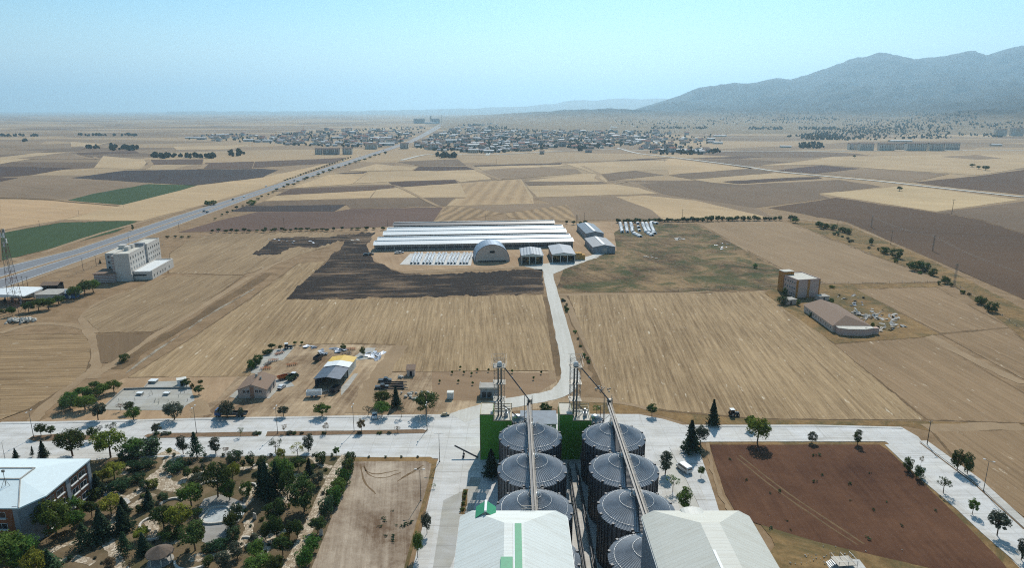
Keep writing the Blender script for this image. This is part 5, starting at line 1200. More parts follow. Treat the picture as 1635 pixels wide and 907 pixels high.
# long low brown-roofed building
a = G(1329, 531); b = G(1276, 492)
L0 = (b - a).length; ang = math.atan2(b.y - a.y, b.x - a.x) - math.pi / 2
r = thing('low_building', 'long low building with a brown hipped roof and pale front annex beside rubble', 'building', (a.x, a.y, .05), ang)
Wd = 17.5; L0 = 36
m = MB(); m.box(0, Wd, 0, L0, 0, 3.6); m.build('wall', B['house'], r)
m = MB(); vs = [(-.6, -.6, 3.6), (Wd + .6, -.6, 3.6), (Wd + .6, L0 + .6, 3.6), (-.6, L0 + .6, 3.6), (Wd / 2, 7, 6.6), (Wd / 2, L0 + .6, 6.6)]; m.add(vs, [(0, 1, 4), (1, 2, 5, 4), (2, 3, 5), (3, 0, 4, 5), (3, 2, 1, 0)]); m.build('roof', B['tile'], r)
windows(r, WM3, 'left', Wd, L0, [2.5 + 2.9 * k for k in range(11)], (1.3,))
m = MB(); m.prism([(1.2, -.05), (1.2, -3.4), (5, -5.2), (13, -5.4), (17.5, -3.2), (17.5, -.05)], 0, 3.2); an = m.build('annex', B['pink'], r)
m = MB(); m.prism([(1.0, -.08), (1.0, -3.6), (5, -5.5), (13, -5.7), (17.9, -3.4), (17.9, -.08)], 3.2, 3.5); m.build('annex_roof', B['paleroof'], an)
m = MB(); m.prism([(15, -.1), (15, -2.4), (21, -2.4), (21, -.1)], 0, 3.0); m.build('side_bay', B['pink'], r)
for px, py, w, d, h, l in ((1264, 487, 6.5, 5, 2.6, 'small flat-roofed shed left below the pink building'), (1317, 481, 6, 4.5, 2.4, 'small grey flat-roofed shed between pink building and rubble')):
    a = G(px, py); r = thing('small_shed', l, 'shed', (a.x - w / 2, a.y, .05), .2); m = MB(); m.box(0, w, 0, d, 0, h); m.build('wall', B['house'], r); m = MB(); m.box(-.3, w + .3, -.3, d + .3, h, h + .25); m.build('roof', B['concrete'], r)
    m = MB(); m.box(w * .4, w * .55, -.03, .05, 0, 2); m.build('door', B['darksteel'], r)
# ---------------------------------------------------------------- hotel block
r = thing('hotel', 'pale four storey hotel of stepped blocks with square windows beside the highway', 'building', (-248.8, 417.0, .05), math.radians(8.0))
Ht = 17.0
m = MB(); m.box(0, 9.0, 0, 26, 0, Ht); m.box(0.6, 9.6, 29, 52, 0, Ht + .6); m.box(-10, 0, 12, 40, 4, Ht - 1.2); m.build('wall', B['hotel'], r)
m = MB(); m.box(2, 8.6, 26, 29, 0, Ht + 2.4); m.build('stair_core', B['greywall'], r)
m = MB(); m.box(.3, 8.7, .3, 25.7, Ht + .01, Ht + .12); m.box(.9, 9.3, 29.3, 51.7, Ht + .61, Ht + .7); m.box(-9.7, -.3, 12.3, 39.7, Ht - 1.19, Ht - 1.1); m.build('roof', B['paleroof'], r)
m = MB()
for x0, x1, y0, y1, z in ((0, 9, 0, 26, Ht), (.6, 9.6, 29, 52, Ht + .6)):
    m.box(x0, x1, y0, y0 + .25, z, z + .7); m.box(x0, x1, y1 - .25, y1, z, z + .7); m.box(x0, x0 + .25, y0 + .25, y1 - .25, z, z + .7); m.box(x1 - .25, x1, y0 + .25, y1 - .25, z, z + .7)
m.build('parapet', B['hotel'], r)
m = MB(); m.box(1.5, 4.2, 13, 17, Ht + .12, Ht + 2.6); m.box(1.5, 4.2, 20, 23.5, Ht + .12, Ht + 2.6); m.box(-7, -3, 26, 30, Ht - 1.1, Ht + 1.4); m.build('roof_housing', B['hotel'], r)
m = MB(); m.box(-1.6, -.02, 0.4, 11.9, 2, Ht - .6); m.build('facade_frame', B['redstripe'], r)
m = MB(); m.box(-12, -.03, -2.5, 11.8, 0, 5.6); lw = m.build('low_wing', B['redstripe'], r); m = MB(); m.box(-12.5, .3, -3, 12, 5.6, 6.0); m.build('low_wing_roof', B['tile'], lw)
m = MB(); m.box(9.02, 9.25, .5, 25.5, .1, 4.0); m.build('ground_colonnade', B['dark'], r)
m = MB(); 
for k in range(7): m.box(9.03, 9.6, .2 + k * 4.2, .9 + k * 4.2, 0, 4.4)
m.build('column', B['hotel'], r)
for z in (6.6, 10.1, 13.6):
    for u in range(6): link('window', WM4, r, (9.02, 2.2 + u * 4.1, z), math.pi / 2)
    for u in range(6): link('window', WM4, r, (9.62, 31 + u * 3.7, z + .3), math.pi / 2)
    for u in range(2): link('window', WM4, r, (-8 + u * 4.6, 11.97, z - 1))
a = G(243.5, 446.4)
r = thing('annex_hall', 'long single storey white-roofed annex in front of the hotel', 'building', (a.x - 11, a.y - 1.5, .05), math.radians(6))
m = MB(); m.box(0, 11.5, 0, 36, 0, 5.2); m.build('wall', B['hotel'], r); m = MB(); m.box(.6, 11, .6, 35, 5.2, 5.5); m.build('roof', B['white'], r); m = MB(); m.box(-.02, .6, 0, 36, 5.2, 6); m.box(10.9, 11.52, 0, 36, 5.2, 6.0); m.box(.6, 10.9, 35, 36, 5.2, 6.2); m.build('parapet', B['hotel'], r)
windows(r, WM4, 'right', 11.5, 36, [3, 8, 13, 17, 21, 28], (1.4,))
m = MB(); m.box(.5, 8, -.04, .04, 2.6, 3.6); m.build('window_band', B['dark'], r)
# ---------------------------------------------------------------- fuel station
r = thing('fuel_station', 'white canopied fuel station at the left edge beside the mast', 'building', (G(30, 493).x, G(30, 493).y, .05), math.radians(4))
m = MB(); pr = [(-24 + 24 * i / 6, 5.4 + 1.1 * math.sin(math.pi * i / 6)) for i in range(7)] + [(0, 5.0), (-24, 5.0)]; m.ext(pr, 6, 24); m.build('canopy', B['white'], r)
for x, y in ((-20, 9), (-4, 9), (-20, 21), (-4, 21)): m = MB(); m.box(x - .3, x + .3, y - .3, y + .3, 0, 5.2); m.build('pillar', B['greywall'], r)
m = MB(); m.box(-18, -6, 25, 33, 0, 4); m.build('shop', B['hotel'], r); m = MB(); m.box(1, 13, 14, 26, 0, 3.8); sb = m.build('side_building', B['hotel'], r); m = MB(); m.box(.5, 13.5, 13.5, 26.5, 3.8, 4.1); m.build('side_roof', B['concrete'], sb)
for x in (-16, -12, -8): m = MB(); m.box(x - .5, x + .5, 14, 14.8, 0, 1.7); m.build('fuel_pump', B['dark'], r)
for px, py, w, d, h, l, wc, rc in ((67, 467, 9, 7, 4.2, 'brown roofed pavilion behind the fuel station', 'dark', 'tile'), (103, 477, 6, 5, 3.2, 'small blue-grey cabin right of the fuel station', 'blue', 'galv'), (116, 470, 4, 4, 2.6, 'little white cabin beside the thicket', 'white', 'concrete')):
    a = G(px, py); r = thing('cabin', l, 'cabin', (a.x, a.y, .05), .1); m = MB(); m.box(0, w, 0, d, 0, h); m.build('wall', B[wc], r); m = MB(); gable(m, 0, w, 0, d, h, 1.2, .5, 'x'); m.build('roof', B[rc], r)
    m = MB(); m.box(w * .4, w * .6, -.04, .05, 0, 2.1); m.build('door', B['frame'], r)
a = G(31, 514); rr = random.Random(4)
for k in range(7):
    m = MB(); 
    for q in range(14): m.ball((rr.gauss(0, 1.6), rr.gauss(0, 1.2), rr.uniform(.1, 1.6)), rr.uniform(.5, 1), rr.uniform(.5, 1), rr.uniform(.4, .8), 0, 6, 4)
    o = m.build('rubble_pile', B['stone'], None, (a.x - 4 + k * 1.4, a.y + rr.uniform(-2, 2), 0.05)); tag(o, 'heap of pale rubble at the foot of the lattice mast, one of several touching', 'rubble', 'rubble heaps by the mast')
# ---------------------------------------------------------------- lattice mast
a = G(28, 500); hm_ = HGT(28, 500, 366)
r = thing('lattice_mast', 'tall tapering red and grey lattice mast at the left edge', 'mast', (a.x, a.y, .05)); m = [MB(), MB()]
n = 12
for k in range(n):
    z0, z1 = hm_ * k / n, hm_ * (k + 1) / n; w0, w1 = 2.6 - 2.1 * k / n, 2.6 - 2.1 * (k + 1) / n; mm = m[(k // 2) % 2]
    for i in range(4):
        c = [(-1, -1), (1, -1), (1, 1), (-1, 1)]; A, Bq = c[i], c[(i + 1) % 4]
        mm.bar((A[0] * w0, A[1] * w0, z0), (A[0] * w1, A[1] * w1, z1), .15); mm.bar((A[0] * w0, A[1] * w0, z0), (Bq[0] * w1, Bq[1] * w1, z1), .08); mm.bar((A[0] * w1, A[1] * w1, z1), (Bq[0] * w1, Bq[1] * w1, z1), .12)
m[0].build('red_section', plain('mast_red', (120, 84, 78), .7), r); m[1].build('grey_section', B['steel'], r)
m = MB()
for k, (z, ax) in enumerate(((hm_ - 1, 0), (hm_ - 3, 2), (hm_ - 3, 4), (hm_ - 8, 1), (hm_ - 6, 5))): m.box(-.4, .4, .7, 1.2, z - 1.4, z + 1, 0, rz=ax)
m.build('antenna', B['frame'], r)
# ---------------------------------------------------------------- works yard
a = G(381, 637); b = G(426, 636); r = thing('house', 'beige house with a wide brown gable roof at the left of the works yard', 'house', (a.x, a.y, .05), math.atan2(b.y - a.y, b.x - a.x))
Wd = (b - a).length; m = MB(); gable_wall(m, 0, Wd, 0, 12.5, 3.6, 2.0); m.build('wall', B['house'], r)
m = MB(); gable(m, 0, Wd, 0, 12.5, 3.6, 2.0, .55); m.box(Wd * .5 - .1, Wd * .5 + .1, -.5, 13, 5.72, 5.84); m.build('roof', B['tile'], r)
m = MB(); m.box(Wd * .43, Wd * .56, -.12, .1, 0, 4.6); m.build('brown_strip', B['ochre'] if 0 else plain('brown_render', (178, 136, 112), .85), r)
windows(r, WM3, 'front', Wd, 12, (Wd * .22, Wd * .35, Wd * .66, Wd * .8), (2.2,)); windows(r, WM1, 'right', Wd, 12, (2.5, 6.5), (1.2,))
for yy in (4.5, 9.5): m = MB(); m.box(Wd - .02, Wd + .05, yy - .6, yy + .8, 0, 2.4); m.build('door', B['darksteel'], r)
m = MB(); m.box(Wd * .42, Wd * .5, 7.5, 8.3, 5.2, 6.7); m.box(Wd * .62, Wd * .68, 6, 6.6, 4.5, 6.2); m.build('chimney', B['concrete'], r)
a = G(503, 621); r = thing('open_shed', 'open machine shed with a roof of dark, white and yellow sheets', 'shed', (a.x, a.y, .05), math.radians(-3))
Wd = 9.8; z0 = 4.0; ri = .8
for nm, y0, y1, mt in (('roof', 0, 12.0, B['solar']), ('roof_middle', 12.1, 17.8, B['white']), ('roof_back', 17.9, 24, B['yellow'])):
    m = MB(); gable(m, 0, Wd, y0 + .4, y1 - .4, z0 + (.25 if y0 else 0), ri, .4); m.build(nm, mt, r)
m = MB(); m.box(.2, Wd - .2, 12, 24, 0, z0); m.build('wall', B['cream'], r)
for y in (.3, 6, 11.8):
    for x in (.2, Wd / 2, Wd - .2): m = MB(); m.box(x - .12, x + .12, y - .12, y + .12, 0, z0); m.build('post', B['darksteel'], r)
m = MB(); m.box(.2, .35, .5, 11.8, .0, z0 - .6); m.build('side_sheet', B['solar'], r)
a = G(649.5, 601); r = thing('pump_hut', 'small beige hut with a brown roof at the edge of the stubble field', 'hut', (a.x, a.y, .05), .05); m = MB(); m.box(0, 3.2, 0, 3.6, 0, 2.6); m.build('wall', B['house'], r); m = MB(); m.add([(-.3, -.3, 2.6), (3.5, -.3, 2.6), (3.5, 3.9, 3.5), (-.3, 3.9, 3.5), (-.3, -.3, 2.75), (3.5, -.3, 2.75), (3.5, 3.9, 3.65), (-.3, 3.9, 3.65)], [(3, 2, 1, 0), (4, 5, 6, 7), (0, 1, 5, 4), (1, 2, 6, 5), (2, 3, 7, 6), (3, 0, 4, 7)]); m.build('roof', B['tile'], r); m = MB(); m.box(1.2, 2.1, -.04, .05, 0, 2); m.build('door', B['dark'], r)
a = G(714, 638); r = thing('white_kiosk', 'small white box kiosk standing alone right of the big dark tree', 'kiosk', (a.x, a.y, .05)); m = MB(); m.box(0, 2.3, 0, 2.2, 0, 2.5); m.build('wall', B['white'], r); m = MB(); m.box(-.1, 2.4, -.1, 2.3, 2.5, 2.65); m.build('roof', B['cream'], r); m = MB(); m.box(1.5, 2.1, -.03, .04, 0.1, 2); m.build('door', B['frame'], r)
a = G(767, 636); r = thing('transformer_house', 'grey flat-roofed transformer house behind the left elevator tower', 'building', (a.x, a.y, .05)); m = MB(); m.box(0, 6.4, 0, 5.4, 0, 3.6); m.build('wall', B['greywall'], r); m = MB(); m.box(-.4, 6.8, -.4, 5.8, 3.6, 3.85); m.box(-.4, 6.8, -.4, -.1, 3.85, 4.3); m.box(-.4, -.1, -.1, 5.8, 3.85, 4.3); m.box(6.5, 6.8, -.1, 5.8, 3.85, 4.3); m.build('roof', B['concrete'], r)
for x in (1.4, 3.4): m = MB(); m.box(x - .8, x + .8, -.04, .05, .2, 2.4); m.build('door', B['cargrey'] if 0 else B['darksteel'], r)
# concrete slab with low curbs, tank hatches and hut
sheet('yard', [(163, 655), (198, 623), (240, 621.5), (305, 621), (311, 640), (297, 648), (290, 656)], M['slab'], .12, jit=0)
sheet('yard', [(230, 622), (240, 610), (300, 608.5), (303, 620.5)], M['slab'], .13, jit=0)
r = thing('slab_wall', 'low concrete upstand round the back edge of the slab', 'wall', (G(198, 623).x, G(198, 623).y, .1)); m = MB(); g0 = G(198, 623)
for p, q in (((198, 623), (240, 621.5)), ((240, 621.5), (305, 621)), ((230, 622), (240, 610)), ((163, 655), (198, 623))):
    A, Bq = G(*p) - g0, G(*q) - g0; d = (Bq - A); n = Vector((-d.y, d.x, 0)).normalized() * .12; m.prism([A - n, Bq - n, Bq + n, A + n], 0, .7)
m.build('upstand', B['concrete'], r)
for px, py, l, w, h in ((222, 632, 'left white hatch box on the concrete slab', 1.9, .7), (265, 632, 'right white hatch box on the concrete slab', 1.9, .7), (243, 613, 'white hatch box on the raised back slab', 2.8, .9)):
    a = G(px, py); r = thing('hatch_box', l, 'box', (a.x - w / 2, a.y, .14), 0, 'hatch boxes on the slab'); m = MB(); m.box(0, w, 0, w * .8, 0, h); m.build('base', B['concrete'], r); m = MB(); m.box(-.15, w + .15, -.15, w * .8 + .15, h, h + .18); m.build('lid', B['white'], r)
a = G(284, 618); r = thing('small_hut', 'white mono-pitched hut at the back of the concrete slab', 'hut', (a.x, a.y, .14), .5); m = MB(); m.box(0, 3.2, 0, 2.6, 0, 2.4); m.build('wall', B['white'], r); m = MB(); m.box(-.2, 3.4, -.2, 2.8, 2.4, 2.6); m.build('roof', B['cream'], r); m = MB(); m.box(1, 1.9, -.03, .05, 0, 2); m.build('door', B['dark'], r)
m0 = MB(); m0.bar((0, 0, 0), (0, 0, 1.1), .12); ms = m0.mesh('post', B['concrete'])
for k in range(22):
    u = rr.random(); v = rr.random(); px = 176 + 125 * v + (1 - u) * 20 * (1 - v); py = 626 + 26 * u
    tag(link('short_post', ms, None, (G(px, py).x, G(px, py).y, .12)), 'short concrete post standing on the slab, one of a scattered set', 'post', 'posts on the slab')
# ---------------------------------------------------------------- livestock farm
FA = math.radians(5.6)
wallm = stripemat('shed_side', (176, 172, 164), (128, 126, 122), 0, 1.7, .5)
for k, (px, py, L, Wd, hh, l, rm) in enumerate(((598, 401, 154, 13, 5.6, 'nearest long white-roofed livestock shed', 'white'), (604, 393.3, 154, 12, 5.2, 'second long white-roofed livestock shed from the front', 'white'), (613, 384.8, 152, 13.5, 5.8, 'third long white-roofed livestock shed from the front', 'white'), (619, 376.6, 152, 12, 5.0, 'fourth long white-roofed livestock shed from the front', 'white'), (629, 367, 146, 11, 4.6, 'farthest long livestock shed, with an open dark side and pale ridge', 'darksteel'))):
    a = G(px, py); r = thing('livestock_shed', l, 'shed', (a.x, a.y, .05), FA, 'long livestock sheds')
    m = MB(); gable_wall(m, 0, L, 0, Wd, hh - .9, 1.7, 'x'); m.build('wall', wallm if rm == 'white' else B['dark'], r)
    m = MB(); gable(m, 0, L, 0, Wd, hh - .75, 1.7, .8, 'x'); rf = m.build('roof', B[rm], r)
    m = MB(); m.box(0, L, Wd / 2 - .5, Wd / 2 + .5, hh + 1.08, hh + 1.4); m.build('ridge_vent', B['white'], rf)
    m = MB(); m.box(1, L - 1, -.05, .02, 1.1, 3.0); m.build('side_opening', B['darksteel'], r)
    for q in range(24): m = MB(); m.box(2 + q * (L - 4) / 23 - .2, 2 + q * (L - 4) / 23 + .2, -.14, -.06, 0, hh - .9); m.build('post', B['concrete'], r)
a = G(758, 419); b = G(814, 417.5); hh = HGT(786, 418.5, 390.5); Wd = (b - a).length
r = thing('arched_hangar', 'barrel-roofed hangar with a cream end wall in the farmyard', 'hangar', (a.x, a.y, .05), math.atan2(b.y - a.y, b.x - a.x))
pr = [(Wd / 2 - Wd / 2 * math.cos(math.pi * i / 20), hh * math.sin(math.pi * i / 20) ** .85) for i in range(21)]
m = MB(); m.ext([(Wd / 2 + (p[0] - Wd / 2) * .97, p[1] * .97) for p in pr], 0.3, 19.8, 0); m.build('end_wall', B['house'], r)
m = MB(); n = len(pr); vs = [(p[0], y, p[1]) for y in (0, 20) for p in pr] + [(Wd / 2 + (p[0] - Wd / 2) * .975, y, p[1] * .975) for y in (0, 20) for p in pr]
m.add(vs, [(i, n + i, n + i + 1, i + 1) for i in range(n - 1)] + [(2 * n + i + 1, 3 * n + i + 1, 3 * n + i, 2 * n + i) for i in range(n - 1)] + [(i, i + 1, 2 * n + i + 1, 2 * n + i) for i in range(n - 1)], 0, False); m.build('barrel_roof', metalmat('blue_grey_sheet', (138, 150, 166), .45, .4), r)
m = MB(); m.box(Wd * .43, Wd * .57, .2, .35, hh * .5, hh * .62); m.build('vent_window', B['dark'], r)
m = MB(); m.box(Wd * .1, Wd * .9, .22, .34, 0, .9); m.build('base_band', B['dark'], r)
sheetroof = stripemat('sheet_roof_striped', (116, 124, 136), (176, 180, 184), 0, 2.2, .6, .5)
for px0, px1, py, d, l, stripe in ((833, 867, 422, 26, 'left open-fronted barn with striped roof sheets', True), (882, 918, 420, 32, 'right open-fronted barn beside the straw bales', False)):
    a = G(px0, py); b = G(px1, py - .3); Wd = (b - a).length; r = thing('open_barn', l, 'barn', (a.x, a.y, .05), math.radians(2), 'open-fronted barns')
    m = MB(); m.box(0, .2, .3, d, 0, 6); m.box(Wd - .2, Wd, .3, d, 0, 6); m.box(.2, Wd - .2, d - .2, d, 0, 6); m.build('wall', B['solar'], r)
    m = MB(); gable(m, 0, Wd, .4, d, 6.1, 1.2, .5); m.build('roof', sheetroof if stripe else metalmat('grey_barn_sheet', (140, 146, 154), .6, .1), r)
    m = MB(); m.ext([(0, 6), (Wd / 2, 7.1), (Wd, 6), (Wd, 5.2), (0, 5.2)], .28, .4); m.build('fascia', B['cream'], r)
    for x in (.15, Wd * .36, Wd * .66, Wd - .15): m = MB(); m.box(x - .2, x + .2, .0, .26, 0, 5.9); m.build('post', B['cream'], r)
    m = MB(); rr = random.Random(px0)
    for q in range(30):
        x, y = rr.uniform(.6, Wd - 2.6), rr.uniform(5, d - 3); z = rr.choice((0, 1.2, 2.4)); m.box(x, x + 2.0, y, y + 1.1, z, z + 1.15)
    tag(m.build('straw_stack', B['hay'], None, (a.x, a.y, .06)), 'stack of straw inside the ' + ('left' if stripe else 'right') + ' open-fronted barn', 'straw')
bale = MB(); bale.box(0, 2.3, 0, 1.2, 0, 1.2); bale = bale.mesh('bale', B['hay'])
a = G(919, 416)
for x in range(3):
    for y in range(4):
        for z in range(4 if x < 2 else 3):
            tag(link('straw_bale', bale, None, (a.x + x * 2.36, a.y + 2 + y * 1.26, .06 + z * 1.22)), 'big straw bale in the orange stack beside the right barn', 'bale', 'stacked straw bales beside the right barn')
for px0, px1, py, d, hh, l, two in ((947, 982.5, 404.5, 36, 4.6, 'front grey gabled shed of the farm with a wide door', 0), (936, 964, 383, 48, 5.2, 'rear dark grey shed of the farm with a pale roof strip', 1)):
    a = G(px0, py); b = G(px1, py); Wd = (b - a).length; r = thing('grey_barn', l, 'barn', (a.x, a.y, .05), math.radians(4), 'grey gabled barns')
    m = MB(); gable_wall(m, 0, Wd, 0, d, hh, 1.6); m.build('wall', B['greywall'], r); m = MB(); gable(m, 0, Wd, 0, d, hh + .12, 1.6, .5); m.build('roof', B['solar'] if two else metalmat('weathered_sheet', (124, 127, 132), .6, .1), r)
    m = MB(); m.box(Wd * .42, Wd * .62, -.05, .05, 0, 3.8); m.build('door', B['galv'], r); m = MB(); m.box(Wd * .5 - 1, Wd * .5 + 1, 2, d - 2, hh + 1.75, hh + 1.95) ; m.build('ridge_strip', B['galv'], r)
    windows(r, WM1, 'left', Wd, d, [4 + 6 * k for k in range(int(d / 6))], (1.8,))
# calf hutches and wrapped bales
sheet('yard', [(638, 423), (655, 405), (756, 404.5), (752, 424)], M['walk'], .14, jit=0)
hm1 = MB(); hm1.ext([(0, 0), (0, 1.1), (.45, 1.5), (1.3, 1.5), (1.75, 1.1), (1.75, 0)], 0, 2.2, 0); hm1.box(.45, 1.3, -.01, .02, 0, 1.1, 1); hm1 = hm1.mesh('hutch', [B['sack'], B['dark']])
for c in range(5):
    for q in range(3):
        for k in range(9):
            px = 658 + c * 19.5 + q * 5.4 + (k - 4) * -.75; py = 407 + k * 1.85
            a = G(px, py); tag(link('calf_hutch', hm1, None, (a.x + _tr.uniform(-.2, .2), a.y, .15), _tr.uniform(-.08, .08)), 'white calf hutch in the block of hutches left of the arched hangar', 'hutch', 'calf hutches in the near block')
for row, px in enumerate((990, 998.5, 1007, 1018, 1027, 1033, 1040)):
    for k in range(8):
        py = 358.5 + k * 1.9; a = G(px + (k - 4) * .75 * (1 if row > 3 else .5), py)
        if row == 3 and k % 3: continue
        tag(link('calf_hutch', hm1, None, (a.x, a.y, .15), _tr.uniform(-.08, .08), (1.6, 1.4, 1.3)), 'white hutch in the far right hutch rows behind the farm', 'hutch', 'calf hutches in the far rows')
for px, py in ((1012, 375), (1016, 377), (1020, 379), (1031, 372), (1035, 375), (1039, 377), (1043, 374), (1040, 357), (1046, 358)):
    a = G(px, py); tag(link('calf_hutch', hm1, None, (a.x, a.y, .15), .3, (2, 1.6, 1.2)), 'white hutch standing loose in front of the far hutch rows', 'hutch', 'loose hutches')
# ---------------------------------------------------------------- park furniture
def park_sheet(pts, mat, z): return sheet('path', pts, mat, z, jit=.15, step=4)
# ---------------------------------------------------------------- park ground, plots, paths
sheet('park', [(-60, 738), (150, 736), (200, 729), (300, 731), (420, 729.5), (560, 729), (556, 760), (532, 822), (495, 915), (470, 990), (-160, 990)], M['parkearth'], .13, jit=.1)
sheet('plot', [(563, 732), (687, 731), (696, 738), (690, 762), (668, 835), (648, 912), (632, 990), (470, 990), (495, 915), (532, 822), (556, 760)], M['plot'], .135, jit=.25)
sheet('verge', [(563, 731.5), (687, 730.5), (698, 737), (692, 765), (670, 838), (650, 912), (640, 990), (632, 990), (646, 905), (664, 838), (684, 770), (689, 742), (680, 737), (565, 738)], M['verge'], .142, jit=.3)
sheet('sidewalk', [(698, 737), (706, 742), (705, 762), (683, 907), (668, 990), (640, 990), (660, 907), (692, 768)], M['walk'], .15, jit=0)
sheet('field', [(1128, 706), (1412, 706.5), (1428, 718), (1482, 766), (1562, 842), (1628, 908), (1690, 985), (1140, 990), (1240, 870), (1212, 836), (1165, 770), (1136, 722)], M['verge'], .13, jit=.3)
sheet('field', [(1133, 711), (1404, 711), (1418, 720), (1470, 768), (1545, 842), (1600, 899), (1640, 950), (1500, 912), (1392, 887), (1340, 875), (1300, 865), (1205, 836), (1174, 817), (1158, 790), (1145, 750)], M['plough'], .14, jit=.3)
sheet('ground', [(1225, 842), (1300, 872), (1390, 892), (1480, 912), (1560, 990), (1220, 990), (1248, 900)], M['verge'], .15, jit=.4)
# eastern pavements and mill yard
ribbon('sidewalk', [(1083, 715), (1106, 757), (1130, 803), (1150, 850), (1200, 950)], 2.6, M['walk'], .24, smooth=False, h=.12, off=-1.6)
ribbon('track', [(1128, 708), (1137, 750), (1151, 792), (1170, 824)], 1.2, M['dirtroad'], .16, jit=.4)
sheet('road', [(1057, 735), (1076, 718), (1083, 715), (1106, 757), (1130, 803), (1120, 830), (1085, 812)], M['gravel'], .10, jit=0)
sheet('sidewalk', [(1050, 740), (1058, 752), (1086, 815), (1074, 830), (1053, 776)], M['walk'], .115, jit=0)
ribbon('sidewalk', [(1474, 705), (1560, 768), (1635, 837), (1700, 895)], 2.6, M['walk'], .24, smooth=False, h=.13)
ribbon('sidewalk', [(1418, 711), (1476, 766), (1533, 814), (1577, 855), (1625, 896), (1690, 960)], 2.2, M['walk'], .24, smooth=False, h=.13)
ribbon('kerb', [(1469, 708), (1556, 774), (1635, 846)], .5, M['rutdark'], .12, smooth=False)
for px, py in ((1100, 679),): pass
ribbon('sidewalk', [(0, 676.5), (90, 675.2), (340, 669.4), (690, 664)], 1.5, M['walk'], .2, smooth=False, h=.1)
ribbon('sidewalk', [(1095, 681), (1300, 680.5), (1440, 684)], 1.2, M['walk'], .2, smooth=False, h=.1)
ribbon('kerb', [(1112, 706), (1300, 705.4), (1412, 705.4)], .5, M['kerb'], .2, smooth=False, h=.1)
ribbon('sidewalk', [(200, 732), (300, 728), (430, 727.5), (556, 727.5)], 1.2, M['walk'], .2, smooth=False, h=.1)
# mill-yard surfaces
sheet('road', [(742, 783), (752, 762), (768, 764), (760, 800), (745, 850), (725, 892), (716, 915), (690, 915), (708, 800)], M['slab'], .10, jit=.2)
sheet('yard', [(905, 760), (940, 760), (962, 840), (975, 990), (900, 990), (918, 860)], M['walk'], .105, jit=0)
ribbon('flower_bed', [(744, 782), (740, 812), (737, 822)], 1.4, M['verge'], .15, jit=.2)
for k, (px, py, l) in enumerate(((743, 788, 'top'), (741, 797, 'upper middle'), (740, 806, 'lower middle'), (738, 815, 'bottom'))):
    tree(px, py + 1, py - 5, 8, 'bush', 'green', l + ' green plant in the narrow bed left of the white mill hall', 'plants in the narrow bed')
# medians
def island(name, pts, z=.2):
    q = rough_edge([Vector(p) for p in pts], 8, 0, _rng); g = [G(*p) for p in q]; m = MB()
    if sum(a.x * b.y - b.x * a.y for a, b in zip(g, g[1:] + g[:1])) < 0: g.reverse()
    n = len(g); c = sum(g, Vector()) / n; inn = [p + (c - p).normalized() * .22 for p in g]
    m.add([(p.x, p.y, .05) for p in g] + [(p.x, p.y, z) for p in g] + [(p.x, p.y, z) for p in inn], [(i, (i + 1) % n, n + (i + 1) % n, n + i) for i in range(n)] + [(n + i, n + (i + 1) % n, 2 * n + (i + 1) % n, 2 * n + i) for i in range(n)], 0)
    m.add([(p.x, p.y, z - .03) for p in inn], [tuple(range(n))], 1); o = m.build(name, [M['kerb'], M['bed']]); tag(o, kind='structure')
island('median', [(229, 697), (236, 694), (260, 692.6), (418, 690.3), (413, 697.5), (250, 700.5), (234, 700)])
island('median', [(426, 690.2), (560, 688.4), (676, 686.6), (684, 689), (679, 692.6), (560, 695), (423, 697.6)])
island('median', [(44, 702), (52, 697), (100, 693), (150, 696), (156, 703), (100, 705), (52, 706)])
for pts in ([(262, 721.5), (277, 728), (270, 740), (262, 752), (247, 764), (238, 772)],):
    ribbon('path', pts, 4.2, M['flag'], .16, jit=.3)
FP = [([(238, 772), (215, 790), (190, 800), (172, 780)], 2.6), ([(262, 752), (262, 772), (284, 778)], 4.2), ([(240, 768), (262, 778), (290, 783)], 3.4), ([(247, 790), (222, 803), (205, 812)], 2.2), ([(290, 772), (302, 762), (330, 755), (350, 752)], 2.2),
      ([(170, 782), (190, 795), (205, 800)], 2.4), ([(195, 760), (204, 752), (218, 740), (262, 726)], 2.2), ([(190, 820), (186, 830), (181, 846), (172, 868), (181, 880), (186, 895), (200, 915)], 2.6), ([(172, 868), (155, 848), (140, 862), (100, 873), (66, 892)], 1.8),
      ([(95, 897), (120, 893), (150, 901)], 2.0), ([(234, 918), (262, 875), (280, 864), (300, 855)], 2.8), ([(355, 752), (400, 748), (420, 746), (428, 750)], 1.9), ([(390, 780), (397, 795), (392, 806), (376, 812)], 2.6), ([(395, 832), (398, 845), (390, 862), (378, 876), (362, 885), (330, 892), (303, 893)], 2.3),
      ([(404, 780), (425, 792), (447, 784), (470, 768), (478, 757)], 2.6), ([(470, 768), (462, 790), (455, 805)], 3.2), ([(413, 868), (440, 855), (460, 848), (480, 845), (497, 838)], 2.3), ([(497, 730), (510, 742), (530, 748)], 1.8), ([(400, 905), (415, 890), (428, 870), (410, 860)], 2.0), ([(508, 762), (525, 763)], 2.0), ([(488, 878), (466, 885)], 1.4)]
for i, (p, w) in enumerate(FP): ribbon('path', p, w, M['flag'], .162 + .0015 * i, jit=.25)
ribbon('path', [(553, 728), (543, 742), (532, 760), (515, 795), (497, 835), (480, 870), (462, 907), (445, 945)], 3.0, M['flag'], .21, jit=.15)
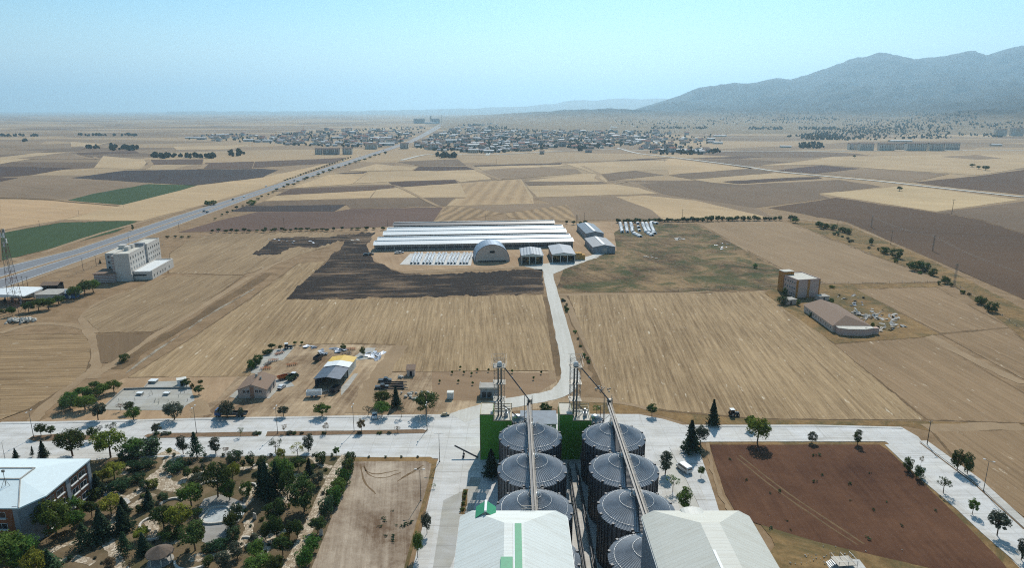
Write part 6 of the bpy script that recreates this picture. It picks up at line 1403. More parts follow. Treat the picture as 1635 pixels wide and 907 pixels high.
# plaza and drained pond
sheet('plaza', [(326, 798), (352, 790), (380, 800), (392, 805), (388, 826), (372, 846), (358, 864), (336, 872), (322, 866), (328, 845), (318, 832), (316, 815)], concrete('plaza_paving', (168, 162, 150), 2.0), .2, jit=.2)
pond = [(322, 831), (330, 822), (336, 815), (348, 812), (362, 812), (369, 819), (366, 830), (360, 836), (347, 838), (332, 839), (324, 836)]
sheet('pond', pond, B['pool'], .225, jit=0)
g0 = G(345, 826); r = thing('pond_rim', 'scalloped white stone rim round the drained pond', 'rim', (g0.x, g0.y, .2)); gp = catmull([G(*p) - g0 for p in pond + pond[:1]], 4)
m = MB()
for a, b in zip(gp, gp[1:]):
    d = b - a; n = Vector((-d.y, d.x, 0)).normalized() * .22; m.prism([a - n, b - n, b + n, a + n], 0, .5)
m.build('coping', B['stone'], r)
rr = random.Random(9)
for k in range(9):
    a = G(371 + k * 2.2, 812 + rr.uniform(0, 6)); m = MB(); m.ball((0, 0, .4), rr.uniform(.6, 1.1), rr.uniform(.5, .9), rr.uniform(.5, .9), 0, 6, 4)
    tag(m.build('boulder', B['stone'], None, (a.x, a.y, .2)), 'pale boulder of the waterfall rocks at the right of the pond', 'boulder', 'waterfall boulders')
a = G(385, 826); r = thing('stone_table', 'white slab table right of the pond rocks', 'table', (a.x, a.y, .2)); m = MB(); m.box(-.8, .8, -.5, .5, .6, .75); m.build('tabletop', B['white'], r); m = MB(); m.box(-.4, .4, -.2, .2, 0, .6); m.build('leg', B['stone'], r)
for px, py, l in ((407, 830, 'upright stone slab on the lawn right of the pond'), (513, 856, 'upright stone block beside the hedge gap')):
    a = G(px, py); m = MB(); m.add([(-.5, -.2, 0), (.5, -.2, 0), (.5, .2, 0), (-.5, .2, 0), (-.3, -.15, 1.9), (.4, -.15, 1.6), (.4, .15, 1.6), (-.3, .15, 1.9)], [(3, 2, 1, 0), (4, 5, 6, 7), (0, 1, 5, 4), (1, 2, 6, 5), (2, 3, 7, 6), (3, 0, 4, 7)]); tag(m.build('stone_slab', B['stone'], None, (a.x, a.y, .15)), l, 'stone')
# curved benches
def arc_wall(px, py, rad, a0, a1, label, h=.5):
    a = G(px, py); r = thing('curved_bench', label, 'bench', (a.x, a.y, .15), 0, 'curved white stone benches'); m = MB(); n = 14
    ps = [(math.radians(a0 + (a1 - a0) * i / n)) for i in range(n + 1)]
    for p, q in zip(ps, ps[1:]): m.prism([((rad - .25) * math.cos(p), (rad - .25) * math.sin(p)), ((rad + .25) * math.cos(p), (rad + .25) * math.sin(p)), ((rad + .25) * math.cos(q), (rad + .25) * math.sin(q)), ((rad - .25) * math.cos(q), (rad - .25) * math.sin(q))], 0, h)
    m.build('seat', B['stone'], r)
arc_wall(244, 838, 3.0, 60, 290, 'keyhole-shaped white bench between the dark bushy tree and the lawn'); arc_wall(247, 855, 2.6, 190, 330, 'lower curved white bench under the keyhole-shaped one'); arc_wall(274, 807, 2.8, 40, 190, 'curved white bench left of the large full green tree'); arc_wall(334, 780, 3.2, 60, 200, 'curved white bench left of the thick clump above the pond')
arc_wall(397, 781, 2.2, -20, 200, 'small hooked white bench left of the conifer group'); arc_wall(414, 749, 2.4, 20, 160, 'curved white bench in the top lawn near the kerb'); arc_wall(312, 893, 4.5, 200, 350, 'curved white bench at the bottom of the plaza'); arc_wall(389, 868, 2.0, -60, 120, 'small hooked white bench at the end of the low hedge')
sheet('path', [(229, 836), (240, 829), (251, 832), (255, 845), (246, 865), (232, 862), (240, 852)], M['flag'], .2, jit=.1); sheet('path', [(302, 890), (320, 884), (332, 890), (320, 899), (306, 898)], M['flag'], .2, jit=.1)
sheet('path', [(160, 783), (172, 775), (180, 785), (168, 795)], M['walk'], .2, jit=0); sheet('path', [(196, 797), (202, 796), (209, 803), (203, 807)], M['walk'], .21, jit=0)
# gazebo
a = G(257, 897); r = thing('gazebo', 'round brown-roofed gazebo at the bottom of the park', 'gazebo', (a.x, a.y, .15)); m = MB(); m.lathe([(3.2, 2.3), (3.15, 2.45), (.2, 4.1)], 12, smooth=False); m.build('roof', B['thatch'], r)
for k in range(6): m = MB(); t = 6.283 * k / 6; m.tube((2.5 * math.cos(t), 2.5 * math.sin(t), 0), (2.5 * math.cos(t), 2.5 * math.sin(t), 2.5), .12, 8); m.build('post', B['stone'], r)
m = MB(); m.lathe([(2.9, 0), (2.9, .15)], 16); m.build('floor', B['concrete'], r)

for pts in ([(580, 745), (590, 760), (612, 764), (640, 756)], [(582, 744), (586, 754), (604, 758), (636, 752)], [(575, 742), (582, 770), (600, 790)], [(640, 765), (662, 752), (676, 744)], [(634, 770), (658, 756), (672, 747)]):
    ribbon('track', pts, .4, M['brown_small'], .145, jit=.15)
for pts in ([(1180, 728), (1260, 790), (1380, 870)], [(1176, 732), (1254, 794), (1370, 872)]): ribbon('track', pts, .5, M['rutdark'], .149, jit=.15)
# ---------------------------------------------------------------- street lamps and poles
def lamp_parts():
    p = MB(); p.tube((0, 0, 0), (0, 0, 9.3), .11, 8, r2=.06); p.box(-.2, .2, -.2, .2, 0, .25)
    a = MB(); a.tube((0, 0, 9.25), (.0, -.9, 9.55), .05, 6); a.tube((0, 0, 9.25), (.0, .9, 9.55), .05, 6)
    h = MB(); h.box(-.14, .14, -1.45, -.8, 9.48, 9.64); h.box(-.14, .14, .8, 1.45, 9.48, 9.64)
    return p.mesh('post', B['steel']), a.mesh('arm', B['steel']), h.mesh('lamp_head', B['frame'])
LP = lamp_parts()
hh_ = MB().box(-.14, .14, 0, .65, -.08, .08).mesh('lamp_head', B['frame'])
def lamp(px, py, label, rz=0.0, sc=1.0):
    a = G(px, py); r = thing('street_lamp', label, 'street lamp', (a.x, a.y, .12), rz, 'street lamps'); r.scale = (sc,) * 3
    link('post', LP[0], r); ar = link('arm', LP[1], r); link('lamp_head', hh_, ar, (0, .8, 9.56)); link('lamp_head', hh_, ar, (0, -1.45, 9.56))
for px, py, rz, l in ((54, 700, 0, 'tall street lamp at the left end of the boulevard'), (314, 692.5, 0, 'street lamp on the median behind the open-branched cedar'), (443.5, 693, 0, 'street lamp on the median right of the crossing'), (565.5, 690, 0, 'street lamp on the median beside the fullest sapling'), (682, 687, 0, 'street lamp at the right tip of the median'),
                      (702, 738, 1.57, 'street lamp at the corner of the mill lane'), (1570, 785, .8, 'street lamp on the outer pavement of the right road'), (672, 800, 1.57, 'street lamp on the dirt strip of the trodden plot'), (8, 733, 0, 'short street lamp behind the office roof')):
    lamp(px, py, l, rz, .6 if px in (8,) else 1.0)
def pole_mesh():
    p = MB(); p.tube((0, 0, 0), (0, 0, 9.5), .15, 7, r2=.10); c = MB(); c.box(-.9, .9, -.06, .06, 9.0, 9.12)
    for x in (-.8, 0, .8): c.tube((x, 0, 9.12), (x, 0, 9.35), .05, 6)
    return p.mesh('post', BARK), c.mesh('crossarm', B['steel'])
PM = pole_mesh()
lm = MB(); lattice(lm, -.35, .35, -.35, .35, 0, 11.5, 9, .06, .04); lm = lm.mesh('lattice_frame', B['steel']); lc = MB(); lc.box(-1.1, 1.1, -.08, .08, 10.9, 11.05)
for x in (-1, 0, 1): lc.tube((x, 0, 11.05), (x, 0, 11.3), .06, 6)
lc = lc.mesh('crossarm', B['steel'])
def upole(px, py, top, label, lat=False):
    a = G(px, py); h = HGT(px, py, top); s = h / (11.3 if lat else 9.5)
    r = thing('lattice_pole' if lat else 'utility_pole', label, 'utility pole', (a.x, a.y, .03), _tr.uniform(-.5, .5), 'power line poles'); r.scale = (max(1, s),) * 2 + (s,)
    link('lattice_frame' if lat else 'post', lm if lat else PM[0], r); link('crossarm', lc if lat else PM[1], r)
    return a, h
for px, py, t, l, la in ((1519.5, 342, 318, 'wooden pole on the corner of the pale field', 0), (1391, 363, 345, 'grey lattice pole in the dark ploughed field', 1), (1337, 362, 350, 'pole beside the dark bushes below the dirt road', 0), (1422, 391, 368, 'thin pole above the two joined bushes', 0), (1489, 401, 377, 'pole with wires in the dark ploughed field', 1), (1523, 457, 422, 'lattice pole on the right strip of bushes', 1),
                         (1480, 711, 672, 'pole where the eastern road bends', 0), (64, 365, 352, 'pole on the gravel track, left of three', 0), (126, 343, 336, 'pole on the gravel track, middle of three', 0), (197, 331, 324, 'pole on the gravel track, right of three', 0), (206, 387, 378, 'pole on the near side of the highway behind the hotel', 0), (286, 367, 356, 'pole at the left end of the tree row', 0), (454, 365, 348, 'pole in the red-brown field left of the sheds', 0),
                         (619, 362, 350, 'pole behind the far left of the long sheds', 0), (775, 354, 341, 'pole behind the middle of the long sheds', 0), (921, 357, 343, 'lattice pole behind the grey barns', 1), (933, 356, 339, 'thin pole behind the grey barns', 0), (1089, 354, 334, 'tall pole in the row of small trees', 0), (710, 263, 255, 'tiny pole in the fields before the village', 0), (793, 263, 254, 'another tiny pole in the fields before the village', 0), (133, 432, 412, 'pole between the fuel station and the hotel', 0), (45, 460, 441, 'pole beside the highway behind the station', 0), (38, 462, 441, 'second pole beside the highway behind the station', 0), (154, 425, 408, 'pole on the fence line behind the hotel', 0), (958, 679, 648, 'thin pole behind the right silo row', 0), (1157, 224, 217, 'far pole right of the village', 0), (1074, 238, 218, 'tall thin mast at the right end of the village', 0)):
    upole(px, py, t, l, la)
# wires between poles in the dark field
for (p, t), (q, u) in (((1489, 401), 378), ((1391, 363), 346)), (((1489, 401), 378), ((1640, 470), 440)):
    A = G(*p); A.z = HGT(p[0], p[1], t); Q = G(*q); Q.z = HGT(q[0], q[1], u); o = thing('power_line', 'thin power line from the wired lattice pole ' + ('to the left pole' if q[0] < 1450 else 'to the right picture edge'), 'power line', A, 0, 'power lines'); m = MB()
    for dx in (-.9, .9):
        pts = [(Q - A) * (i / 10) + Vector((dx, 0, -2.0 * (1 - (2 * i / 10 - 1) ** 2))) for i in range(11)]
        for a, b in zip(pts, pts[1:]): m.tube(a, b, .05, 4)
    m.build('wire', B['steel'], o)
# ---------------------------------------------------------------- vehicles
def wheel(r, x, y, rad, wd=.22):
    m = MB(); m.tube((x, y - wd / 2, rad), (x, y + wd / 2, rad), rad, 14); o = m.build('wheel', B['black'], r); m = MB(); m.tube((x, y - wd / 2 - .01, rad), (x, y + wd / 2 + .01, rad), rad * .5, 10); m.build('rim', B['galv'], o)
def car(px, py, rz, kind, paint, label, name='parked_car', cat='car', group=None, sc=1.0):
    a = G(px, py); r = thing(name, label, cat, (a.x, a.y, .12), rz, group); r.scale = (sc,) * 3
    if kind == 'van': body = [(-2.6, .35), (-2.6, 1.9), (-2.45, 2.25), (1.3, 2.25), (1.95, 1.35), (2.65, 1.1), (2.7, .35)]; w = .98; gl = [(-2.3, 1.35), (-2.2, 1.95), (1.2, 1.95), (1.75, 1.35)]; ws = [(1.33, 2.2), (1.97, 1.38)]
    elif kind == 'pickup': body = [(-2.6, .4), (-2.6, 1.05), (-.6, 1.05), (-.5, 1.75), (.7, 1.78), (1.3, 1.1), (2.5, .98), (2.6, .4)]; w = .9; gl = [(-.4, 1.1), (-.35, 1.62), (.62, 1.62), (1.05, 1.1)]; ws = [(.75, 1.74), (1.3, 1.12)]
    else: body = [(-2.1, .35), (-2.15, .9), (-1.7, 1.0), (-1.2, 1.45), (.3, 1.47), (1.0, 1.0), (2.0, .85), (2.1, .35)]; w = .85; gl = [(-1.5, 1.0), (-1.1, 1.36), (.25, 1.36), (.8, 1.0)]; ws = [(.33, 1.44), (1.0, 1.02)]
    m = MB(); m.ext(body, -w, w, 0); m.build('body', paint, r)
    m = MB(); m.ext(gl, -w - .012, w + .012, 0); x0, z0 = ws[0]; x1, z1 = ws[1]; m.add([(x0 + .03, -w + .12, z0 + .01), (x1 + .03, -w + .12, z1 + .01), (x1 + .03, w - .12, z1 + .01), (x0 + .03, w - .12, z0 + .01)], [(0, 1, 2, 3)]); xb = body[1][0]; m.box(xb - .012, xb + .02, -w + .15, w - .15, body[1][1] - .55, body[1][1] - .05); m.build('window', B['glass'], r)
    wb = 1.6 if kind != 'car' else 1.3
    for x in (-wb, wb):
        for y in (-w + .08, w - .08): wheel(r, x, y, .34)
    xf = body[-1][0]
    for y in (-.6, .6): m = MB(); m.box(xf - .05, xf + .03, y - .18, y + .18, .62, .8); m.build('headlight', B['frame'], r)
    return r
car(1092, 752, math.radians(115), 'van', B['carwhite'], 'white delivery van parked in the lane right of the silos', 'delivery_van', 'van')
car(450, 620.5, math.radians(80), 'car', B['carwhite'], 'light silver car parked beside the house in the works yard')
car(598.5, 667, math.radians(-80), 'car', B['carwhite'], 'small white car parked under the yard trees at the road edge')
car(711, 664, .2, 'car', B['tan'], 'small beige car parked at the right end of the yard entrance', sc=.7)
car(615, 610, .1, 'pickup', B['cargrey'], 'dark pickup parked behind the pipe stacks', 'pickup_truck', 'pickup'); car(610, 620.5, .15, 'pickup', B['cargrey'], 'second dark pickup parked beside the pipe stacks', 'pickup_truck', 'pickup')
for k, (px, py) in enumerate(((585, 408), (592, 407), (635, 405), (640, 404.6))): car(px, py, .3, 'car', B['cargrey'] if k < 2 else B['carwhite'], ('dark car at the left end of the nearest long shed, left of two', 'dark car at the left end of the nearest long shed, right of two', 'white car in front of the nearest long shed, left of two', 'white car in front of the nearest long shed, right of two')[k], sc=1.1)
def lorry(px, py, rz, cabp, bedp, label, load=None):
    a = G(px, py); r = thing('lorry', label, 'lorry', (a.x, a.y, .12), rz)
    m = MB(); m.ext([(3.2, .7), (3.2, 2.9), (4.9, 2.9), (5.25, 1.8), (5.3, .7)], -1.2, 1.2); c = m.build('cab', cabp, r); m = MB(); m.add([(4.96, -1, 2.8), (5.28, -1, 1.85), (5.28, 1, 1.85), (4.96, 1, 2.8)], [(0, 1, 2, 3)]); m.box(3.9, 4.9, -1.215, 1.215, 1.85, 2.6); m.build('window', B['glass'], c)
    m = MB(); m.box(-5.6, 3.0, -1.2, 1.2, .95, 1.15); m.box(-5.6, 3.0, -1.2, -1.1, 1.15, 1.7); m.box(-5.6, 3.0, 1.1, 1.2, 1.15, 1.7); m.box(2.9, 3.0, -1.1, 1.1, 1.15, 2.3); m.build('flatbed', bedp, r); m = MB(); m.box(-5.5, 5.0, -.4, .4, .6, .94); m.build('chassis', B['black'], r)
    for x in (4.2, -2.6, -3.8):
        for y in (-1.05, 1.05): wheel(r, x, y, .5, .3)
    return r
lorry(369, 665.5, math.pi, B['blue'], B['cargrey'], 'blue-cabbed flatbed lorry parked behind the oval grey-green tree')
def tractor(px, py, rz, label, paint):
    a = G(px, py); r = thing('tractor', label, 'tractor', (a.x, a.y, .06), rz)
    m = MB(); m.ext([(.1, .8), (.1, 1.5), (1.9, 1.35), (2.0, .8)], -.42, .42); m.build('bonnet', paint, r); m = MB(); m.box(-1.2, 1.8, -.3, .3, .55, .85); m.build('chassis', B['black'], r)
    m = MB(); m.ext([(-1.3, 1.1), (-1.25, 2.5), (.0, 2.5), (.15, 1.1)], -.75, .75); c = m.build('cab', B['glass'], r); m = MB(); m.box(-1.4, .15, -.85, .85, 2.5, 2.65); m.build('cab_roof', B['carwhite'], c)
    for y in (-.85, .85): wheel(r, -.7, y, .85, .45); wheel(r, 1.5, y * .85, .5, .3)
    m = MB(); m.tube((1.0, .2, 1.4), (1.0, .2, 2.3), .05, 6); m.build('exhaust', B['black'], r); return r
tractor(1171, 664.5, .1, 'dark tractor with a pale cab roof on the edge of the combed field', B['cargrey'])
tractor(460, 557, .3, 'tractor with a white roof at the top of the works yard', B['cargrey']); tractor(471, 604, 1.4, 'dark green tractor with trailer gear in front of the works yard house', B['machgreen']); tractor(862, 414, .2, 'dark tractor beside the arched hangar', B['cargrey'])
def trailer(px, py, rz, paint, label, L=4.5, Hh=1.4):
    a = G(px, py); r = thing('farm_trailer', label, 'trailer', (a.x, a.y, .1), rz); m = MB(); m.box(-L / 2, L / 2, -1.1, 1.1, .8, .95); m.box(-L / 2, L / 2, -1.1, -1.02, .95, .8 + Hh); m.box(-L / 2, L / 2, 1.02, 1.1, .95, .8 + Hh); m.box(-L / 2, -L / 2 + .08, -1.02, 1.02, .95, .8 + Hh); m.box(L / 2 - .08, L / 2, -1.02, 1.02, .95, .8 + Hh); m.build('box', paint, r); m = MB(); m.bar((L / 2, -.5, .8), (L / 2 + 1.6, 0, .7), .1); m.bar((L / 2, .5, .8), (L / 2 + 1.6, 0, .7), .1); m.build('drawbar', B['black'], r)
    for y in (-1.0, 1.0):
        for x in (-.8, .8): wheel(r, x, y, .45, .25)
    return r
trailer(502, 634, .1, B['white'], 'white box trailer in front of the open shed', 5.5, 1.8); trailer(508, 576, 1.35, B['cargrey'], 'dark high-sided trailer left of the yellow roof'); trailer(466, 607, 1.2, B['machgreen'], 'small green trailer behind the dark green tractor'); trailer(536, 626, 1.2, B['cargrey'], 'dark trailer with machine parts in front of the open shed')
trailer(452, 606, .6, B['rust'], 'low rusty trailer left of the green tractor', 4, .8)
def implement(px, py, rz, paint, label, L=4.0):
    a = G(px, py); r = thing('farm_implement', label, 'implement', (a.x, a.y, .1), rz); m = MB()
    for y in (-.7, .7): m.bar((-L / 2, y, .7), (L / 2, y, .7), .14)
    for k in range(6): x = -L / 2 + L * k / 5; m.bar((x, -.7, .7), (x, .7, .7), .12); m.bar((x, -.7, .7), (x + .15, -.8, .05), .08); m.bar((x + .2, .7, .7), (x + .35, .6, .05), .08)
    m.bar((0, .7, .7), (0, 2.0, .8), .12); m.build('frame', paint, r)
    m = MB()
    for k in range(5): m.tube((-L / 2 + L * (k + .5) / 5 - .04, 0, .32), (-L / 2 + L * (k + .5) / 5 + .04, 0, .32), .32, 10)
    m.build('disc', B['darksteel'], r)
    for y in (-1,): pass
    return r
for px, py, rz, c, l in ((466, 584, .5, 'rust', 'orange harrow standing alone in the middle of the yard'), (436, 577, .3, 'rust', 'rusty orange frame on the upper concrete pads'), (446, 566, .9, 'rust', 'rusty implement near the top trees of the yard'), (428, 583, 1.2, 'cargrey', 'grey implement on the pads behind the house'), (424, 590, .2, 'rust', 'rusty implement just behind the house roof'), (520, 627, .4, 'galv', 'pale implement between the white trailer and dark trailer'), (528, 631, .2, 'darksteel', 'dark implement beside the pale one before the shed'), (455, 601, .8, 'darksteel', 'dark disc harrow left of the green trailer'), (513, 569, .8, 'darksteel', 'dark implement above the high-sided trailer'), (553, 566, .3, 'darksteel', 'dark implement right of the scrap sheets'), (560, 559, .1, 'rust', 'orange frame at the top of the yard')):
    implement(px, py, rz, B[c], l)
# pipe stack and scrap sheets
pipe = MB().tube((-4.5, 0, .16), (4.5, 0, .16), .16, 8).mesh('steel_pipe', B['darksteel'])
for k in range(14):
    a = G(628 + _tr.uniform(-5, 6), 611 + k * .9); tag(link('steel_pipe', pipe, None, (a.x, a.y, .06 + .3 * (k % 3)), _tr.uniform(-.12, .12)), 'long dark pipe in the stacks beside the dark pickups', 'pipe', 'pipes stacked in the yard')
shm = MB(); shm.add([(-1.6, -1.1, 0), (1.6, -1.1, .1), (1.6, 1.1, 0), (-1.6, 1.1, .15), (-1.6, -1.1, .1), (1.6, -1.1, .2), (1.6, 1.1, .1), (-1.6, 1.1, .25)], [(3, 2, 1, 0), (4, 5, 6, 7), (0, 1, 5, 4), (1, 2, 6, 5), (2, 3, 7, 6), (3, 0, 4, 7)])
SHG = shm.mesh('scrap_sheet', metalmat('scrap_zinc', (150, 158, 170), .5, .3, .3)); SHW = shm.mesh('scrap_sheet', plain('dirty_sheet', (184, 178, 168), .8, var=.35, scale=.4))
def litter(n, cx, cy, rx, ry, mesh, label, group, smin=.5, smax=1.2, name='scrap_sheet', cat='scrap', tilt=.25):
    for k in range(n):
        px, py = cx + _tr.gauss(0, rx), cy + _tr.gauss(0, ry); a = G(px, py); s = _tr.uniform(smin, smax)
        o = link(name, mesh, None, (a.x, a.y, .12 + _tr.uniform(0, .3)), 0, (s, s * _tr.uniform(.5, 1), s)); o.rotation_euler = (_tr.uniform(-tilt, tilt), _tr.uniform(-tilt, tilt), _tr.uniform(0, 6.3)); tag(o, label, cat, group)
litter(16, 598, 568, 7, 4, SHG, 'grey sheet in the piles right of the yellow-roofed shed', 'scrap sheets right of the shed'); litter(9, 540, 560, 5, 1.6, SHG, 'grey sheet lying at the top of the works yard', 'scrap sheets at the top of the yard'); litter(7, 516, 565, 3, 2, SHG, 'grey sheet in the heap left of the shed', 'scrap heap left of the shed'); litter(6, 500, 556, 7, 1, SHG, 'grey sheet in the thin line near the field edge', 'scrap line')
BL = MB().ball((0, 0, .25), .9, .7, .5, 0, 6, 4).mesh('rubble_lump', B['stone'])
litter(26, 668, 633, 12, 3.5, BL, 'white rubble lump left of the big dark tree', 'white rubble by the big tree', .5, 1.4, 'rubble_lump', 'rubble')
litter(5, 640, 604, 2, 1, BL, 'pale lump beside the pump hut', 'lumps by the hut', .5, 1.1, 'rubble_lump', 'rubble')
for cx, cy, rx, ry, n in ((1366, 500, 9, 3, 26), (1388, 507, 10, 3, 30), (1424, 510, 9, 4, 24), (1411, 524, 13, 3.5, 30), (1365, 486, 6, 2, 12), (1352, 477, 16, 3, 12), (1398, 502, 6, 4, 14)):
    litter(n, cx, cy, rx, ry, SHW if cx != 1365 else SHG, 'pale sheet in the rubbish field right of the low building', 'rubbish right of the low building', .3, .95, 'scrap_sheet', 'scrap', .5)
litter(14, 1083, 381.5, 6, 1.2, SHW, 'pale sheet on the dump in the green scrubland', 'dump in the scrub', .4, 1.2); litter(10, 1150, 392, 12, 4, SHG, 'grey scrap on the right of the scrubland dump', 'scrap on the scrubland', .4, .9); litter(8, 1035, 412, 6, 2, SHW, 'pale sheet lying on the scrubland near the farm', 'sheets near the farm', .3, .8)
litter(40, 1325, 893, 26, 7, BL, 'small pale stone on the rough ground at the bottom right', 'stones at the bottom right', .1, .32, 'rubble_lump', 'rubble'); litter(12, 960, 622, 8, 3, BL, 'pale stone on the rough ground behind the right tower', 'stones behind the right tower', .3, .8, 'rubble_lump', 'rubble')
litter(14, 462, 385, 22, 3, SHG, 'pale sheet in the dark field left of the sheds', 'sheets in the dark field', .4, .9); litter(4, 569, 386, 5, 2, SHW, 'white sheet by the left farm track', 'sheets by the farm track', .6, 1.2)
# steel stair platform at the bottom edge
a = G(1345, 902); r = thing('stair_platform', 'small steel platform with railed steps at the bottom right edge', 'platform', (a.x, a.y, .15), .1)
m = MB(); m.box(-2.2, 2.4, -2, 1.6, .9, 1.0); m.build('deck', B['steel'], r); m = MB()
for x in (-2.2, 0.1, 2.4):
    for y in (-2, 1.6): m.bar((x, y, 0), (x, y, 2.1), .08)
    m.bar((x, -2, 2.1), (x, 1.6, 2.1), .07)
m.bar((-2.2, -2, 2.1), (2.4, -2, 2.1), .07); m.build('railing', B['galv'], r); m = MB()
for k in range(4): m.box(-2.6 - k * .35, -2.25 - k * .35, -1, 1, .75 - k * .22, .8 - k * .22)
m.build('step', B['galv'], r)
sheet('yard', [(1320, 903), (1338, 893), (1372, 895), (1385, 912), (1330, 918)], M['walk'], .17, jit=.1)
# pads in the yard
for pts in ([(400, 596), (410, 575), (440, 558), (470, 555), (452, 575), (425, 580), (415, 597)], [(432, 616), (440, 606), (462, 606), (470, 617), (445, 622), (430, 637), (426, 637)], [(560, 574), (585, 556), (600, 556), (590, 574), (566, 576)], [(544, 620), (566, 597), (572, 597), (556, 620), (545, 632)], [(366, 634), (380, 622), (384, 622), (378, 637)]):
    sheet('yard', pts, M['slab'], .11, jit=.2)
# fence along the hotel track and the right strip
def fence_run(pts, label, n, h=1.5):
    g = [G(*p) for p in pts]; r = thing('post_fence', label, 'fence', g[0] + Vector((0, 0, .03))); tot = resample(g, 8.0)[:90]; pm = MB().tube((0, 0, 0), (0, 0, h), .10, 5).mesh('post', B['concrete'])
    for q in tot: link('post', pm, r, q - g[0])
    w = MB()
    for a, b in zip(tot, tot[1:]): w.tube(a - g[0] + Vector((0, 0, h * .8)), b - g[0] + Vector((0, 0, h * .8)), .03, 3); w.tube(a - g[0] + Vector((0, 0, h * .4)), b - g[0] + Vector((0, 0, h * .4)), .03, 3)
    w.build('wire', B['steel'], r)
fence_run([(50, 462), (95, 448), (170, 420), (260, 392)], 'line of concrete fence posts between the hotel and the highway', 0); fence_run([(1525, 455), (1560, 478), (1635, 530)], 'post and wire fence along the right strip', 0); fence_run([(1060, 466), (1130, 463), (1250, 457)], 'post and wire fence along the lower edge of the scrubland', 0); fence_run([(1310, 453), (1400, 453), (1500, 451)], 'post and wire fence right of the pink building', 0)
# tufts on bare plots and field edges
TM = mkmesh('tuft', broad_crown(random.Random(2), .5, .35, .3, 8, 16, .09, low=-.2), LF['juniper'])
for l, g_, pts in (('small green tuft in the middle of the trodden plot', 'tufts on the plot', [(612, 829), (614, 834), (627, 817), (607, 842), (616, 857), (627, 859), (640, 842), (645, 842), (649, 839), (656, 836), (627, 866), (633, 840), (655, 836)]),
                   ('small green tuft on the red ploughed field', 'tufts on the red field', [(1165, 735), (1300, 729), (1309, 728), (1191, 768), (1230, 789), (1244, 786), (1301, 771), (1312, 760), (1356, 774), (1389, 757), (1416, 803), (1440, 841), (1358, 801), (1394, 816), (1256, 833), (1387, 862), (1493, 817), (1262, 848), (1230, 845)])):
    for px, py in pts: a = G(px, py); s = _tr.uniform(.7, 1.5); tag(link('weed_tuft', TM, None, (a.x, a.y, .14), _tr.uniform(0, 6), (s * 1.3, s, s * .6)), l, 'weed', g_)
# highway traffic
def far_car(px, py, s=1.0, c=None, ang=None):
    a = G(px, py); m = MB(); m.ext([(-2.1, .3), (-2.1, .9), (-1.3, 1.45), (.4, 1.45), (1.1, .95), (2.1, .8), (2.1, .3)], -.85, .85, 0); m.ext([(-1.4, 1.0), (-1.2, 1.35), (.3, 1.35), (.8, 1.0)], -.862, .862, 1)
    for x in (-1.3, 1.3): m.tube((x, -.88, .32), (x, .88, .32), .32, 10, 2)
    o = m.build('highway_car', [c or B['carwhite'], B['glass'], B['black']], None, (a.x, a.y, .16 * max(1, a.y / 700)), ang); o.scale = (s,) * 3; return o
k = 0
for px, py, c in ((326, 338, 'cargrey'), (331, 339.5, 'cargrey'), (372, 319, 'cargrey'), (390, 315, 'carwhite'), (425, 298, 'carwhite'), (548, 257, 'carwhite'), (603, 244, 'carwhite'), (612, 240, 'cargrey'), (640, 231, 'carwhite'), (470, 289, 'cargrey'), (508, 275, 'carwhite'), (575, 249, 'carwhite')):
    tag(far_car(px, py, 1.15, B[c], math.radians(102)), ('dark' if c == 'cargrey' else 'white') + ' car far along the dual carriageway, number ' + ['one', 'two', 'three', 'four', 'five', 'six', 'seven', 'eight', 'nine', 'ten', 'eleven', 'twelve'][k] + ' of those listed from the left foreground' if 0 else ('dark' if c == 'cargrey' else 'white') + ' car driving on the dual carriageway', 'car', ('dark' if c == 'cargrey' else 'white') + ' cars on the highway'); k += 1
# median bushes on the highway
for k in range(26):
    f = k / 25; px = 455 + 105 * f; py = 288.5 - 37 * f
    plain_tree(px, py + _tr.uniform(-.6, .6), py - _tr.uniform(1.5, 3), _tr.uniform(2.5, 4.5), 'bush', 'dark', 'dark median bush far along the highway', 'median bushes on the highway', 'shrub', 'shrub')
for k in range(34):
    f = k / 33; px = 345 + 270 * f + _tr.uniform(-2, 2); py = 350 - 104 * f ** .93 + _tr.uniform(-1, 1) - (5 * math.sin(f * 3.1))
    plain_tree(px, py, py - _tr.uniform(2.5, 6), _tr.uniform(4, 7), 'round', 'dark', 'small roadside tree along the right verge of the highway', 'trees along the highway verge', 'tree')
# ---------------------------------------------------------------- far ground heights
from mathutils.bvhtree import BVHTree
_mo = bpy.data.objects['mountain'].data
BV = BVHTree.FromPolygons([v.co.copy() for v in _mo.vertices], [tuple(p.vertices) for p in _mo.polygons])
def FARG(px, py):
    x, y, w = ray(px, py); d = Vector((x, y, w)).normalized(); h = BV.ray_cast(Vector((0, 0, CAM_H)), d)
    if w < 0:
        g = G(px, py)
        if h[0] is None or (g - Vector((0, 0, CAM_H))).length < h[3]: return g
    return h[0] if h[0] is not None else G(px, max(py, 182))
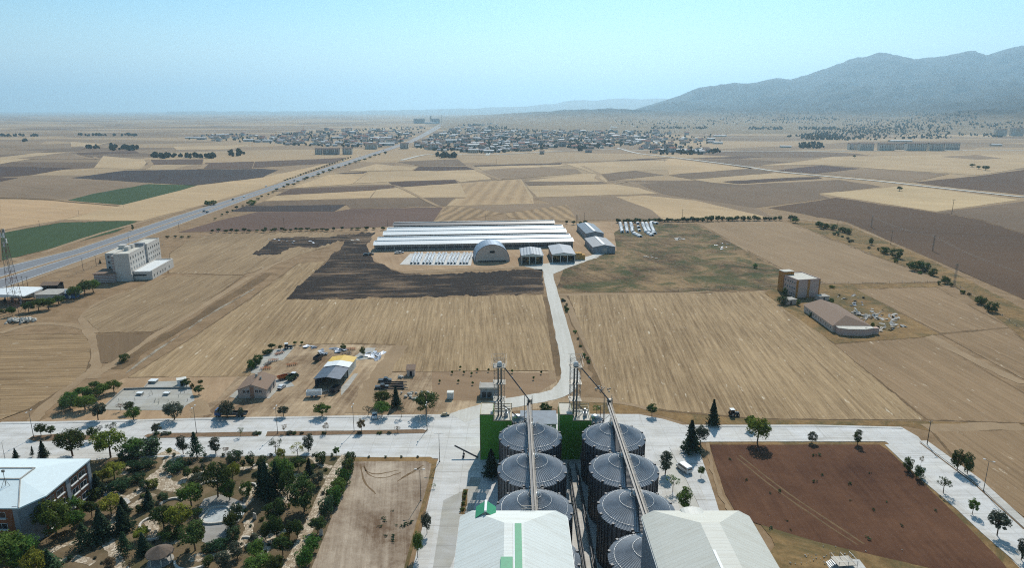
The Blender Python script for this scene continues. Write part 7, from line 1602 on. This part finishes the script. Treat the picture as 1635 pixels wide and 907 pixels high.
# ---------------------------------------------------------------- village
HW = [plain('village_wall_cream', (214, 200, 180), .9), plain('village_wall_white', (208, 204, 196), .9), plain('village_wall_grey', (168, 162, 154), .9)]
HRF = [plain('village_roof_red', (150, 96, 78), .9), plain('village_roof_brown', (126, 104, 90), .9), plain('village_roof_grey', (150, 152, 156), .8), plain('village_roof_white', (196, 196, 194), .7)]
def house_mesh(w, d, h, ri, wm, rm):
    m = MB(); gable_wall(m, -w / 2, w / 2, -d / 2, d / 2, h, ri * .96, 'x', 0); gable(m, -w / 2, w / 2, -d / 2, d / 2, h, ri, .5, 'x', .2, 1)
    for s in (-1, 1):
        for q in range(int(h / 2.8)):
            for u in (-.3, .0, .3): m.box(u * w - .6, u * w + .6, s * d / 2 - .05, s * d / 2 + .05, q * 2.9 + 1, q * 2.9 + 2.3, 2)
    m.box(w * .2, w * .2 + .6, -.3, .3, h + ri * .5, h + ri + .7, 0)
    return m.mesh('house', [HW[wm], HRF[rm], B['glass']])
HMS = [house_mesh(11, 9, 3.4, 1.8, 0, 0), house_mesh(13, 10, 6, 2, 1, 1), house_mesh(10, 9, 3.2, 1.6, 2, 1), house_mesh(12, 10, 6.2, 1.8, 0, 1), house_mesh(14, 9, 3.4, 1.4, 1, 2), house_mesh(18, 10, 4, 1.5, 2, 3), house_mesh(11, 10, 6.4, 2.2, 1, 0), house_mesh(22, 11, 4.4, 1.4, 1, 3), house_mesh(12, 11, 8.6, 1.8, 2, 1)]
def inpoly(x, y, p):
    c = False
    for (x0, y0), (x1, y1) in zip(p, p[1:] + p[:1]):
        if (y0 > y) != (y1 > y) and x < (x1 - x0) * (y - y0) / (y1 - y0) + x0: c = not c
    return c
def near_hwy(px, py):
    for (a, b), (c, d) in zip(HL, HL[1:]):
        if min(b, d) <= py <= max(b, d) and b != d:
            x = a + (c - a) * (py - b) / (d - b)
            if -8 < px - x < 22: return True
    return False
Z1 = [(400, 223), (440, 215), (520, 208), (600, 205), (660, 203), (700, 204), (690, 213), (640, 231), (600, 236), (520, 234), (450, 231), (405, 227)]
Z2 = [(662, 236), (690, 217), (722, 206), (735, 198), (790, 197), (815, 206), (880, 208), (960, 209), (1050, 209), (1062, 220), (1010, 232), (950, 238), (880, 236), (850, 241), (780, 245), (700, 242)]
Z3 = [(1040, 208), (1160, 214), (1160, 222), (1130, 244), (1050, 246), (1010, 238)]
Z4 = [(295, 222), (330, 216), (400, 213), (420, 222), (400, 228), (350, 226)]
tw = random.Random(21); spots = []
def scatter(zone, n, label, group, md=3.2):
    x0, x1 = min(p[0] for p in zone), max(p[0] for p in zone); y0, y1 = min(p[1] for p in zone), max(p[1] for p in zone); k = 0; tries = 0
    while k < n and tries < n * 60:
        tries += 1; px, py = tw.uniform(x0, x1), tw.uniform(y0, y1)
        if not inpoly(px, py, zone) or near_hwy(px, py) or any(abs(px - a) < md and abs(py - b) < md * .32 for a, b in spots): continue
        spots.append((px, py)); a = FARG(px, py); o = link('village_house', tw.choice(HMS), None, a, tw.choice((0, .15, 1.57, -.1, .3)) + tw.uniform(-.1, .1), tw.uniform(1.15, 1.7)); tag(o, label, 'house', group); k += 1
scatter(Z1, 86, 'small far house in the village left of the highway', 'village houses left of the highway'); scatter(Z2, 165, 'small far house in the village right of the highway', 'village houses right of the highway'); scatter(Z3, 24, 'scattered far house at the right end of the village', 'scattered houses at the right end'); scatter(Z4, 14, 'far house of the hamlet at the left', 'houses of the left hamlet')
def rand_in(zone, n):
    x0, x1 = min(p[0] for p in zone), max(p[0] for p in zone); y0, y1 = min(p[1] for p in zone), max(p[1] for p in zone); out = []
    while len(out) < n:
        px, py = tw.uniform(x0, x1), tw.uniform(y0, y1)
        if inpoly(px, py, zone) and not near_hwy(px, py): out.append(FARG(px, py))
    return out
fm_ = MB()
for zone, n in ((Z1, 120), (Z2, 330), (Z3, 30), (Z4, 12)):
    for p in rand_in(zone, n):
        w, d, h, rz = tw.uniform(9, 18), tw.uniform(8, 12), tw.uniform(3, 7), tw.choice((0, .2, 1.57, -.1)); c, s = math.cos(rz), math.sin(rz); q = MB(); gable_wall(q, -w / 2, w / 2, -d / 2, d / 2, h, 1.7, 'x', tw.randrange(3)); gable(q, -w / 2, w / 2, -d / 2, d / 2, h, 1.8, .5, 'x', .2, 3 + tw.randrange(4))
        b = len(fm_.v); fm_.v += [(p.x + v[0] * c - v[1] * s, p.y + v[0] * s + v[1] * c, p.z + v[2]) for v in q.v]; fm_.f += [tuple(b + i for i in f) for f in q.f]; fm_.m += q.m; fm_.sm += q.sm
tag(fm_.build('village_houses', HW + HRF), kind='stuff')
# village trees, field thickets and hillside scrub: far masses
def blob_mass(name, pts, mat, rmin, rmax, hz=1.1):
    m = MB()
    for p in pts:
        r = tw.uniform(rmin, rmax)
        for q in range(2):
            c = p + Vector((tw.uniform(-.5, .5) * r, tw.uniform(-.5, .5) * r, r * (.75 + .35 * q))); b = len(m.v); m.ball(c, r * tw.uniform(.7, 1), r * tw.uniform(.7, 1), r * hz * tw.uniform(.6, 1), 0, 6, 4)
            for i in range(b, len(m.v)): v = m.v[i]; m.v[i] = (v[0] + tw.uniform(-.2, .2) * r, v[1] + tw.uniform(-.2, .2) * r, v[2] + tw.uniform(-.2, .2) * r)
    m.sm = [False] * len(m.f)
    return tag(m.build(name, mat), kind='stuff')
blob_mass('village_trees', rand_in(Z1, 420) + rand_in(Z2, 1300) + rand_in(Z3, 90) + rand_in(Z4, 40), LF['far'], 2.0, 4.4)
def belt(x0, x1, y0, y1, n): return [FARG(tw.uniform(x0, x1), tw.uniform(y0, y1)) for _ in range(n)]
blob_mass('field_thickets', belt(138, 158, 236, 237.5, 8) + belt(174, 218, 234, 240.5, 40) + belt(241, 262, 249, 253, 16) + belt(263, 282, 248, 253, 10) + belt(282, 340, 249, 253, 20) + belt(336, 352, 250, 252, 8) + belt(366, 390, 244, 250, 14) + belt(0, 60, 216.5, 218, 24) + belt(125, 220, 215.5, 217.5, 40) + belt(38, 46, 225, 226.5, 4) + belt(697, 728, 249, 252, 22) + belt(922, 935, 236, 241, 10) + belt(740, 770, 198, 201, 20) + belt(780, 815, 203, 206, 20), LF['far'], 3, 6)
HZ = [(1040, 203, 1130, 206, 50), (1195, 203, 1250, 207, 60), (1130, 192, 1145, 194, 12), (1240, 187, 1340, 192, 60), (1275, 203, 1340, 207, 60), (1280, 214, 1345, 223, 90), (1255, 217, 1300, 219, 12), (1275, 229, 1315, 237, 50), (1050, 241, 1150, 247, 40), (1345, 190, 1450, 212, 160), (1400, 200, 1520, 222, 150), (1300, 205, 1400, 224, 160), (1450, 178, 1560, 200, 120), (1530, 213, 1560, 217, 10), (1570, 214, 1600, 219, 20), (1150, 180, 1330, 198, 140), (980, 190, 1150, 204, 60), (1550, 195, 1640, 205, 40)]
blob_mass('hillside_scrub', sum([belt(a, c, b, d, int(n * 1.7)) for a, b, c, d, n in HZ], []), LF['far'], 1.8, 4.6)
# ---------------------------------------------------------------- apartment rows
plain_wall = plain('apartment_wall', (232, 222, 206), .9)
def flats(px0, px1, py, top, label, depth=14, wall=None, roof=None, group='far apartment blocks'):
    a = FARG(px0, py); b = FARG(px1, py); Wd = (b - a).length; f = (a.y * math.cos(TH) + CAM_H * math.sin(TH)); h = (py - top) * f / FPX * 1.02
    r = thing('apartment_block', label, 'building', a, math.atan2(b.y - a.y, b.x - a.x), group); m = MB(); m.box(0, Wd, 0, depth, -1, h); m.build('wall', wall or plain_wall, r)
    m = MB(); gable(m, 0, Wd, 0, depth, h, 2.4, .8, 'x'); m.build('roof', roof or HRF[1], r)
    nf = max(2, int(h / 3.0)); nc = max(3, min(9, int(Wd / 4.2))); wm = MB().box(-1.1, 1.1, -.12, .02, 0, 1.7).mesh('window', B['glass'])
    for i in range(nf):
        for j in range(nc): link('window', wm, r, (Wd * (j + .5) / nc, 0, h * i / nf + .8))
    m = MB()
    for j in (1, 3): m.box(Wd * j / 4 - 1.6, Wd * j / 4 + 1.6, -1.2, -.02, 3, h - .4)
    m.build('balcony_stack', HW[1], r)
for k, (a, b, y, t) in enumerate(((1356, 1373, 239, 230), (1373, 1395, 240, 230), (1404, 1428, 240.2, 230), (1429, 1448, 238.5, 229.5), (1448, 1479, 240.4, 229.5), (1484, 1508, 240.5, 229.5), (1509, 1532, 239.3, 229)))  :
    flats(a, b, y, t, ['leftmost, smallest', 'second from left', 'third from left', 'fourth from left, set back,', 'widest, fifth from left,', 'sixth from left', 'rightmost'][k] + ' block of the housing row right of the village')
for a, b, y, t, l in ((1589, 1607, 217, 206.5, 'tall hillside block, left of two at the far right'), (1614, 1634, 217, 205, 'tall hillside block, right of two at the far right'), (503, 515, 246.5, 238, 'light block at the left end of the row before the village'), (516, 541, 246.8, 238, 'long grey block of the row before the village'), (547, 562, 246.4, 237, 'cream block at the right end of the row before the village'), (583, 602, 238, 230, 'wide cream hall beside the highway at the village'), (639, 652, 237.5, 229, 'pale block right of the highway at the village entrance'), (684, 700, 239, 231, 'pale block among the front houses of the village'), (748, 764, 244, 239, 'broad white-roofed block at the front of the village'), (862, 869, 246, 241.5, 'grey block standing alone before the village'), (935, 945, 243.5, 239.6, 'square grey block on the road before the village')):
    flats(a, b, y, t, l, 12, HW[0] if 'grey' not in l else HW[2], HRF[3] if 'white' in l else HRF[1])
for px, l in ((614.5, 'slim minaret, left of two beside the cream hall'), (618, 'slim minaret, right of two beside the cream hall')):
    a = FARG(px, 232); r = thing('minaret', l, 'minaret', a, 0, 'twin minarets'); m = MB(); m.lathe([(1.6, 0), (1.4, 15)], 10); m.build('shaft', HW[0], r); m = MB(); m.lathe([(2.2, 13), (2.2, 14)], 10); m.build('balcony', HW[0], r); m = MB(); m.lathe([(1.5, 15), (.1, 20)], 10); m.build('spire', HRF[2], r)
# grain store beyond the village
sm_ = MB().lathe([(12, 0), (12, 38), (2, 44)], 18, smooth=False).mesh('far_silo', HW[2])
for k, px in enumerate((662.5, 666, 669.5, 673, 676.5, 690, 693.5, 697, 700)):
    a = FARG(px, 196.8); tag(link('far_silo', sm_, None, a, 0, (.9, .9, .92)), 'grey silo of the far grain store at the head of the highway', 'silo', 'silos of the far grain store')
a = FARG(678, 197.2); r = thing('store_hall', 'low white hall at the foot of the far grain store', 'building', a); m = MB(); m.box(0, 110, 0, 30, 0, 12); m.build('wall', HW[1], r); m = MB(); gable(m, 0, 110, 0, 30, 12, 4, 1, 'x'); m.build('roof', HRF[3], r)
for px, l, h in ((705, 'thin far mast right of the grain store', 62), (688, 'square elevator tower between the far silos', 58)):
    a = FARG(px, 196.5); r = thing('far_tower', l, 'tower', a); m = MB(); w = 1.2 if h > 60 else 5; m.box(-w, w, -w, w, 0, h); m.build('shaft', HW[2], r)
    m = MB(); m.box(-w * 1.3, w * 1.3, -w * 1.3, w * 1.3, h, h + 2); m.build('head', HRF[2], r)
# long white sheds and farms around the village
for px, py, L, d, l in ((1020, 219, 60, 14, 'long white shed at the right end of the village'), (1150, 218, 50, 14, 'white shed in the fields right of the village'), (1076, 241, 70, 12, 'low shed on the road right of the village, left of two'), (1104, 242, 60, 12, 'low shed on the road right of the village, right of two'), (700, 229, 46, 14, 'white shed among the village houses near the highway'), (306, 221, 50, 14, 'white shed in the left hamlet'), (810, 211, 70, 16, 'white hall at the back of the village'), (1440, 226.5, 70, 24, 'white domed hall behind the housing row'), (980, 204, 40, 12, 'pale shed in the fields behind the village'), (1592, 233, 30, 12, 'white tent-like shed right of the housing row'), (1255, 235.5, 30, 10, 'little blue-grey shed before the right thicket')):
    a = FARG(px, py); r = thing('field_shed', l, 'shed', a, _tr.uniform(-.1, .1)); m = MB(); gable_wall(m, -L / 2, L / 2, 0, d, 4, 1.9, 'x'); m.build('wall', HW[0], r); m = MB(); gable(m, -L / 2, L / 2, 0, d, 4.1, 2, .6, 'x'); m.build('roof', HRF[3], r)
# ---------------------------------------------------------------- haze
hz = MB(); hz.box(-52000, 52000, -2000, 52000, -1.5, 1500.0)
hm = bpy.data.materials.new('haze_air'); hm.use_nodes = True; h = hm.node_tree; h.nodes.clear()
hv = h.nodes.new('ShaderNodeVolumePrincipled'); ho = h.nodes.new('ShaderNodeOutputMaterial')
hv.inputs['Color'].default_value = HAZE_COLOR + (1,); hv.inputs['Density'].default_value = HAZE_DENSITY; hv.inputs['Anisotropy'].default_value = 0.5
h.links.new(hv.outputs[0], ho.inputs['Volume'])
tag(hz.build('haze', hm), kind='stuff')
